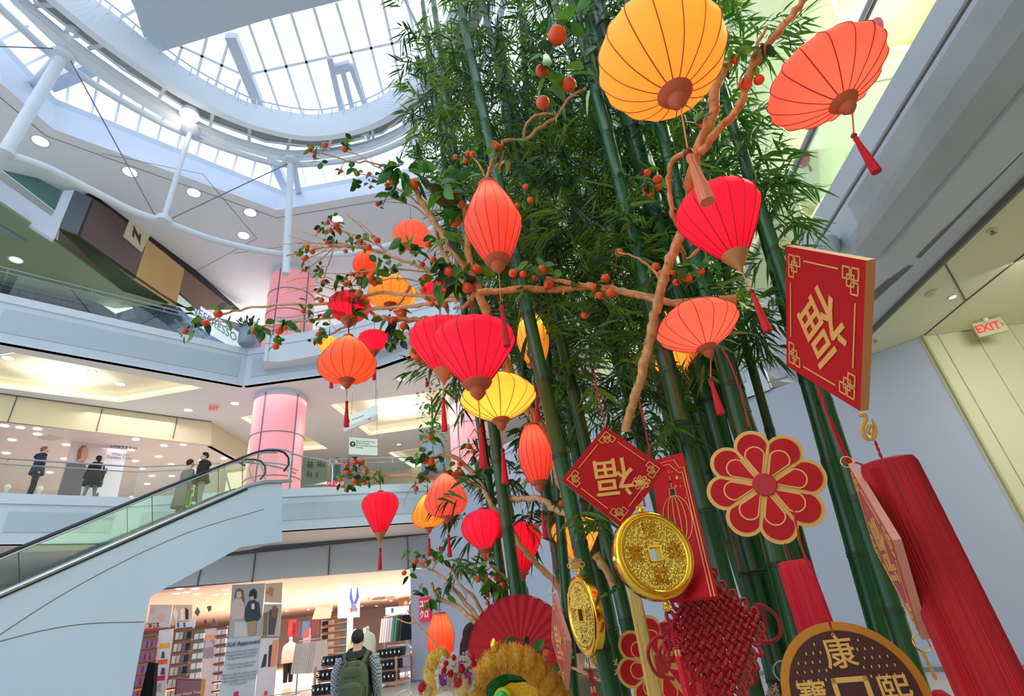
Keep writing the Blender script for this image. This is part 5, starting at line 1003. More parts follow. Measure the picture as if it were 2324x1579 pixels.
# foliage: sprays of long pointed leaves, each belonging to its nearest culm
def inpoly(x, y, pl):
    c = False; j = len(pl) - 1
    for i in range(len(pl)):
        if (pl[i][1] > y) != (pl[j][1] > y) and x < (pl[j][0] - pl[i][0]) * (y - pl[i][1]) / (pl[j][1] - pl[i][1]) + pl[i][0]: c = not c
        j = i
    return c
def spray(p, d, n, L_, w_, r):
    vs = []; fs = []; x, y = basis(d); tw = .14 * (n / 8)
    for i in range(n):
        f = (i + .5) / n; o = p + d * tw * f; s = 1 if i % 2 else -1
        dr = nrm(d * r.uniform(.5, 1.1) + x * s * r.uniform(.3, 1.0) + y * r.uniform(-.5, .5) + V(0, 0, -.35)); l = L_ * r.uniform(.65, 1.15); a, b = basis(dr, (r.gauss(0, 1), r.gauss(0, 1), r.gauss(0, 1)))
        w = w_ * l / L_; m1, m2, tip = o + dr * l * .28, o + dr * l * .62 - V(0, 0, .01), o + dr * l - V(0, 0, .035)
        k = len(vs); vs += [o, m1 + a * w, m1 - a * w, m2 + a * w * .75, m2 - a * w * .75, tip, m1 + b * w * .25, m2 + b * w * .2]
        fs += [(k, k + 1, k + 6), (k, k + 6, k + 2), (k + 1, k + 3, k + 7, k + 6), (k + 6, k + 7, k + 4, k + 2), (k + 3, k + 5, k + 7), (k + 7, k + 5, k + 4)]
    return vs, fs
main = [(925, -60), (905, 60), (910, 170), (945, 250), (930, 330), (985, 400), (1010, 470), (1020, 560), (1060, 640), (1090, 800), (1180, 820), (1230, 900), (1290, 960), (1390, 960), (1440, 960), (1540, 900), (1640, 830), (1690, 740), (1640, 520), (1640, 300), (1650, 100), (1640, -60)]
core = [(985, -60), (975, 200), (1000, 300), (1070, 500), (1100, 700), (1250, 870), (1440, 900), (1600, 760), (1580, 300), (1600, -60)]
r = random.Random(11); groups = {}
def put(x, y, h, n=9, L_=.15, w_=.0075, mt=0, dirs=None):
    p = PH(x, y, h)
    if p[2] > 7.4: return
    best = min(range(len(culms)), key=lambda i: np.linalg.norm((culms[i][1] + culms[i][2] * p[2] - p)[:2]))
    d = nrm(V(r.gauss(0, 1), r.gauss(0, 1) - .3, r.gauss(-.25, .7))) if dirs is None else nrm(V(*dirs) + V(r.gauss(0, .3), r.gauss(0, .3), r.gauss(0, .3)))
    c = culms[best][1] + culms[best][2] * p[2]
    if r.random() < .12 and np.linalg.norm(c - p) < 1.2: culms[best][4].append((c + V(0, 0, -.1), (c + p) / 2 + V(0, 0, .03), p))
    vs, fs = spray(p, d, n, L_, w_, r); g = groups.setdefault((best, mt), MB()); g.add(vs, fs)
cnt = 0
while cnt < 4600:
    x, y = r.uniform(890, 1700), r.uniform(-60, 970)
    if not inpoly(x, y, main): continue
    inn = inpoly(x, y, core)
    if not inn and r.random() < .35: continue
    if y > 560 and r.random() < (y - 560) / 620: continue
    h = r.choice((r.uniform(3.3, 4.4), r.uniform(4.0, 5.0))) if r.random() < .8 else r.uniform(2.7, 3.4)
    put(x, y, h * (1 if y > 200 else .95), r.randint(8, 12), r.uniform(.14, .2), .0095, r.choice((0, 1, 1, 2, 3, 3))); cnt += 1
for (x, y, n_, h, mt) in ((1240, 300, 8, 2.9, 3), (1430, 500, 14, 2.75, 3), (1400, 560, 10, 2.8, 3), (1560, 330, 8, 2.7, 1), (1690, 420, 16, 2.8, 1), (1740, 390, 12, 2.9, 1), (1780, 410, 8, 3.0, 1), (1770, 470, 12, 2.9, 1), (1720, 720, 16, 2.9, 0), (1700, 760, 12, 3.0, 0), (1740, 560, 8, 3.0, 1), (1660, 60, 12, 2.6, 1), (1700, 130, 8, 2.6, 1), (1760, 90, 5, 2.7, 1), (1680, 260, 12, 2.7, 1), (1620, 420, 10, 2.8, 1), (1720, 300, 6, 2.8, 1),
                            (1075, 1140, 7, 3.9, 0), (1120, 1110, 10, 3.9, 1), (1060, 1230, 6, 4.0, 0), (1060, 1275, 9, 4.0, 1), (1180, 1080, 12, 3.7, 0), (1250, 1160, 10, 3.7, 0), (1340, 1180, 4, 2.5, 0), (1030, 1120, 3, 3.0, 0), (1120, 980, 8, 3.7, 0), (1010, 850, 10, 3.2, 1), (975, 830, 8, 3.3, 1), (1040, 860, 8, 3.2, 0), (1440, 950, 12, 2.9, 0), (1500, 960, 10, 2.8, 1), (1520, 1010, 8, 2.8, 1), (1190, 960, 10, 3.8, 0), (1260, 950, 10, 3.2, 0), (1560, 700, 10, 2.8, 0), (1210, 1180, 6, 3.7, 0), (930, 180, 10, 4.5, 0), (920, 130, 8, 4.5, 1), (945, 60, 10, 4.5, 1), (960, 310, 10, 4.4, 1)):
    for i in range(n_): put(x + r.gauss(0, 30), y + r.gauss(0, 26), h * r.uniform(.96, 1.05), r.randint(7, 9), .15, .0095, mt if r.random() < .7 else 1)
LV = [thin('bamboo_leaf', (44, 86, 36), .35, rough=.4), thin('bamboo_leaf_mid', (78, 124, 46), .4, rough=.4), thin('bamboo_leaf_blue', (58, 100, 80), .3, rough=.35), thin('bamboo_leaf_fresh', (122, 160, 52), .45, rough=.45)]
for (i, mt), g in groups.items(): g.build('leaf_foliage', LV[mt], culms[i][0], stuff=True)
for t, b_, u_, L_, tw in culms:
    if tw:
        q = MB()
        for a, m_, c in tw: q.tube([a, m_, c], [.006, .004, .002], 4, cap=False)
        q.build('twig', M('bamboo_twig', (70, 88, 40), .5), t, stuff=True)
pa_, pb_ = P(1530, 690, 2.62), P(1672, 680, 2.5)
t = thing('bamboo_pole', (pa_ + pb_) / 2, 'short golden cut bamboo pole lying level behind the flat orange-red lantern', 'pole'); q = MB(); d = pb_ - pa_; q.lathe(pa_, [(.026, 0), (.027, .1), (.029, .12), (.027, .14), (.027, np.linalg.norm(d))], 14, d); q.build('culm', M('gold_bamboo', (186, 134, 62), .3, noise=.2, nscale=20), t, True)
q = MB(); 
for k in (.62, .66, .7): q.lathe(pa_ + d * k, [(.03, 0), (.033, .004), (.03, .008)], 14, d)
q.build('black_tie', DARK, t)

# ================================================================ orange branches
BARK = M('branch_bark', (198, 146, 98), .55, noise=.35, nscale=30, bump=.5, bscale=60)
BARKR = M('branch_bark_red', (204, 148, 92), .5, noise=.35, nscale=30, bump=.5, bscale=60)
BARKP = M('branch_bark_pale', (206, 164, 122), .6, noise=.25, nscale=30, bump=.5, bscale=60)
TWIG = M('dark_twig', (106, 74, 52), .7)
FRUIT = M('orange_skin', (246, 96, 48), .3, noise=.1, nscale=25, spec=.4)
LEAF = [thin('citrus_leaf', (56, 122, 40), .3, rough=.35), thin('citrus_leaf_light', (96, 160, 48), .4, rough=.35), thin('citrus_leaf_dark', (34, 74, 42), .25, rough=.3)]
_fm = {}
def fruit(p, R_, parent):
    q = MB(); q.ball(p, R_, 14, 9, (1, 1, r.uniform(.88, .98)), basis3()); q.build('fruit', FRUIT, parent, True)
def basis3():
    a = nrm(V(r.gauss(0, .2), r.gauss(0, .2), 1)); x, y = basis(a); return [x, y, a]
def cleaf(mb, p, d, L_, w):
    a, b = basis(d, (r.gauss(0, 1), r.gauss(0, 1), .6)); vs = []; ks = ((0, 0), (.2, .7), (.45, 1), (.7, .8), (1, 0))
    c = [p + d * L_ * t_ - V(0, 0, 1) * L_ * .25 * t_ * t_ + b * w * .0 for t_, _ in ks]
    lft = [c[i] + a * w * ks[i][1] + b * w * .3 * ks[i][1] for i in (1, 2, 3)]; rgt = [c[i] - a * w * ks[i][1] + b * w * .3 * ks[i][1] for i in (1, 2, 3)]
    vs = c + lft + rgt
    mb.add(vs, [(0, 5, 1), (5, 6, 2, 1), (6, 7, 3, 2), (7, 4, 3), (0, 1, 8), (1, 2, 9, 8), (2, 3, 10, 9), (3, 4, 10)])
def branch(label, limbs, fruits=(), leafs=(), mat=BARK, d0=4.0, fs=1.0):
    """limbs: (pts px with optional depth, r0 px, r1 px); fruits: (x, y, r px[, depth]); leafs: (x, y, count, size px)"""
    L0 = limbs[0]; dd = L0[0][0][2] if len(L0[0][0]) > 2 else d0; t = thing('orange_branch', P(L0[0][0][0], L0[0][0][1], dd), label, 'branch'); allp = []
    def dep_at(x, y):
        if not allp: return d0
        k = min(range(len(allp)), key=lambda i: (allp[i][0] - x) ** 2 + (allp[i][1] - y) ** 2); return allp[k][2]
    for li, (pts, ra, rb) in enumerate(limbs):
        pp = [(p_[0], p_[1], p_[2] if len(p_) > 2 else (dd if li == 0 else (dep_at(*pts[0][:2])))) for p_ in pts]
        cc = catmull(pp, 5); cc = [V(c[0] + r.gauss(0, .5 + ra * .12), c[1] + r.gauss(0, .5 + ra * .12), c[2]) if 0 < i < len(cc) - 1 else c for i, c in enumerate(cc)]
        w = [P(*c) for c in cc]; allp += [tuple(c) for c in cc]
        rad = [max(.0012, (ra + (rb - ra) * i / (len(cc) - 1)) * c[2] / F_ * (1 + (.15 if i % 4 == 0 else 0))) for i, c in enumerate(cc)]
        q = MB(); q.tube(w, rad, 8 if ra > 3 else 5); q.build('limb' if li == 0 else 'side_twig', mat if ra > 1.6 else TWIG if mat is not BARKP else BARKP, t, True)
        if ra > 2.5:
            for i in range(2, len(cc) - 1, 6):
                a_ = nrm(V(r.gauss(0, 1), r.gauss(0, 1), r.gauss(0, 1))); q = MB(); q.tube([w[i], w[i] + a_ * (rad[i] + .012)], [rad[i] * .45, rad[i] * .2], 5); q.build('knot_stub', mat, t, True)
    lm = [MB(), MB(), MB()]
    for fx in fruits:
        x, y, rp = fx[:3]; d_ = fx[3] if len(fx) > 3 else dep_at(x, y) * r.uniform(.985, 1.0); p = P(x, y, d_); R_ = rp * d_ / F_ * fs; fruit(p, R_, t)
        if rp > 5:
            q = MB(); q.lathe(p + V(0, 0, R_ * .9), [(R_ * .28, -.1 * R_), (R_ * .12, .12 * R_)], 6); q.build('calyx', LEAF[2], t)
        k = min(allp, key=lambda c: (c[0] - x) ** 2 + (c[1] - y) ** 2)
        if (k[0] - x) ** 2 + (k[1] - y) ** 2 < 90 ** 2: q = MB(); q.tube([P(*k), (P(*k) + p) / 2 + V(0, 0, .01), p + V(0, 0, R_ * .8)], .0022, 4); q.build('stalk', TWIG, t)
        for j in range(r.choice((1, 1, 2, 3))): d = nrm(V(r.gauss(0, 1), r.gauss(0, .6), r.gauss(0, 1))); cleaf(lm[r.randrange(3)], p + V(0, 0, R_ * .8), d, R_ * r.uniform(2.4, 3.6), R_ * r.uniform(.6, .9))
    for x, y, n_, s in leafs:
        d_ = dep_at(x, y) * .99
        for j in range(n_): p = P(x + r.gauss(0, s * .35), y + r.gauss(0, s * .35), d_ * r.uniform(.985, 1.01)); d = nrm(V(r.gauss(0, 1), r.gauss(0, .5), r.gauss(-.1, 1))); l_ = s * d_ / F_ * r.uniform(.9, 1.35); cleaf(lm[r.choice((0, 0, 1, 2))], p, d, l_, l_ * .3)
    for i, q in enumerate(lm):
        if q.v: q.build('leaf_foliage', LEAF[i], t, True, stuff=True)
    return t
branch('orange-barked main trunk twisting up right of the red card to behind the yellow lantern', [
    ([(1420, 978, 2.3), (1432, 930, 2.3), (1450, 870, 2.3), (1478, 760, 2.35), (1492, 690, 2.35), (1510, 620, 2.35), (1535, 560, 2.35), (1565, 470, 2.3), (1568, 400, 2.2), (1592, 320, 2.1), (1620, 250, 2.1), (1622, 200, 2.1), (1650, 150, 2.15)], 10, 12),
    ([(1590, 345, 2.1), (1625, 300, 2.05), (1670, 255, 2.05), (1695, 200, 2.05), (1705, 160, 2.05), (1745, 100, 2.0), (1785, 50, 1.95), (1832, -8, 1.9)], 9, 8),
    ([(1545, 560, 2.35), (1560, 590, 2.5), (1590, 560, 2.5)], 5, 4), ([(1556, 345, 2.15), (1522, 370, 2.2), (1518, 430, 2.25), (1524, 480, 2.25), (1545, 520, 2.3)], 6, 5), ([(1705, 160, 2.05), (1712, 120, 2.03), (1740, 60, 2.0)], 6, 3)],
    fruits=[(1670, 135, 10), (1690, 190, 14), (1723, 181, 12), (1585, 275, 9, 2.2), (1600, 282, 13, 2.2)], leafs=[(1720, 105, 9, 36), (1640, 140, 4, 30), (1590, 270, 5, 26), (1680, 120, 5, 30)], mat=BARKR)
branch('level pair of orange-barked limbs crossing the bamboo at mid height', [
    ([(1085, 664, 2.9), (1180, 655, 2.9), (1240, 657, 2.9), (1320, 650, 2.85), (1390, 655, 2.8), (1450, 670, 2.7), (1540, 690, 2.6)], 7, 8),
    ([(1240, 632, 2.9), (1300, 642, 2.85), (1380, 660, 2.75), (1440, 668, 2.7), (1490, 685, 2.6)], 5, 6)],
    fruits=[(1165, 620, 11), (1187, 622, 9), (1230, 612, 12), (1245, 646, 12), (1213, 632, 8), (1374, 632, 11), (1348, 652, 9), (1385, 665, 12), (1360, 670, 9), (1327, 715, 9), (1405, 573, 10, 2.7), (1488, 604, 9, 2.6), (1193, 424, 7, 3.0), (1204, 454, 8, 3.0), (1172, 468, 8, 3.0)], leafs=[(1210, 600, 5, 26), (1190, 660, 6, 24), (1330, 700, 8, 24), (1280, 640, 4, 24), (1370, 650, 5, 22), (1200, 440, 3, 20)], mat=BARKR)
branch('bare twig pair with oranges left of the red teardrop lantern', [([(1405, 573, 2.6), (1440, 582, 2.55), (1480, 610, 2.5), (1500, 640, 2.45)], 2.2, 3)], fruits=[(1469, 392, 9), (1492, 407, 11), (1495, 424, 9), (1467, 430, 10), (1477, 439, 8), (1500, 620, 8), (1557, 628, 11), (1535, 640, 9), (1592, 615, 8)], leafs=[(1470, 410, 6, 26), (1550, 610, 10, 24)], mat=BARKR, d0=2.5)
branch('stout red-brown trunk of the left spray of branches, above the orange spindle lanterns', [
    ([(1287, 1125, 3.0), (1262, 1045, 3.0), (1225, 970, 3.05), (1185, 900, 3.1), (1155, 840, 3.1), (1120, 750, 3.1), (1088, 670, 3.1), (1060, 615, 3.15), (1025, 560, 3.15), (985, 500, 3.2), (950, 440, 3.25), (925, 400, 3.3)], 15, 5),
    ([(1082, 660, 3.1), (1060, 690, 3.2), (1030, 700, 3.3)], 7, 3), ([(1075, 640, 3.1), (1062, 560, 3.1), (1055, 480, 3.1), (1040, 450, 3.1)], 9, 5), ([(985, 500, 3.2), (1000, 560, 3.3), (1020, 600, 3.2)], 4, 5)],
    fruits=[(893, 409, 12), (941, 415, 12), (1033, 502, 14), (1021, 618, 15), (1081, 611, 13), (1061, 653, 13), (1146, 378, 14, 3.0), (1035, 440, 8), (1047, 462, 8), (983, 590, 9), (1000, 640, 8), (972, 555, 8)],
    leafs=[(895, 385, 8, 38), (925, 380, 6, 36), (950, 400, 6, 34), (1000, 430, 9, 38), (1030, 470, 9, 40), (1040, 400, 6, 34), (990, 600, 6, 34), (1050, 620, 9, 40), (1035, 660, 8, 36), (895, 450, 7, 30), (1010, 540, 5, 32)], mat=BARKR)
branch('thin red twigs reaching up-left across the white ring', [([(950, 440, 3.3), (905, 398, 3.4), (850, 370, 3.5), (793, 366, 3.55), (740, 350, 3.6), (698, 342, 3.6)], 2.8, 1.2), ([(905, 398, 3.4), (862, 383, 3.5), (820, 355, 3.55), (783, 342, 3.6)], 2, 1), ([(960, 470, 3.3), (920, 440, 3.35), (860, 405, 3.4), (800, 390, 3.5)], 2.2, 1), ([(985, 510, 3.2), (955, 480, 3.3), (930, 465, 3.3), (880, 458, 3.4)], 2, 1)],
    fruits=[(704, 339, 6), (738, 329, 7), (713, 355, 5), (782, 339, 7), (773, 388, 5), (810, 394, 7), (838, 394, 5), (857, 463, 6), (878, 420, 6), (840, 425, 4)], leafs=[(720, 335, 5, 17), (725, 365, 5, 16), (785, 325, 6, 18), (800, 385, 7, 18), (810, 410, 6, 18), (860, 400, 5, 20), (880, 375, 5, 22), (880, 440, 7, 24), (862, 468, 3, 14), (838, 412, 3, 12)], mat=BARKR)
branch('dense fan of fine pale twigs pointing left in front of the upper pink column', [([(1055, 640, 3.6), (1000, 622, 3.7), (940, 600, 3.8), (880, 580, 3.9), (830, 562, 4.0), (780, 560, 4.0), (730, 562, 4.05), (690, 572, 4.1), (650, 580, 4.1)], 5, 1.5)] +
    [([(x0, y0, 3.9), ((x0 + x1) / 2, (y0 + y1) / 2 + b, 3.95), (x1, y1, 4.0)], 1.6, .8) for x0, y0, x1, y1, b in ((880, 580, 790, 490, -14), (860, 545, 785, 482, 6), (840, 560, 745, 508, -4), (800, 556, 682, 524, 4), (830, 562, 655, 535, 8), (790, 560, 630, 555, -6), (760, 560, 680, 620, 4), (755, 570, 732, 640, 0), (880, 570, 770, 525, -8), (860, 574, 700, 552, -8), (730, 562, 660, 548, 0), (740, 568, 660, 590, 6), (850, 545, 810, 500, 5))],
    fruits=[(743, 505, 6), (763, 510, 7), (767, 520, 7), (750, 522, 6), (723, 524, 5), (742, 549, 5), (817, 548, 8), (797, 543, 6), (836, 561, 8), (856, 545, 8), (709, 571, 7), (697, 560, 6), (691, 587, 7), (692, 613, 5), (750, 556, 6), (784, 570, 5), (677, 575, 4)], leafs=[(752, 495, 6, 13), (735, 515, 4, 12), (800, 550, 6, 14), (757, 541, 4, 12), (695, 600, 4, 12), (680, 578, 5, 13), (723, 612, 5, 13), (830, 542, 5, 14)], mat=BARKP, d0=3.9)
branch('long pale limb running far left to the picked-out oranges before the upper balustrade', [([(1050, 668, 3.5), (990, 672, 3.6), (920, 668, 3.7), (860, 664, 3.8), (800, 682, 3.9), (720, 690, 4.0), (640, 692, 4.05), (570, 699, 4.1), (510, 712, 4.1), (470, 728, 4.1), (430, 745, 4.1), (405, 758, 4.1)], 5, 1.2), ([(505, 713, 4.1), (490, 730, 4.1), (475, 735, 4.1)], 1.4, .8)],
    fruits=[(495, 712, 10), (466, 733, 9), (421, 752, 8), (1068, 692, 8)], leafs=[(450, 722, 4, 22), (508, 703, 3, 22), (440, 745, 5, 22), (508, 722, 2, 20), (408, 745, 2, 16), (415, 760, 2, 14)], mat=BARKP)
branch('lower pale limb with orange clusters ending left in front of the grey planter', [([(1040, 680, 3.5), (985, 688, 3.6), (920, 696, 3.7), (860, 700, 3.8), (800, 708, 3.9), (745, 722, 3.95), (690, 728, 4.0), (640, 738, 4.0), (600, 740, 4.05), (572, 745, 4.1)], 5, 1.5), ([(640, 738, 4.0), (632, 760, 4.0), (622, 775, 4.0)], 1.4, .8), ([(960, 640, 3.65), (900, 632, 3.7), (830, 645, 3.8), (770, 650, 3.9), (715, 640, 4.0)], 2, .8), ([(980, 620, 3.65), (900, 610, 3.7), (850, 612, 3.8), (790, 620, 3.9), (700, 622, 4.0)], 2.4, .8), ([(790, 650, 3.9), (740, 630, 3.95), (680, 632, 4.0), (650, 640, 4.0)], 1.4, .7), ([(760, 680, 3.9), (700, 660, 3.95), (650, 655, 4.0)], 1.4, .7), ([(770, 665, 3.9), (720, 648, 3.95), (640, 668, 4.0)], 1.2, .6)],
    fruits=[(634, 750, 10), (575, 753, 7), (626, 786, 8), (648, 743, 7), (688, 706, 6), (737, 720, 5), (729, 681, 7), (733, 640, 6), (723, 660, 5), (784, 632, 5), (784, 644, 6), (812, 628, 8), (820, 632, 9), (841, 632, 11), (850, 642, 8), (777, 667, 7), (815, 665, 9), (798, 622, 5), (792, 640, 5), (727, 715, 4), (960, 657, 8), (963, 630, 7), (980, 690, 7), (1010, 692, 8), (958, 600, 7)],
    leafs=[(585, 740, 7, 22), (600, 750, 5, 20), (648, 738, 4, 20), (700, 700, 5, 18), (720, 733, 4, 16), (665, 745, 4, 18), (630, 770, 4, 14), (770, 640, 5, 22), (790, 655, 8, 20), (830, 640, 7, 20), (775, 700, 4, 26), (800, 690, 6, 28), (810, 715, 6, 26), (725, 615, 4, 18), (735, 655, 4, 16), (870, 600, 8, 22), (900, 612, 6, 22), (860, 630, 5, 20), (925, 550, 7, 30), (950, 560, 5, 28), (940, 580, 4, 26), (990, 640, 6, 28)], mat=BARKP)
branch('gnarled peeling limb below the red lanterns on the left, with a cluster of oranges hanging', [([(1060, 722, 3.6), (1000, 722, 3.7), (940, 726, 3.75), (880, 722, 3.8), (850, 722, 3.85)], 7, 6), ([(860, 722, 3.8), (842, 708, 3.9), (826, 692, 3.9)], 4, 3), ([(800, 735, 4.0), (780, 742, 4.1), (760, 755, 4.1)], 4, 2), ([(930, 650, 3.7), (905, 690, 3.8), (880, 700, 3.8)], 3, 1.5)],
    fruits=[(913, 712, 10), (893, 726, 9), (917, 740, 10), (908, 762, 8, 3.75), (892, 776, 8), (891, 758, 4), (724, 757, 6), (716, 772, 5), (727, 778, 5), (946, 810, 8, 3.5), (962, 818, 7, 3.5), (736, 718, 5)], leafs=[(895, 745, 9, 22), (905, 765, 6, 22), (880, 730, 4, 22), (732, 755, 10, 14), (718, 770, 5, 13), (955, 805, 4, 16), (888, 770, 5, 20)], mat=BARKR)
branch('thin red branch looping up from the orange spindle lantern to the high oranges', [([(1103, 405, 2.42), (1115, 375, 2.42), (1130, 345, 2.42), (1150, 318, 2.42), (1190, 318, 2.42), (1225, 290, 2.4), (1265, 262, 2.4), (1290, 225, 2.36), (1330, 200, 2.36)], 4, 3), ([(1190, 318, 2.42), (1192, 290, 2.4), (1215, 262, 2.4), (1270, 258, 2.4)], 3, 2.4), ([(1100, 400, 2.42), (1085, 370, 2.45), (1070, 352, 2.5)], 2.4, 1.5), ([(1118, 380, 2.42), (1135, 370, 2.42), (1145, 340, 2.42)], 3, 2), ([(1230, 160, 2.36), (1225, 200, 2.36), (1210, 215, 2.36)], 1.2, .8)],
    fruits=[(1265, 80, 22, 2.3), (1230, 160, 15, 2.4), (1291, 192, 17, 2.4), (1232, 233, 16, 2.5), (1122, 326, 7), (1128, 332, 8), (1034, 356, 6), (1062, 348, 7), (1072, 350, 7), (1056, 365, 6)], leafs=[(1300, 40, 3, 46), (1225, 75, 3, 50), (1215, 135, 3, 48), (1250, 120, 3, 46), (1262, 190, 3, 48), (1320, 150, 3, 44), (1270, 235, 3, 36), (1330, 190, 2, 50), (1150, 340, 5, 34), (1165, 330, 4, 32), (1115, 340, 2, 22), (1150, 365, 2, 26)], mat=BARKR)
branch('gnarled pale limb carrying the low left orange cluster over the small red lantern', [([(1300, 1165, 2.9), (1260, 1155, 3.0), (1220, 1130, 3.1), (1180, 1132, 3.2), (1130, 1125, 3.3)], 8, 6), ([(1060, 1088, 3.7), (1000, 1085, 3.75), (940, 1078, 3.8), (890, 1080, 3.9), (850, 1072, 3.9), (822, 1072, 3.95)], 5.5, 3.5), ([(830, 1075, 3.95), (832, 1062, 3.9), (812, 1048, 3.9), (795, 1036, 3.9)], 4, 1.2), ([(850, 1078, 3.9), (828, 1088, 3.9), (830, 1070, 3.9)], 4, 3), ([(1005, 1028, 3.7), (1040, 1042, 3.65), (1080, 1080, 3.6), (1100, 1115, 3.5), (1120, 1150, 3.45), (1165, 1210, 3.4), (1182, 1240, 3.35), (1230, 1290, 3.3), (1265, 1330, 3.2), (1290, 1385, 3.1)], 4.5, 7), ([(1040, 1060, 3.7), (1065, 1090, 3.7), (1110, 1115, 3.6)], 3, 3), ([(1012, 1028, 3.7), (985, 1035, 3.7), (965, 1045, 3.75)], 3, 1.5), ([(960, 1085, 3.8), (935, 1105, 3.8), (920, 1130, 3.8), (915, 1150, 3.8)], 1.2, .5)],
    fruits=[(788, 1054, 6), (806, 1048, 7), (821, 1048, 7), (785, 1057, 4), (789, 1070, 8), (772, 1088, 5), (806, 1090, 8), (786, 1111, 6), (828, 1096, 5), (964, 1045, 9), (978, 1048, 9), (978, 992, 9, 3.7), (970, 1040, 6), (944, 1108, 6), (1030, 1078, 8), (1046, 1070, 6), (1063, 1013, 7), (1074, 1024, 6), (1140, 1070, 8, 3.3), (1200, 1088, 8, 3.2), (1273, 1142, 8, 2.9), (1043, 1052, 6)],
    leafs=[(800, 1062, 5, 15), (780, 1085, 4, 15), (786, 1100, 5, 16), (812, 1085, 4, 16), (850, 1078, 3, 16), (840, 1092, 5, 15), (860, 1085, 4, 16), (955, 1025, 4, 18), (945, 1045, 5, 18), (985, 1065, 5, 18), (960, 1085, 6, 18), (1000, 1055, 5, 18), (952, 975, 3, 16), (952, 1100, 3, 14), (1038, 1060, 4, 16), (1085, 1060, 5, 24), (1075, 1040, 4, 20), (1120, 1070, 6, 24), (985, 995, 4, 16)], mat=BARKP)
branch('pale forked branch fanning up from the lion head towards the shop', [([(1148, 1470, 3.0), (1110, 1440, 3.05), (1085, 1405, 3.1), (1050, 1360, 3.2), (1020, 1325, 3.2), (990, 1300, 3.3), (965, 1288, 3.3), (945, 1275, 3.3)], 7, 1.6), ([(1112, 1442, 3.05), (1100, 1400, 3.1), (1075, 1355, 3.1), (1045, 1330, 3.1), (1030, 1305, 3.15), (1000, 1262, 3.2)], 5.5, 1.4), ([(1095, 1430, 3.05), (1060, 1395, 3.1), (1015, 1365, 3.2), (990, 1350, 3.2), (978, 1322, 3.2)], 6, 3), ([(1045, 1358, 3.2), (1058, 1358, 3.2), (1052, 1340, 3.2)], 1.6, 1), ([(980, 1293, 3.3), (985, 1285, 3.3), (990, 1262, 3.3)], 2, 1)],
    fruits=[(943, 1273, 7), (965, 1273, 6), (917, 1300, 6), (988, 1268, 7), (1000, 1246, 5, 3.2)], leafs=[(925, 1262, 4, 16), (935, 1255, 3, 16), (930, 1305, 2, 16), (985, 1255, 6, 17), (1000, 1275, 4, 17), (955, 1345, 6, 18), (1005, 1340, 5, 20), (1015, 1325, 4, 18), (975, 1365, 5, 20), (1000, 1355, 4, 18)], mat=BARKP)
branch('pale branch curving from the edge-on gold coin up past the lower red lanterns', [([(1297, 1385, 3.0), (1270, 1383, 3.0), (1235, 1380, 3.0), (1205, 1367, 3.0), (1170, 1335, 3.05), (1140, 1305, 3.1), (1115, 1285, 3.1), (1108, 1255, 3.1)], 5, 2), ([(1205, 1367, 3.0), (1215, 1395, 2.9), (1235, 1440, 2.8), (1255, 1480, 2.8), (1270, 1520, 2.8)], 4, 3.2), ([(1205, 1367, 3.0), (1190, 1380, 2.95), (1183, 1405, 2.95)], 1.2, .8), ([(1200, 1365, 3.0), (1197, 1330, 3.0)], 2, 1)],
    fruits=[(1084, 1315, 7), (1127, 1310, 8), (1140, 1327, 8), (1121, 1343, 9), (1106, 1367, 6), (1138, 1332, 5)], leafs=[(1085, 1300, 4, 22), (1105, 1280, 3, 22), (1110, 1310, 6, 24), (1100, 1330, 4, 22), (1140, 1345, 6, 26), (1125, 1330, 4, 22)], mat=BARK)
branch('bare pale stick rising behind the lantern at lower left', [([(1000, 1480, 3.2), (975, 1445, 3.25), (945, 1412, 3.3), (925, 1385, 3.35)], 2.6, 1.6), ([(945, 1412, 3.3), (930, 1413, 3.3), (900, 1405, 3.35)], 1.8, 1.2)], mat=BARKP)
branch('cut brown limb tied to the bamboo right of the low orange lantern', [([(1352, 1258, 2.75), (1372, 1290, 2.7), (1392, 1330, 2.65)], 10, 8), ([(1345, 1470, 2.6), (1362, 1505, 2.55), (1380, 1545, 2.5), (1405, 1600, 2.45)], 8, 9), ([(1258, 1505, 2.8), (1300, 1515, 2.7), (1340, 1535, 2.6), (1365, 1545, 2.55)], 3, 3.5)], leafs=[(1390, 1340, 5, 20), (1240, 1570, 3, 30)], fruits=[(1240, 1490, 11), (1256, 1525, 11), (1280, 1515, 12), (1253, 1555, 10), (1290, 1500, 8)], mat=BARK)
branch('dark-leaved sprig of blurred oranges in front of the red fan', [([(1150, 1450, 2.4), (1200, 1455, 2.4), (1245, 1472, 2.35), (1260, 1478, 2.35)], 1.5, 1.5)], leafs=[(1170, 1450, 3, 34), (1215, 1470, 3, 34), (1225, 1510, 4, 36), (1250, 1520, 4, 34), (1265, 1550, 3, 34)], fruits=[(1240, 1482, 10)], mat=BARK)
branch('small leafy sprig hanging at the yellow-green culm by the upper gallery', [([(1600, 625, 2.7), (1560, 640, 2.6), (1530, 600, 2.6)], 2, 1.2)], fruits=[(1562, 632, 9), (1528, 618, 7)], leafs=[(1600, 600, 8, 24), (1545, 600, 8, 24)], mat=TWIG)

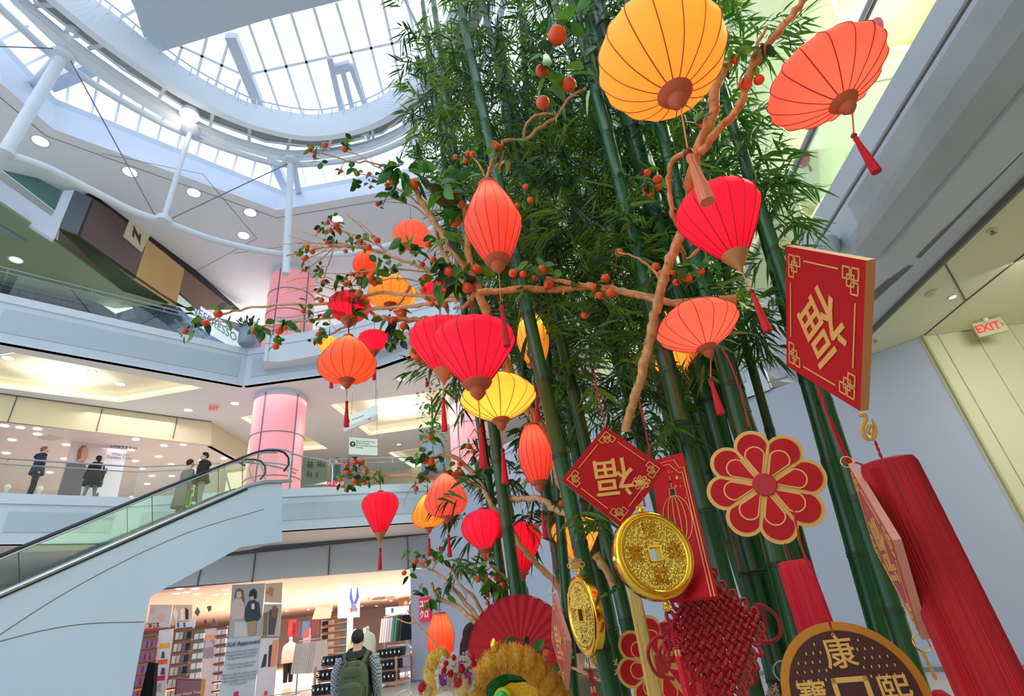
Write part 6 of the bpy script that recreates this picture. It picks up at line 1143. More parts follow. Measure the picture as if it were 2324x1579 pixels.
# ================================================================ lanterns
PROF = {'onion': [(.16, 1), (.30, .93), (.58, .78), (.86, .55), (1, .36), (.97, .22), (.78, .08), (.45, .0), (.22, -.02)],
        'tear': [(.17, 1), (.55, .965), (.86, .88), (.99, .76), (1, .68), (.88, .52), (.62, .28), (.38, .08), (.26, 0)],
        'spindle': [(.34, 1), (.52, .88), (.80, .68), (1, .48), (.98, .42), (.78, .24), (.55, .08), (.42, 0)],
        'long': [(.42, 1), (.68, .86), (.94, .62), (1, .46), (.9, .28), (.66, .08), (.5, 0)],
        'disc': [(.12, 1), (.40, .92), (.75, .76), (.97, .56), (1, .47), (.93, .36), (.66, .18), (.34, .05), (.16, 0)],
        'ball': [(.2, 1), (.5, .95), (.82, .8), (1, .55), (.96, .38), (.74, .17), (.42, .04), (.2, 0)],
        'bulb': [(.2, 1), (.45, .97), (.75, .88), (.95, .72), (1, .58), (.9, .38), (.66, .2), (.42, .08), (.28, 0)]}
COLS = {'red': (226, 18, 46), 'orange': (248, 84, 50), 'yellow': (250, 172, 60), 'amber': (248, 140, 50), 'coral': (246, 84, 66)}
LIT = {'red': .26, 'orange': .32, 'yellow': .42, 'amber': .42, 'coral': .3}
RIB = {'red': (120, 8, 28), 'orange': (156, 46, 24), 'yellow': (160, 104, 30), 'amber': (156, 92, 24), 'coral': (156, 50, 30)}
CAPM = {'c': M('terracotta_cap', (204, 98, 66), .6), 'g': M('gold_brown_cap', (198, 134, 84), .45, .2), 'r': M('red_cap', (206, 66, 44), .6)}
WIRE = M('lantern_wire', (60, 56, 58), .4, .6)
BEAD = M('red_wood_bead', (128, 28, 30), .3)
def tasselmat(col): return M('tassel_%d_%d' % col[:2], col, .75, noise=.3, nscale=300, stretch=(1, 1, .02))
def lantern(label, x, y, w, dep, prof, asp, col, top=None, bead=None, end=None, cap='c', tcol=(216, 24, 44), tilt=None, hang=None, lit=1.0, tw=1.0, capup=True):
    """x, y: photo centre of the shade; w: width px; asp: height / width"""
    c = P(x, y, dep); R_ = w * dep / F_ / 2 * .97; Hh = 2 * R_ * asp; ax = nrm(V(0, 0, 1) + (V(*tilt) if tilt else 0)); p0 = c - ax * Hh / 2
    t = thing('silk_lantern', p0, label, 'lantern'); N = 16; pr = PROF[prof]
    pts = catmull([V(a * R_, b * Hh, 0) for a, b in pr], 3); rows = []
    x_, y_ = basis(ax, (1, .3, 0)); ph = random.uniform(0, 1); sub = 3
    for q in pts:
        row = []
        for k in range(N * sub + 1):
            g = 2 * PI * k / (N * sub) + ph; f = (k % sub) / sub; sag = 1 - .026 * math.sin(PI * f) * min(1, q[0] / R_ * 1.2)
            row.append(p0 + ax * q[1] + (x_ * math.cos(g) + y_ * math.sin(g)) * q[0] * sag)
        rows.append(row)
    q = MB(); q.loft(rows); q.build('silk_shade', thin('silk_' + col, COLS[col], .38, LIT[col] * lit, .6, .04), t, True)
    q = MB()
    for k in range(N): q.tube([rows[i][k * sub] * 1.0 + nrm(rows[i][k * sub] - (p0 + ax * pts[i][1])) * .0012 for i in range(len(rows))], R_ * .006 + .0007, 4, cap=False)
    q.build('rib_wire', M('rib_' + col, RIB[col], .6), t)
    cm = CAPM[cap]; rt = pr[0][0] * R_; rb = max(pr[-1][0] * R_, .2 * R_ if prof != 'disc' else .18 * R_)
    q = MB(); q.lathe(p0 + ax * Hh, [(rt * 1.12, -.05 * R_), (rt * 1.12, .07 * R_), (rt * .9, .1 * R_), (rt * .7, .06 * R_)], 20, ax); q.build('top_cap', CAPM['r'] if col == 'red' else CAPM['c'], t, True)
    q = MB(); s = max(rb, .03) * (.78 if prof in ('spindle', 'long') else 1)
    q.lathe(p0, [(s * 1.25, .10 * s), (s * 1.35, -.05 * s), (s * 1.1, -.45 * s), (s * .72, -.62 * s), (s * .72, -.85 * s), (s * .66, -1.15 * s), (s * .35, -1.5 * s), (.004, -1.72 * s)] if cap != 'g' else [(s * 1.15, .10 * s), (s * 1.2, 0), (s * 1.05, -.3 * s), (s * .7, -.85 * s), (s * .3, -1.4 * s), (.004, -1.9 * s)], 22, ax); q.build('finial', cm, t, True)
    fin = p0 - ax * 1.65 * s; topc = p0 + ax * Hh
    # wire handle
    q = MB(); a_ = x_ * rt * .95; h_ = .055 if w < 130 else .09
    q.tube([topc + a_, topc + a_ + ax * h_, topc + a_ * .3 + ax * h_ * 1.35, topc + ax * h_ * 1.6, topc - a_ * .3 + ax * h_ * 1.35, topc - a_ + ax * h_, topc - a_], .0022, 5); q.build('wire_hanger', WIRE, t)
    q = MB(); hg = topc + V(0, 0, h_ * 1.6); q.tube([hg, hg + V(0, 0, .12 if hang is None else hang)], .0012, 4); q.build('hanging_cord', WIRE, t)
    if bead:
        hf = math.hypot(fin[0], fin[1]); bp = PH(bead[0], bead[1], hf)
        q = MB(); q.tube([fin, bp], .0016 if w < 150 else .0026, 4); q.build('cord', M('red_cord', tcol, .7), t)
        br = max(.010, .058 * R_) * tw; q = MB(); q.ball(bp, br, 12, 8); q.build('bead', BEAD, t, True)
        ep = PH(end[0], end[1], hf); d = ep - bp; tr = br * 1.05
        tm = tasselmat(tcol); q = MB(); q.lathe(bp, [(tr * .45, br * .6), (tr * .8, br * 1.6), (tr * .62, br * 2.6), (tr * .95, np.linalg.norm(d) * .45), (tr * 1.3, np.linalg.norm(d) * .9), (tr * 1.35, np.linalg.norm(d))], 18, d, wob=.12); q.build('tassel', tm, t, True)
    # bulb
    l = bpy.data.lights.new('bulb', 'POINT'); l.shadow_soft_size = .02; l.color = (1, .88, .7); l.energy = 12 * R_ * R_ / .04 * lit * .5; o = bpy.data.objects.new('bulb', l); COL.objects.link(o); o.location = Vector(p0 + ax * Hh * .72); return t
lantern('huge glowing yellow-orange silk lantern at the top of the picture', 1500, 132, 292, 1.72, 'ball', .86, 'amber', bead=(1562, 346), end=(1606, 458), tcol=(246, 130, 92), tw=1.15)
lantern('large orange-red lantern at upper right with a bright red tassel', 1872, 180, 262, 1.70, 'disc', .62, 'coral', bead=(1938, 308), end=(1990, 390), tcol=(206, 16, 44), tilt=(-.12, 0, 0), tw=.85)
lantern('red teardrop lantern hanging above the red diamond board, right of the trunk', 1640, 508, 192, 2.05, 'tear', .95, 'red', bead=(1706, 661), end=(1743, 752), cap='g', tilt=(-.0, 0, 0))
lantern('tall orange spindle lantern glowing in front of the bamboo', 1118, 502, 134, 2.35, 'spindle', 1.66, 'coral', bead=(1137, 688), end=(1151, 785), tcol=(200, 20, 44))
lantern('big crimson teardrop lantern at the centre left', 1077, 802, 196, 2.45, 'tear', .76, 'red', bead=(1090, 966), end=(1097, 1062))
lantern('crimson teardrop lantern tucked behind the big crimson one', 1003, 786, 150, 2.9, 'tear', .84, 'red', bead=(1006, 905), end=(1009, 978), cap='g')
lantern('slender yellow lantern right of the big crimson one', 1209, 767, 74, 3.2, 'long', 1.78, 'yellow', bead=(1216, 880), end=(1221, 955), tw=.9)
lantern('flat wide yellow lantern below the big crimson one', 1131, 900, 177, 2.65, 'disc', .64, 'yellow', bead=(1141, 1022), end=(1147, 1097))
lantern('slender orange lantern beside the bamboo above the diamond board', 1214, 1028, 78, 2.75, 'long', 1.7, 'coral', bead=(1231, 1166), end=(1238, 1220), tw=.9)
lantern('flat orange-red lantern right of the twisting trunk', 1582, 738, 190, 2.4, 'disc', .62, 'coral', bead=(1613, 862), end=(1636, 940), tilt=(-.08, 0, 0))
lantern('amber lantern peeping out below the flat orange-red one', 1543, 818, 116, 3.0, 'disc', .66, 'amber', bead=(1582, 900), end=(1599, 962))
lantern('orange onion-shaped lantern at the left, over the glass wayfinding sign', 789, 812, 131, 3.2, 'onion', .84, 'orange', bead=(787, 913), end=(786, 968))
lantern('red lantern above the orange onion-shaped one', 793, 699, 96, 3.95, 'bulb', .72, 'red', tilt=(0, .1, 0))
lantern('amber onion lantern behind the bare limbs at left', 886, 655, 102, 4.05, 'onion', .84, 'amber', bead=(884, 716), end=(883, 764))
lantern('amber teardrop lantern partly below the amber onion one', 906, 680, 84, 4.4, 'tear', .7, 'amber')
lantern('small orange bottle-shaped lantern among the twigs', 827, 592, 52, 4.3, 'onion', 1.25, 'orange')
lantern('orange-red round lantern half covered by green leaves', 933, 535, 84, 4.0, 'ball', .80, 'coral', cap='c')
lantern('red lantern hidden behind the limbs left of the trunk', 992, 665, 74, 4.0, 'bulb', .66, 'red')
lantern('small red lantern right of the orange onion-shaped one', 849, 776, 71, 4.3, 'tear', .68, 'red', bead=(849, 826), end=(849, 861))
lantern('small yellow lantern half hidden by the orange onion-shaped one', 746, 781, 50, 4.2, 'disc', .8, 'yellow', bead=(751, 858), end=(752, 880), hang=.3)
lantern('small orange lantern half hidden behind the crimson pair', 953, 800, 48, 4.2, 'ball', .85, 'orange', bead=(968, 860), end=(970, 876))
lantern('solitary red diamond-shaped lantern over the shop fascia', 863, 1163, 84, 3.9, 'tear', 1.1, 'red', bead=(863, 1246), end=(862, 1293), cap='g', lit=.8)
lantern('orange onion lantern below the leafy cluster at centre', 1011, 1121, 97, 3.6, 'onion', 1.0, 'coral', bead=(1018, 1216), end=(1021, 1264))
lantern('yellow onion lantern just left behind the lower orange onion one', 972, 1158, 76, 4.2, 'onion', .98, 'amber', bead=(974, 1224), end=(975, 1262))
lantern('bright red bulbous lantern at the lower centre', 1099, 1201, 106, 3.45, 'bulb', .82, 'red', bead=(1104, 1300), end=(1106, 1355))
lantern('dark red lantern seen through the branch, right of the bulbous one', 1186, 1240, 86, 3.5, 'tear', 1.28, 'red', lit=.6, cap='c', tilt=(.12, 0, 0))
lantern('amber lantern crossed by a bamboo culm', 1308, 1222, 114, 3.3, 'tear', .82, 'amber')
lantern('orange-red bulb lantern at the bottom beside the lion head', 1000, 1446, 64, 4.0, 'long', 1.55, 'orange', lit=1.0)
# ================================================================ hanging ornaments
RED = M('lacquer_red', (184, 10, 22), .6, spec=.25, noise=.06, nscale=6)
GOLDP = M('printed_gold', (232, 178, 96), .45, .3)
GOLD = M('polished_gold', (250, 202, 70), .12, 1.0)
GOLDH = M('hammered_gold', (255, 222, 116), .34, .55, bump=1.0, bscale=260)
MDF = M('board_edge', (196, 128, 70), .6)
CORD = M('ornament_cord', (196, 22, 44), .65)
LRING = M('gold_ring', (240, 190, 90), .2, 1.0)
def quad3(px, d0):                                # four pixels of a parallelogram -> its corners in space
    r4 = [ray(*p) for p in px]; A = np.array([r4[0], -r4[1], r4[2], -r4[3]]).T; s = np.linalg.svd(A)[2][-1]; s = s / s[0] * d0
    return [EYE + a * b for a, b in zip(r4, s)]
def toward(fr):
    if fr.n.dot(EYE - fr.o) < 0: fr.n = -fr.n
    return fr
def knotmotif(mb, fr, ca, cb, sa, sb, s, w, c):
    for dx, dy in ((0, 0), (.62, .62), (1.24, 0), (0, 1.24), (1.24, 1.24)):
        if (dx, dy) == (1.24, 1.24): continue
        x0, y0 = ca + sa * dx * s, cb + sb * dy * s; x1, y1 = x0 + sa * s, y0 + sb * s
        fr.line(mb, [(x0, y0), (x1, y0), (x1, y1), (x0, y1)], w, .0015, c, closed=True)
def vquad(tp, bp, phi, d0):                       # square board hung by its corner, turned to plan direction phi
    T = P(*tp, d0); B = PH(*bp, math.hypot(T[0], T[1])); B = V(T[0], T[1], B[2]); h = (T - B) / 2; a = math.radians(phi); w = V(math.sin(a), math.cos(a), 0) * h[2]
    return [T, (T + B) / 2 + w, B, (T + B) / 2 - w]
def fuboard(px, d0, label, th=.012, char=True, faint=False):
    T, R_, B, L_ = quad3(px, d0) if len(px) == 4 else vquad(*px, d0); f = toward(Frame(T, R_ - T, L_ - T, np.linalg.norm(R_ - T), np.linalg.norm(L_ - T)))
    t = thing('fortune_board', T, label, 'hanging decoration'); q = MB(); q.prism([T, R_, B, L_], -f.n * th, 0); q.mi[0] = q.mi[1] = 1
    FB = M('faded_board_face', (190, 84, 92), .3) if faint else RED
    q.build('board', [M('faded_edge', (206, 140, 120), .5) if faint else MDF, FB], t); q = MB(); w = f.w * .011; i = .085; s = .075
    for a, b, c_, d_ in ((i + .2, i, 1 - i - .2, i), (1 - i, i + .2, 1 - i, 1 - i - .2), (1 - i - .2, 1 - i, i + .2, 1 - i), (i, 1 - i - .2, i, i + .2)): f.line(q, [(a, b), (c_, d_)], w, .0015, .0005)
    for sa, sb in ((1, 1), (-1, 1), (1, -1), (-1, -1)): knotmotif(q, f, .06 if sa > 0 else .94, .06 if sb > 0 else .94, sa, sb, s, w, .0005)
    q.build('gold_border', GOLDP, t)
    C_ = (T + B) / 2; f2 = Frame(C_, R_ - L_, T - B, 1, 1); 
    if f2.n.dot(EYE - C_) < 0: f2.n = -f2.n; f2.u = f2.u
    f2 = Frame(C_, R_ - L_, T - B, 1, 1); toward(f2); q = MB(); textmesh(q, '福', f2, 0, 0, f.w * .56, .0015, .0006, rot=PI, bold=f.w * .004); q.build('fortune_character', GOLDP, t)
    q = MB(); rr_ = .012; q.tube([T + nrm(T - B) * .004 + nrm(T - B) * rr_ * math.cos(g) + f.n * rr_ * math.sin(g) for g in np.linspace(0, 2 * PI, 16, endpoint=False)], .0012, 6, closed=True); q.build('hanging_ring', LRING, t)
    return t, f, (T, R_, B, L_)
def PC(x, y, ctr, dep): return PH(x, y, np.hypot(*P(ctr[0], ctr[1], dep)[:2]))
def cordpx(name, pts, dep, r_, label, mat=CORD, cat='cord', twist=True, ctr=None):
    w = catmull([PC(x, y, ctr or pts[-1], dep) for x, y in pts], 6)
    q = MB()
    if twist:
        for s in (0, PI):
            q.tube([p + V(math.cos(i * .9 + s), math.sin(i * .9 + s), 0) * r_ * .55 for i, p in enumerate(w)], r_ * .6, 5)
    else: q.tube(w, r_, 6)
    return tag(q.build(name, mat, smooth=True), label, cat)
fuboard([(1783, 558), (1966, 591), (1952, 933), (1785, 830)], 1.12, 'large red and gold fortune board hanging at right, seen in steep perspective', .016)
fuboard([(1373, 967), (1512, 1062), (1411, 1197), (1273, 1090)], 1.75, 'red and gold fortune diamond board at the centre, left of the round coin', .008)
fuboard([(1924, 1052), (2084, 1452), -155], 1.15, 'faded fortune board seen nearly edge-on beside the big red tassel', .014, faint=True)
fuboard([(1254, 1346), (1285, 1566), 170], 1.95, 'red fortune board seen nearly edge-on left of the thin gold coin', .014, faint=True)
cordpx('red_cord', [(1349, 845), (1356, 890), (1366, 930), (1372, 962)], 1.76, .0035, 'red cord holding up the centre diamond board')
cordpx('red_cord', [(1640, 792), (1660, 830), (1680, 890), (1700, 968)], 1.55, .003, 'red cord over the petalled flower board', ctr=(1735, 1100))
cordpx('red_cord', [(1852, 875), (1870, 920), (1900, 985), (1928, 1045), (1945, 1050), (1966, 1058)], 1.2, .003, 'twisted red cord left of the big tassel')
cordpx('red_cord', [(1858, 880), (1885, 960), (1905, 1010), (1924, 1052)], 1.22, .003, 'second red cord running to the top of the faded edge-on board')
cordpx('red_cord', [(1800, 1152), (1812, 1210), (1835, 1290), (1872, 1380), (1893, 1448)], 1.18, .0026, 'red cord leading down to the dark brown coin board', ctr=(1940, 1580))
cordpx('red_cord', [(1450, 905), (1460, 950), (1472, 1010), (1477, 1036)], 2.1, .004, 'red cord holding the tall red card')
cordpx('red_cord', [(1243, 1170), (1250, 1240), (1256, 1300), (1254, 1344)], 1.96, .002, 'thin red cord above the left edge-on board')
cordpx('clear_thread', [(1433, 960), (1441, 1010), (1450, 1075)], 1.42, .0008, 'clear thread above the small gold knot charm', WIRE, twist=False, ctr=(1487, 1256))
# pendant and the big tassel
def flattassel(name, top_px, dep, w_m, len_m, label, mat, thick=.3, yaw=0, capmat=None, taper=1.12, ctr=None):
    c = PC(*top_px, ctr or top_px, dep); az = math.atan2(c[0], c[1]) + yaw; u = V(math.cos(az), -math.sin(az), 0); n = V(-math.sin(az), -math.cos(az), 0) * -1
    t = thing(name, c, label, 'tassel'); N = 120; rows = []
    for z, k in ((.004, .6), (0, .9), (-.012, .98), (-.1 * len_m, 1.0), (-.35 * len_m, 1.03), (-.7 * len_m, 1.07), (-len_m, taper)):
        row = []
        for i in range(N + 1):
            g = 2 * PI * i / N; e = 1 + (.035 * math.sin(i * 2.9) + .03 * (i % 2)) * (1 if z < -.01 else 0)
            cx, cy = math.copysign(abs(math.cos(g)) ** .6, math.cos(g)), math.copysign(abs(math.sin(g)) ** .8, math.sin(g)); row.append(c + u * cx * w_m / 2 * k * (e * .2 + .8) + n * cy * w_m / 2 * thick * k * e + V(0, 0, z))
        rows.append(row)
    q = MB(); q.loft(rows[2:]); q.build('threads', mat, t); q = MB(); q.loft(rows[:3]); q.add(rows[0], [tuple(range(len(rows[0])))]); q.build('bound_top', capmat or mat, t, True); return t, u, n
THR = tasselmat((172, 4, 18))
flattassel('tassel', (2012, 1045), 1.08, .106, .75, 'big deep red tassel hanging at the right under the gold cloud hook', THR, .45, taper=1.05)
flattassel('tassel', (1800, 1274), 1.55, .088, .30, 'flat red tassel under the petalled flower board', tasselmat((206, 16, 30)), .25, ctr=(1735, 1100))
flattassel('tassel', (1436, 1330), 1.75, .042, .50, 'flat gold thread tassel behind the round coin', tasselmat((206, 174, 92)), .4)
cordpx('red_cord', [(1986, 1000), (1992, 1018), (2002, 1042)], 1.09, .003, 'short doubled red cord on top of the big tassel')
cordpx('red_cord', [(1782, 1232), (1789, 1255), (1796, 1274)], 1.55, .0016, 'short red cord under the petalled flower board', ctr=(1735, 1100))
# cloud hook
t = thing('cloud_hook', P(1970, 965, 1.1), 'small gold cloud-shaped hook over the big tassel', 'hook'); q = MB()
q.tube(catmull([P(x, y, 1.1) for x, y in ((1951, 945), (1956, 940), (1963, 944), (1963, 955), (1958, 965), (1958, 980), (1966, 994), (1980, 994), (1986, 980), (1982, 965), (1973, 968), (1970, 980), (1976, 984))], 4), [.004, .005, .0045, .005, .0045, .003], 7); q.build('cloud_scroll', GOLDP, t, True)
q = MB(); q.tube(catmull([P(x, y, 1.1) for x, y in ((1984, 962), (1979, 950), (1984, 975))], 4), .002, 6); q.build('spur', GOLDP, t, True)
# flower boards
def vframe(px, dep, yaw=0, tilt=0):
    c = P(*px, dep); az = math.atan2(c[0], c[1]) + yaw; u = V(math.cos(az), -math.sin(az), 0); v = nrm(V(math.sin(az) * tilt, math.cos(az) * tilt, 1)); return toward(Frame(c, u, v, 1, 1))
def flower(px, dep, R_, label, yaw=0, ph=0, tilt=0):
    f = vframe(px, dep, yaw, tilt); t = thing('flower_board', f.o, label, 'hanging decoration')
    def petal(k, r1, hw, r0=.1, n=22):
        a0 = PI / 2 + ph + k * PI / 4; out = []
        for i in range(n + 1):
            g = -PI / 2 + PI * i / n; x = r1 - hw + hw * math.cos(g); y = hw * math.sin(g); out.append((x, y))
        out = [(r0, -hw * .12)] + out + [(r0, hw * .12)]
        return [(R_ * (x * math.cos(a0) - y * math.sin(a0)), R_ * (x * math.sin(a0) + y * math.cos(a0))) for x, y in out]
    for k in range(8):
        q = MB(); f.poly(q, petal(k, 1.0, .31), .012 - k * .0004, -.012); o = q.build('petal', [MDF], t); o.data.materials[0] = M('gold_petal_edge', (226, 170, 90), .4, .25)
        q = MB(); f.poly(q, petal(k, .93, .25, .2), .0012, .0003 + k * .00002); q.build('red_petal_face', M('petal_red', (186, 18, 30), .6, spec=.25), o)
        q = MB(); f.poly(q, petal(k, .70, .175, .16), .0012, .0018); q.build('gold_outline', GOLDP, o); q = MB(); f.poly(q, petal(k, .675, .15, .2), .0012, .0024); q.build('inner_red_face', M('petal_red_light', (196, 22, 32), .6, spec=.25), o)
    q = MB(); q.lathe(f.o, [(R_ * .2, -.01), (R_ * .2, .006), (R_ * .185, .0075)], 32, f.n); q.build('red_centre', M('petal_centre', (186, 22, 38), .4), t); return t, f
flower((1735, 1100), 1.55, .170, 'red and gold petalled flower board hanging in front of the bamboo, upper one')
flower((1499, 1506), 1.98, .172, 'lower red and gold flower board behind the gold tassel and red knot', ph=.15)
# coins
def coin(px, dep, R_, label, yaw, tilt=0, th=.03, chars=('招', '財', '進', '寶')):
    f = vframe(px, dep, yaw, tilt); t = thing('gold_coin', f.o, label, 'coin ornament'); n_ = f.n; h = R_ * .15
    q = MB(); N = 48
    q.lathe(f.o, [(R_ * .80, 0), (R_ * .82, .004), (R_ * .86, .006), (R_ * .95, .006), (R_, .002), (R_ * 1.01, -.004), (R_ * 1.01, -th), (R_ * .97, -th - .004), (R_ * .8, -th - .004)], N, n_); q.f = [x for x in q.f if len(x) == 4]; q.build('rim', GOLD, t, True)
    q = MB(); ring = [(R_ * .81 * math.cos(2 * PI * i / N), R_ * .81 * math.sin(2 * PI * i / N)) for i in range(N)]
    for z in (.0, -th):
        sq = []
        for i in range(N): g = 2 * PI * i / N; k = h / max(abs(math.cos(g)), abs(math.sin(g))); sq.append((k * math.cos(g), k * math.sin(g)))
        vs = [f.at(a, b, z) for a, b in ring] + [f.at(a, b, z) for a, b in sq]; q.add(vs, [(i, (i + 1) % N, N + (i + 1) % N, N + i) for i in range(N)])
    q.build('hammered_face', GOLDH, t)
    q = MB(); 
    for a, b in (((-1, -1), (1, -1)), ((1, -1), (1, 1)), ((1, 1), (-1, 1)), ((-1, 1), (-1, -1))): f.line(q, [(a[0] * h * 1.1, a[1] * h * 1.1), (b[0] * h * 1.1, b[1] * h * 1.1)], h * .2, th + .006, -th - .001)
    q.build('square_hole_frame', GOLD, t)
    EN = M('engraved_gold', (206, 142, 48), .3, .9)
    for ch, (a, b) in zip(chars, ((0, .50), (0, -.52), (.52, 0), (-.52, 0))): q = MB(); textmesh(q, ch, f, a * R_, b * R_, R_ * .42, .003, .0012, bold=.0006); q.build('character', EN, t)
    rc = random.Random(3); q = MB(); k_ = 0
    for i in range(760):
        a = rc.uniform(0, 2 * PI); rr_ = R_ * .78 * math.sqrt(rc.random()); x, y = rr_ * math.cos(a), rr_ * math.sin(a)
        if max(abs(x), abs(y)) < h * 1.3: continue
        q.ball(f.at(x, y, .0005), R_ * .033, 6, 4, (1, 1, 1))
    q.build('beaten_grain', M('grain_gold', (255, 226, 110), .2, .85), t, True, stuff=True)
    for s in (1, -1):
        q = MB(); c_ = f.at(0, s * R_ * 1.1, -th / 2)
        q.ball(c_ - f.v * s * R_ * .03, R_ * .07, 8, 6); 
        for g in (-.9, 0, .9): d = f.v * s * math.cos(g) + f.u * math.sin(g); q.tube([c_ + d * R_ * .07 + (f.u * math.cos(k) + f.v * math.sin(k)) * R_ * .05 for k in np.linspace(0, 2 * PI, 12, endpoint=False)], R_ * .018, 6, closed=True)
        q.build('cast_bail', GOLD, t, True)
    return t, f
coin((1487, 1256), 1.42, .116, 'round gold coin ornament with raised characters facing the viewer', -.5, .1)
coin((1320, 1395), 2.05, .143, 'gold coin ornament seen nearly edge-on beside the dark bamboo', 1.18, 0)
def charm(px, dep, s, label, mat=GOLDP, ctr=None):
    f = vframe(px, dep); f.o = PC(*px, ctr or px, dep); t = thing('knot_charm', f.o, label, 'charm'); q = MB()
    for i in range(-2, 3):
        q.tube([f.at(i * .16 * s - .35 * s, .35 * s - abs(0) , .002 * (i % 2)), f.at(i * .16 * s + .0, 0, .003), f.at(i * .16 * s + .35 * s, -.35 * s, 0)], .07 * s, 5); q.tube([f.at(i * .16 * s + .35 * s, .35 * s, .003), f.at(i * .16 * s, 0, 0), f.at(i * .16 * s - .35 * s, -.35 * s, .003)], .07 * s, 5)
    q.build('woven_centre', mat, t, True)
    for a, b, k in ((-.75, 0, .25), (.75, 0, .25), (-.5, .42, .2), (.5, .42, .2), (-.5, -.42, .2), (.5, -.42, .2), (0, .62, .15), (0, -.62, .15)):
        q = MB(); q.tube([f.at((a + k * math.cos(g)) * s, (b + k * math.sin(g)) * s) for g in np.linspace(0, 2 * PI, 14, endpoint=False)], .06 * s, 6, closed=True); q.build('loop', mat, t, True)
    return t
charm((1455, 1095), 1.42, .026, 'small gold knot charm above the round coin', ctr=(1487, 1256)); charm((1307, 1282), 2.05, .036, 'small yellow knot charm above the edge-on coin', M('yellow_cord', (232, 168, 66), .5), (1320, 1395))
cordpx('red_cord', [(1457, 1118), (1460, 1132), (1464, 1150)], 1.42, .003, 'short red cord between the gold charm and the round coin', ctr=(1487, 1256))
cordpx('red_cord', [(1303, 1235), (1306, 1260), (1308, 1270)], 2.05, .0018, 'short red cord above the yellow knot charm', ctr=(1320, 1395)); cordpx('red_cord', [(1309, 1296), (1311, 1308), (1312, 1318)], 2.05, .002, 'short red cord between the yellow charm and the edge-on coin', ctr=(1320, 1395))
def smallknot(px, dep, s, label, tail, ctr):
    f = vframe(px, dep); f.o = PC(*px, ctr, dep); t = thing('chinese_knot', f.o, label, 'knot'); q = MB()
    for i in range(6): q.tube([f.at(-.4 * s, (.9 - i * .32) * s), f.at(0, (.8 - i * .32) * s, .15 * s), f.at(.4 * s, (.9 - i * .32) * s), f.at(0, (1.0 - i * .32) * s, -.1 * s)], .13 * s, 6, closed=True)
    q.build('woven_cord', CORD, t, True)
    for sx in (-1, 1): q = MB(); q.tube(catmull([f.at(sx * .3 * s, .3 * s), f.at(sx * .9 * s, .1 * s), f.at(sx * .85 * s, -.5 * s), f.at(sx * .3 * s, -.4 * s)], 5), .06 * s, 5); q.build('ear_loop', CORD, t, True)
    q = MB(); q.tube([f.at(0, 2.6 * s), f.at(0, 1.0 * s)], .08 * s, 5); q.tube([f.at(0, -.9 * s), f.at(0, -1.6 * s)], .1 * s, 5); q.build('cord', CORD, t)
    for k in (-.22, .22): q = MB(); q.lathe(f.at(k * s, -2.2 * s), [(.16 * s, 0), (.2 * s, .1 * s), (.2 * s, .8 * s), (.16 * s, .9 * s)], 10, f.v); q.build('pink_gold_bead', M('bead_salmon', (246, 150, 110), .25, .3), t, True)
    q = MB(); q.lathe(f.at(0, -2.2 * s), [(.4 * s, 0), (.5 * s, -tail * .4), (.7 * s, -tail)], 16, f.v, wob=.12); q.build('tassel', tasselmat((206, 16, 40)), t); return t
smallknot((1531, 1450), 1.42, .018, 'small bright red knot with two beads under the round coin', .16, (1487, 1256)); smallknot((1342, 1535), 2.05, .024, 'small red knot hanging under the edge-on coin', .1, (1320, 1395))
# red card with a drawn lantern
T, R_, B, L_ = quad3([(1476, 1046), (1548, 1027), (1628, 1352), (1518, 1362)], 2.08); f = toward(Frame(L_, B - L_, T - L_, np.linalg.norm(B - L_), np.linalg.norm(T - L_)))
t = thing('greeting_card', T, 'tall red card printed with a gold lantern, behind the round coin', 'hanging decoration'); q = MB(); q.prism([T, R_, B, L_], -f.n * .01); q.build('card', RED, t)
q = MB(); w = .0028
f.line(q, [(.95, 0), (.95, .86), (.82, .86), (.72, .95), (.3, .95)], w, .001, .0005); f.line(q, [(.88, 0), (.88, .82), (.78, .82), (.55, .92), (.2, .92)], w, .001, .0005)
for k in (-1, -.6, -.2, .2, .6, 1): f.line(q, [(.5 + k * .36 * math.sin(g), .47 + .17 * math.cos(g)) for g in np.linspace(.1, PI - .1, 12)], w, .001, .0005)
f.line(q, [(.42, .64), (.58, .64), (.58, .70), (.42, .70)], w, .001, .0005, closed=True); f.line(q, [(.5, .70), (.5, .86)], w * .7, .001, .0005)
for a, b, s in ((.7, .78, .05), (.62, .71, .03)):
    f.poly(q, [(a + s * (1 if i % 2 == 0 else .5) * math.cos(PI * i / 8), b + s * .45 * (1 if i % 2 == 0 else .5) * math.sin(PI * i / 8)) for i in range(16)], .001, .0005)
for a, b in ((.8, .77), (.75, .70), (.6, .84), (.75, .85), (.82, .6)): q.ball(f.at(a, b, .001), .003, 6, 4)
q.build('gold_print', GOLDP, t); q = MB(); f.rect(q, .43, .645, .57, .695, .001, .001); q.ball(f.at(.5, .76, .001), .006, 8, 5, (1, 1, 1)); q.ball(f.at(.5, .82, .001), .004, 8, 5); q.build('dark_print', DARK, t)
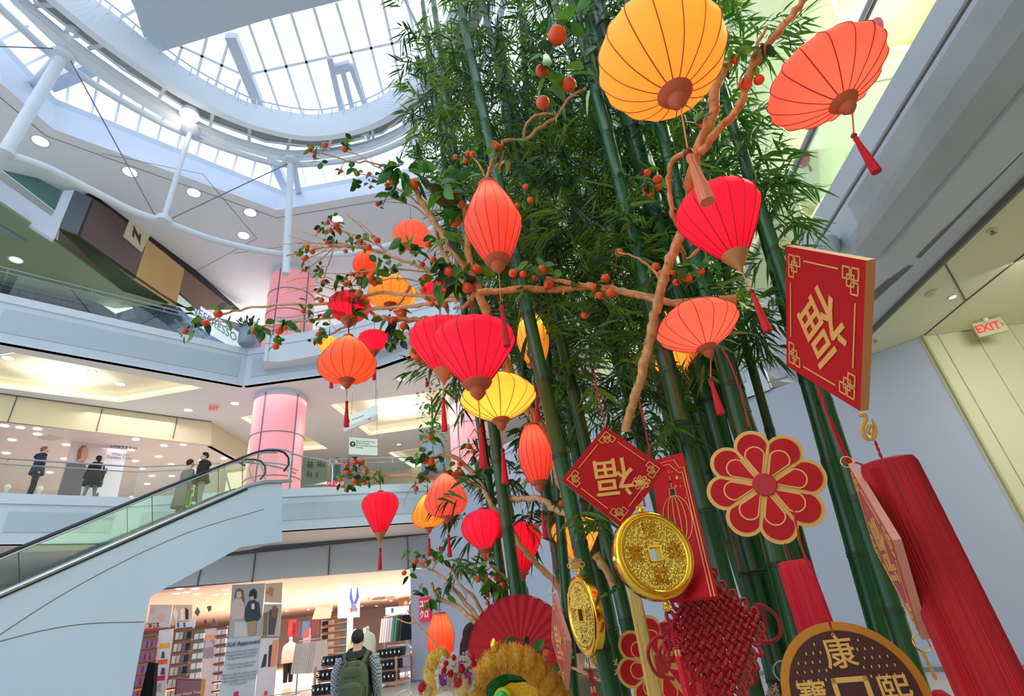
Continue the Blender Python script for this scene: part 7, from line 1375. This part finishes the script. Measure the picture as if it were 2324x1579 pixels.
# large woven knot
T, R_, B, L_ = quad3([(1580, 1286), (1724, 1405), (1660, 1592), (1506, 1446)], 1.55); f = toward(Frame(T, R_ - T, L_ - T, np.linalg.norm(R_ - T), np.linalg.norm(L_ - T)))
t = thing('woven_knot', T, 'large crimson woven knot with looped edges at the lower centre right', 'knot'); n_ = 12; rr_ = f.w / n_ * .39; q = MB(); KR = M('knot_cord', (170, 6, 30), .45, bump=.4, bscale=200)
for i in range(n_):
    for fam in (0, 1):
        pts = []
        for j in range(n_ * 4 + 1):
            s = j / (n_ * 4); wv = math.sin(s * n_ * PI + (i % 2) * PI + fam * PI) * rr_ * .95; a, b = (s, (i + .5) / n_) if fam == 0 else ((i + .5) / n_, s); pts.append(f.at(a, b, wv))
        q.tube(pts, rr_, 7, cap=False)
q.build('woven_centre', KR, t, True)
def arcp(a, b, out, k=1.0): return catmull([a, a + out * .5 * k + (b - a) * -.08, (a + b) / 2 + out * k, b + out * .5 * k + (b - a) * .08, b], 6)
for side in range(4):
    for i in range(0, n_ - 1, 1 if side in (1, 2) else 2):
        s0, s1 = (i + .5) / n_, (i + 1.5) / n_; o_ = f.w * .11 * (1.5 if i % 2 else .9)
        a, b, d = {0: (f.at(s0, 0), f.at(s1, 0), -f.v), 1: (f.at(1, s0), f.at(1, s1), f.u), 2: (f.at(s0, 1), f.at(s1, 1), f.v), 3: (f.at(0, s0), f.at(0, s1), -f.u)}[side]
        q = MB(); q.tube(arcp(a, b, d * o_), rr_ * .8, 7); q.build('edge_loop', KR, t, True)
for lp in ([(1708, 1392), (1722, 1372), (1760, 1395), (1771, 1430), (1762, 1450), (1736, 1457), (1712, 1440)], [(1706, 1400), (1725, 1382), (1735, 1405), (1733, 1440), (1712, 1462)], [(1526, 1452), (1490, 1446), (1472, 1470), (1474, 1500), (1492, 1530), (1530, 1540)], [(1545, 1440), (1500, 1470), (1500, 1500), (1525, 1500)], [(1560, 1310), (1575, 1285), (1592, 1278), (1600, 1300)], [(1590, 1310), (1602, 1290), (1625, 1295), (1620, 1325)], [(1700, 1500), (1718, 1540), (1700, 1535), (1680, 1505)], [(1660, 1535), (1690, 1575), (1672, 1590), (1645, 1560)], [(1620, 1550), (1625, 1590), (1605, 1590), (1600, 1545)]):
    q = MB(); q.tube(catmull([P(x, y, 1.55) for x, y in lp], 6), rr_ * .85, 7); q.build('big_loop', KR, t, True)
q = MB(); q.lathe(P(1600, 1535, 1.6), [(.03, 0), (.035, -.1), (.04, -.3)], 20, wob=.1); q.build('tassel', tasselmat((186, 12, 30)), t)
# dark brown coin board
f = vframe((1940, 1580), 1.18, -.12, 0); R_ = .152; t = thing('coin_board', f.o, 'dark brown round coin board with gold characters at the bottom right', 'hanging decoration')
cir = lambda k, n=56: [(R_ * k * math.cos(2 * PI * i / n), R_ * k * math.sin(2 * PI * i / n)) for i in range(n)]
q = MB(); f.poly(q, cir(1), .014, -.014); q.build('gold_rim', M('bronze_rim', (206, 134, 48), .35, .4), t); q = MB(); f.poly(q, cir(.88), .0014, .0002); q.build('brown_face', M('coin_brown', (72, 30, 26), .5), t)
q = MB()
for iy in range(-7, 8):
    for ix in range(-9, 10):
        x, y = ix * R_ * .105 + (iy % 2) * R_ * .05, iy * R_ * .12
        if x * x + y * y < (R_ * .82) ** 2 and not (abs(x) < R_ * .26 and abs(y) < R_ * .82) and not (abs(y) < R_ * .24): q.box(f.at(x, y, .002), (R_ * .018, R_ * .038, .001), [f.u, f.v, f.n])
q.build('gold_dash_pattern', GOLDP, t, stuff=True)
for ch, a, b in (('康', 0, .55), ('熙', .56, 0), ('通', 0, -.55), ('寶', -.56, 0)): q = MB(); textmesh(q, ch, f, a * R_, b * R_, R_ * .46, .0015, .0018, bold=.0007); q.build('character', GOLDP, t)
q = MB()
for a, b in (((-1, -1), (1, -1)), ((1, -1), (1, 1)), ((1, 1), (-1, 1)), ((-1, 1), (-1, -1))): f.line(q, [(a[0] * R_ * .22, a[1] * R_ * .22), (b[0] * R_ * .22, b[1] * R_ * .22)], R_ * .07, .002, .0016)
q.build('square_frame', GOLDP, t); q = MB(); q.tube([f.at(R_ * .02 * math.cos(g), R_ * .82 + R_ * .02 * math.sin(g), .002) for g in np.linspace(0, 2 * PI, 12, endpoint=False)], .0012, 5, closed=True); q.build('eyelet', LRING, t)
# ring, chain and tassel bead below the faded board
c = P(2091, 1459, 1.2); t = thing('ring_and_chain', c, 'gold ring and twisted chain under the faded edge-on board', 'chain'); q = MB(); q.tube([c + V(.018 * math.cos(g), .004 * math.sin(g), .018 * math.sin(g)) for g in np.linspace(0, 2 * PI, 20, endpoint=False)], .0018, 6, closed=True); q.build('ring', LRING, t, True)
for i in range(5): q = MB(); q.ball(P(2095 + i * 6.5, 1482 + i * 13, 1.2), .007, 8, 6, (.6, .6, 1.2)); q.build('chain_link', GOLDP, t, True)
q = MB(); q.lathe(P(2128, 1566, 1.2), [(.01, 0), (.022, -.012), (.026, -.03), (.02, -.2)], 16); q.build('red_pompom', tasselmat((190, 10, 40)), t, True)
c = P(1284, 1572, 1.95); q = MB(); q.tube([c + V(.013 * math.cos(g), .003, .013 * math.sin(g)) for g in np.linspace(0, 2 * PI, 20, endpoint=False)], .0014, 6, closed=True); tag(q.build('gold_ring', LRING, smooth=True), 'small gold ring at the foot of the left edge-on board', 'ring')
# fan
f = vframe((1180, 1482), 2.75, .05); R_ = .285; t = thing('paper_fan', f.o, 'large open red paper fan behind the lion head', 'fan'); q = MB(); NP = 38; vs = []; fs = []
for i in range(NP + 1):
    a = math.radians(205 - 230 * i / NP); z = .003 if i % 2 else -.003; 
    for k in (.0, .25, 1.0 - (.02 if i % 2 else 0)): vs.append(f.at(R_ * k * math.cos(a), R_ * k * math.sin(a), z * k))
for i in range(NP):
    for k in range(2): j = i * 3 + k; fs.append((j, j + 3, j + 4, j + 1))
q.add(vs, fs); q.build('pleated_paper', M('fan_red', (190, 8, 34), .7), t, solid=.002)
q = MB(); f.line(q, [(R_ * 1.0 * math.cos(math.radians(205 - 230 * i / NP)), R_ * 1.0 * math.sin(math.radians(205 - 230 * i / NP))) for i in range(NP + 1)], .003, .004); q.build('rim_edge', M('fan_edge', (150, 20, 50), .7), t)
# lion head
def furball(mb, c, R_, n, L_, rr_, ax=None, sc=(1, 1, 1), w=.0022, up=0):
    for i in range(n):
        d = nrm(V(rr_.gauss(0, 1), rr_.gauss(0, 1), rr_.gauss(0, 1))); p = c + d * V(*sc) * R_; dd = nrm(d + V(rr_.gauss(0, .35), rr_.gauss(0, .35), rr_.gauss(0, .35) + up)); a, b = basis(dd)
        mb.add([p + a * w, p - a * w, p + dd * L_ * rr_.uniform(.6, 1.1)], [(0, 1, 2)])
FUR = thin('marigold_fur', (255, 196, 78), .3, noise=.2); FURY = thin('yellow_fur', (255, 216, 104), .3, noise=.15); rl_ = random.Random(8)
t = thing('lion_head', P(1150, 1600, 1.9), 'furry yellow and orange dancing lion head at the bottom edge', 'lion dance head')
q = MB(); cs = [(1082, 1590, 26), (1086, 1560, 28), (1098, 1532, 30), (1118, 1510, 32), (1142, 1496, 33), (1168, 1496, 33), (1192, 1504, 33), (1214, 1522, 33), (1236, 1545, 33), (1256, 1570, 30), (1278, 1590, 26), (1110, 1560, 22), (1228, 1580, 28)]
for x, y, s in cs: R_ = s * 1.9 / F_; c = P(x, y, 1.95); q.ball(c, R_ * .9, 10, 8); furball(q, c, R_ * .85, 520, R_ * .45, rl_)
q.build('mane_fur', FUR, t, stuff=True)
q = MB()
for x, y, s in ((986, 1500, 22), (1002, 1490, 20), (985, 1530, 28), (988, 1562, 30), (1010, 1520, 26), (1020, 1580, 32), (1000, 1600, 34)): R_ = s * 2.0 / F_; c = P(x, y, 2.05); q.ball(c, R_ * .9, 10, 8); furball(q, c, R_ * .85, 420, R_ * .35, rl_)
q.build('ear_fur', FURY, t, stuff=True)
WF = thin('white_fur', (240, 236, 232), .2); f = vframe((1150, 1600), 1.86); k_ = 1.86 / F_; fp = lambda x, y: ((x - 1150) * k_, (1600 - y) * k_)
def lp(px, name, mat, c=0, th=.004, par=None): q = MB(); q.prism([P(x, y, 1.86 - c) for x, y in px], nrm(EYE - f.o) * th); return q.build(name, mat, par or t)
SEQ = M('green_sequins', (20, 96, 54), .25, .6, noise=.6, nscale=160); EY = M('eye_gold_cloth', (236, 178, 30), .4, .3, noise=.3, nscale=120)
lp([(1104, 1590), (1104, 1556), (1122, 1538), (1150, 1528), (1182, 1534), (1196, 1546), (1160, 1548), (1132, 1566), (1124, 1592)], 'green_sequin_eyelid', SEQ, .06)
lp([(1120, 1592), (1130, 1566), (1156, 1550), (1190, 1548), (1216, 1560), (1226, 1592)], 'gold_eye_cloth', EY, .07)
q = MB(); q.ball(P(1142, 1584, 1.78), .034, 16, 10); q.build('eyeball', M('eye_yellow_green', (206, 206, 40), .3), t, True); q = MB(); q.ball(P(1138, 1582, 1.75), .02, 14, 8); q.build('green_gem', M('green_gem', (40, 190, 90), .1), t, True)
q = MB(); q.tube(catmull([P(x, y, 1.8) for x, y in ((1136, 1556), (1154, 1556), (1160, 1572), (1158, 1592))], 5), .004, 6); q.tube(catmull([P(x, y, 1.8) for x, y in ((1166, 1551), (1178, 1560), (1182, 1592))], 5), .0035, 6); q.build('black_piping', DARK, t, True)
q = MB(); nose = [(1000, 1518), (1006, 1500), (1030, 1490), (1058, 1488), (1072, 1496), (1066, 1512), (1040, 1526), (1014, 1528)]; q.prism([P(x, y, 1.84) for x, y in nose], nrm(EYE - f.o) * .02)
for x, y in nose: furball(q, P(x, y, 1.83), .012, 90, .012, rl_, w=.0012)
q.build('white_nose_trim', WF, t); lp([(1026, 1514), (1032, 1498), (1052, 1494), (1060, 1500), (1048, 1512)], 'silver_nose_plate', M('silver_foil', (206, 206, 222), .2, 1, bump=.8, bscale=80), .06)
for x, y, col in ((1006, 1540, (150, 60, 130)), (1040, 1540, (160, 90, 60)), (1062, 1540, (120, 60, 120))):
    q = MB(); q.prism([P(x - 9, y - 14, 1.83), P(x + 10, y - 14, 1.83), P(x + 8, y + 14, 1.83), P(x - 2, y + 18, 1.83), P(x - 10, y + 8, 1.83)], nrm(EYE - f.o) * .006); q.build('sequin_patch', M('sequin_%d' % col[1], col, .3, .5, noise=.5, nscale=150), t)
    q = MB(); 
    for a, b in ((-12, -14), (-12, 0), (-10, 14), (0, 22), (10, 16), (12, 0), (12, -12)): furball(q, P(x + a, y + b, 1.83), .009, 60, .012, rl_, w=.0012); q.ball(P(x + a, y + b, 1.84), .009, 6, 5)
    q.build('white_fur_edge', WF, t)
PR = thin('red_fur', (190, 16, 40), .15); 
for x, y, s in ((1012, 1505, 6), (1008, 1520, 6), (1022, 1528, 7), (1048, 1518, 8), (1072, 1490, 7), (1030, 1492, 5), (1076, 1505, 6)):
    q = MB(); c = P(x, y, 1.79); q.ball(c, s * 1.79 / F_, 10, 8); furball(q, c, s * 1.79 / F_, 120, .006, rl_, w=.001); q.build('red_pompom', PR, t)
for x, y in ((966, 1568), (1048, 1558)):
    q = MB(); c = P(x, y, 1.75); q.ball(c, .024, 12, 9); furball(q, c, .024, 420, .01, rl_, w=.0014); o = q.build('cream_pompom', thin('cream_fur', (255, 222, 160), .2, noise=.2), t); q = MB(); c2 = c + V(-.008, -.012, .012); q.ball(c2, .016, 10, 8); furball(q, c2, .017, 200, .008, rl_, w=.0012); q.build('red_tip', PR, o)
q = MB(); q.lathe(P(1122, 1465, 1.95), [(.004, .025), (.014, .012), (.016, 0), (.01, -.02)], 12); q.build('gold_knob', GOLD, t, True)
q = MB(); q.ball(P(1020, 1585, 1.8), .035, 10, 8, (1.6, 1, .7)); furball(q, P(1020, 1585, 1.8), .035, 400, .016, rl_, sc=(1.6, 1, .7), w=.0014); q.build('white_muzzle_fur', WF, t)
# pale blossom sprays and ring stand at lower right
for x, y, n_, lb in ((1800, 1508, 9, 'pale pink blossom spray left of the brown coin board'), (1768, 1568, 10, 'cream and pink blossoms at the bottom edge beside the knot'), (1418, 1510, 7, 'pale blossoms hidden behind the lower flower board')):
    c = P(x, y, 2.1); t = thing('blossom_spray', c, lb, 'flowers'); BL = thin('blossom', (232, 200, 182), .35, noise=.1)
    for i in range(n_):
        cc = c + V(rl_.gauss(0, .022), rl_.gauss(0, .02), rl_.gauss(0, .022)); q = MB()
        for k in range(5): a = 2 * PI * k / 5; d = nrm(V(math.cos(a), -.5, math.sin(a))); a_, b_ = basis(d); q.add([cc, cc + d * .009 + a_ * .007, cc + d * .02, cc + d * .009 - a_ * .007], [(0, 1, 2, 3)])
        q.ball(cc + V(0, -.004, 0), .004, 6, 4); q.build('blossom', BL, t)
    q = MB(); q.tube([c + V(0, .02, -.3), c], .003, 5); q.build('stem', TWIG, t)
c = P(1779, 1524, 2.0); t = thing('ring_stand', c - V(0, 0, .4), 'thin grey ring on a stem at lower right', 'stand'); az = math.atan2(c[0], c[1]); q = MB(); q.tube([c + V(math.cos(az), -math.sin(az), 0) * .036 * math.cos(g) + V(0, 0, .036 * math.sin(g)) for g in np.linspace(0, 2 * PI, 24, endpoint=False)], .0032, 6, closed=True); q.build('ring', STEEL, t, True); q = MB(); q.tube([c - V(0, 0, .036), c - V(0, 0, .4)], .003, 6); q.build('stem', STEEL, t)
c = P(917, 1592, 5); q = MB(); q.tube([c + V(.09 * math.cos(g), 0, .09 * math.sin(g)) for g in np.linspace(0, 2 * PI, 24, endpoint=False)], .009, 8, closed=True); tag(q.build('steel_hoop_handle', STEEL, smooth=True), 'curved grey metal hoop at the bottom edge before the shop door', 'handle')
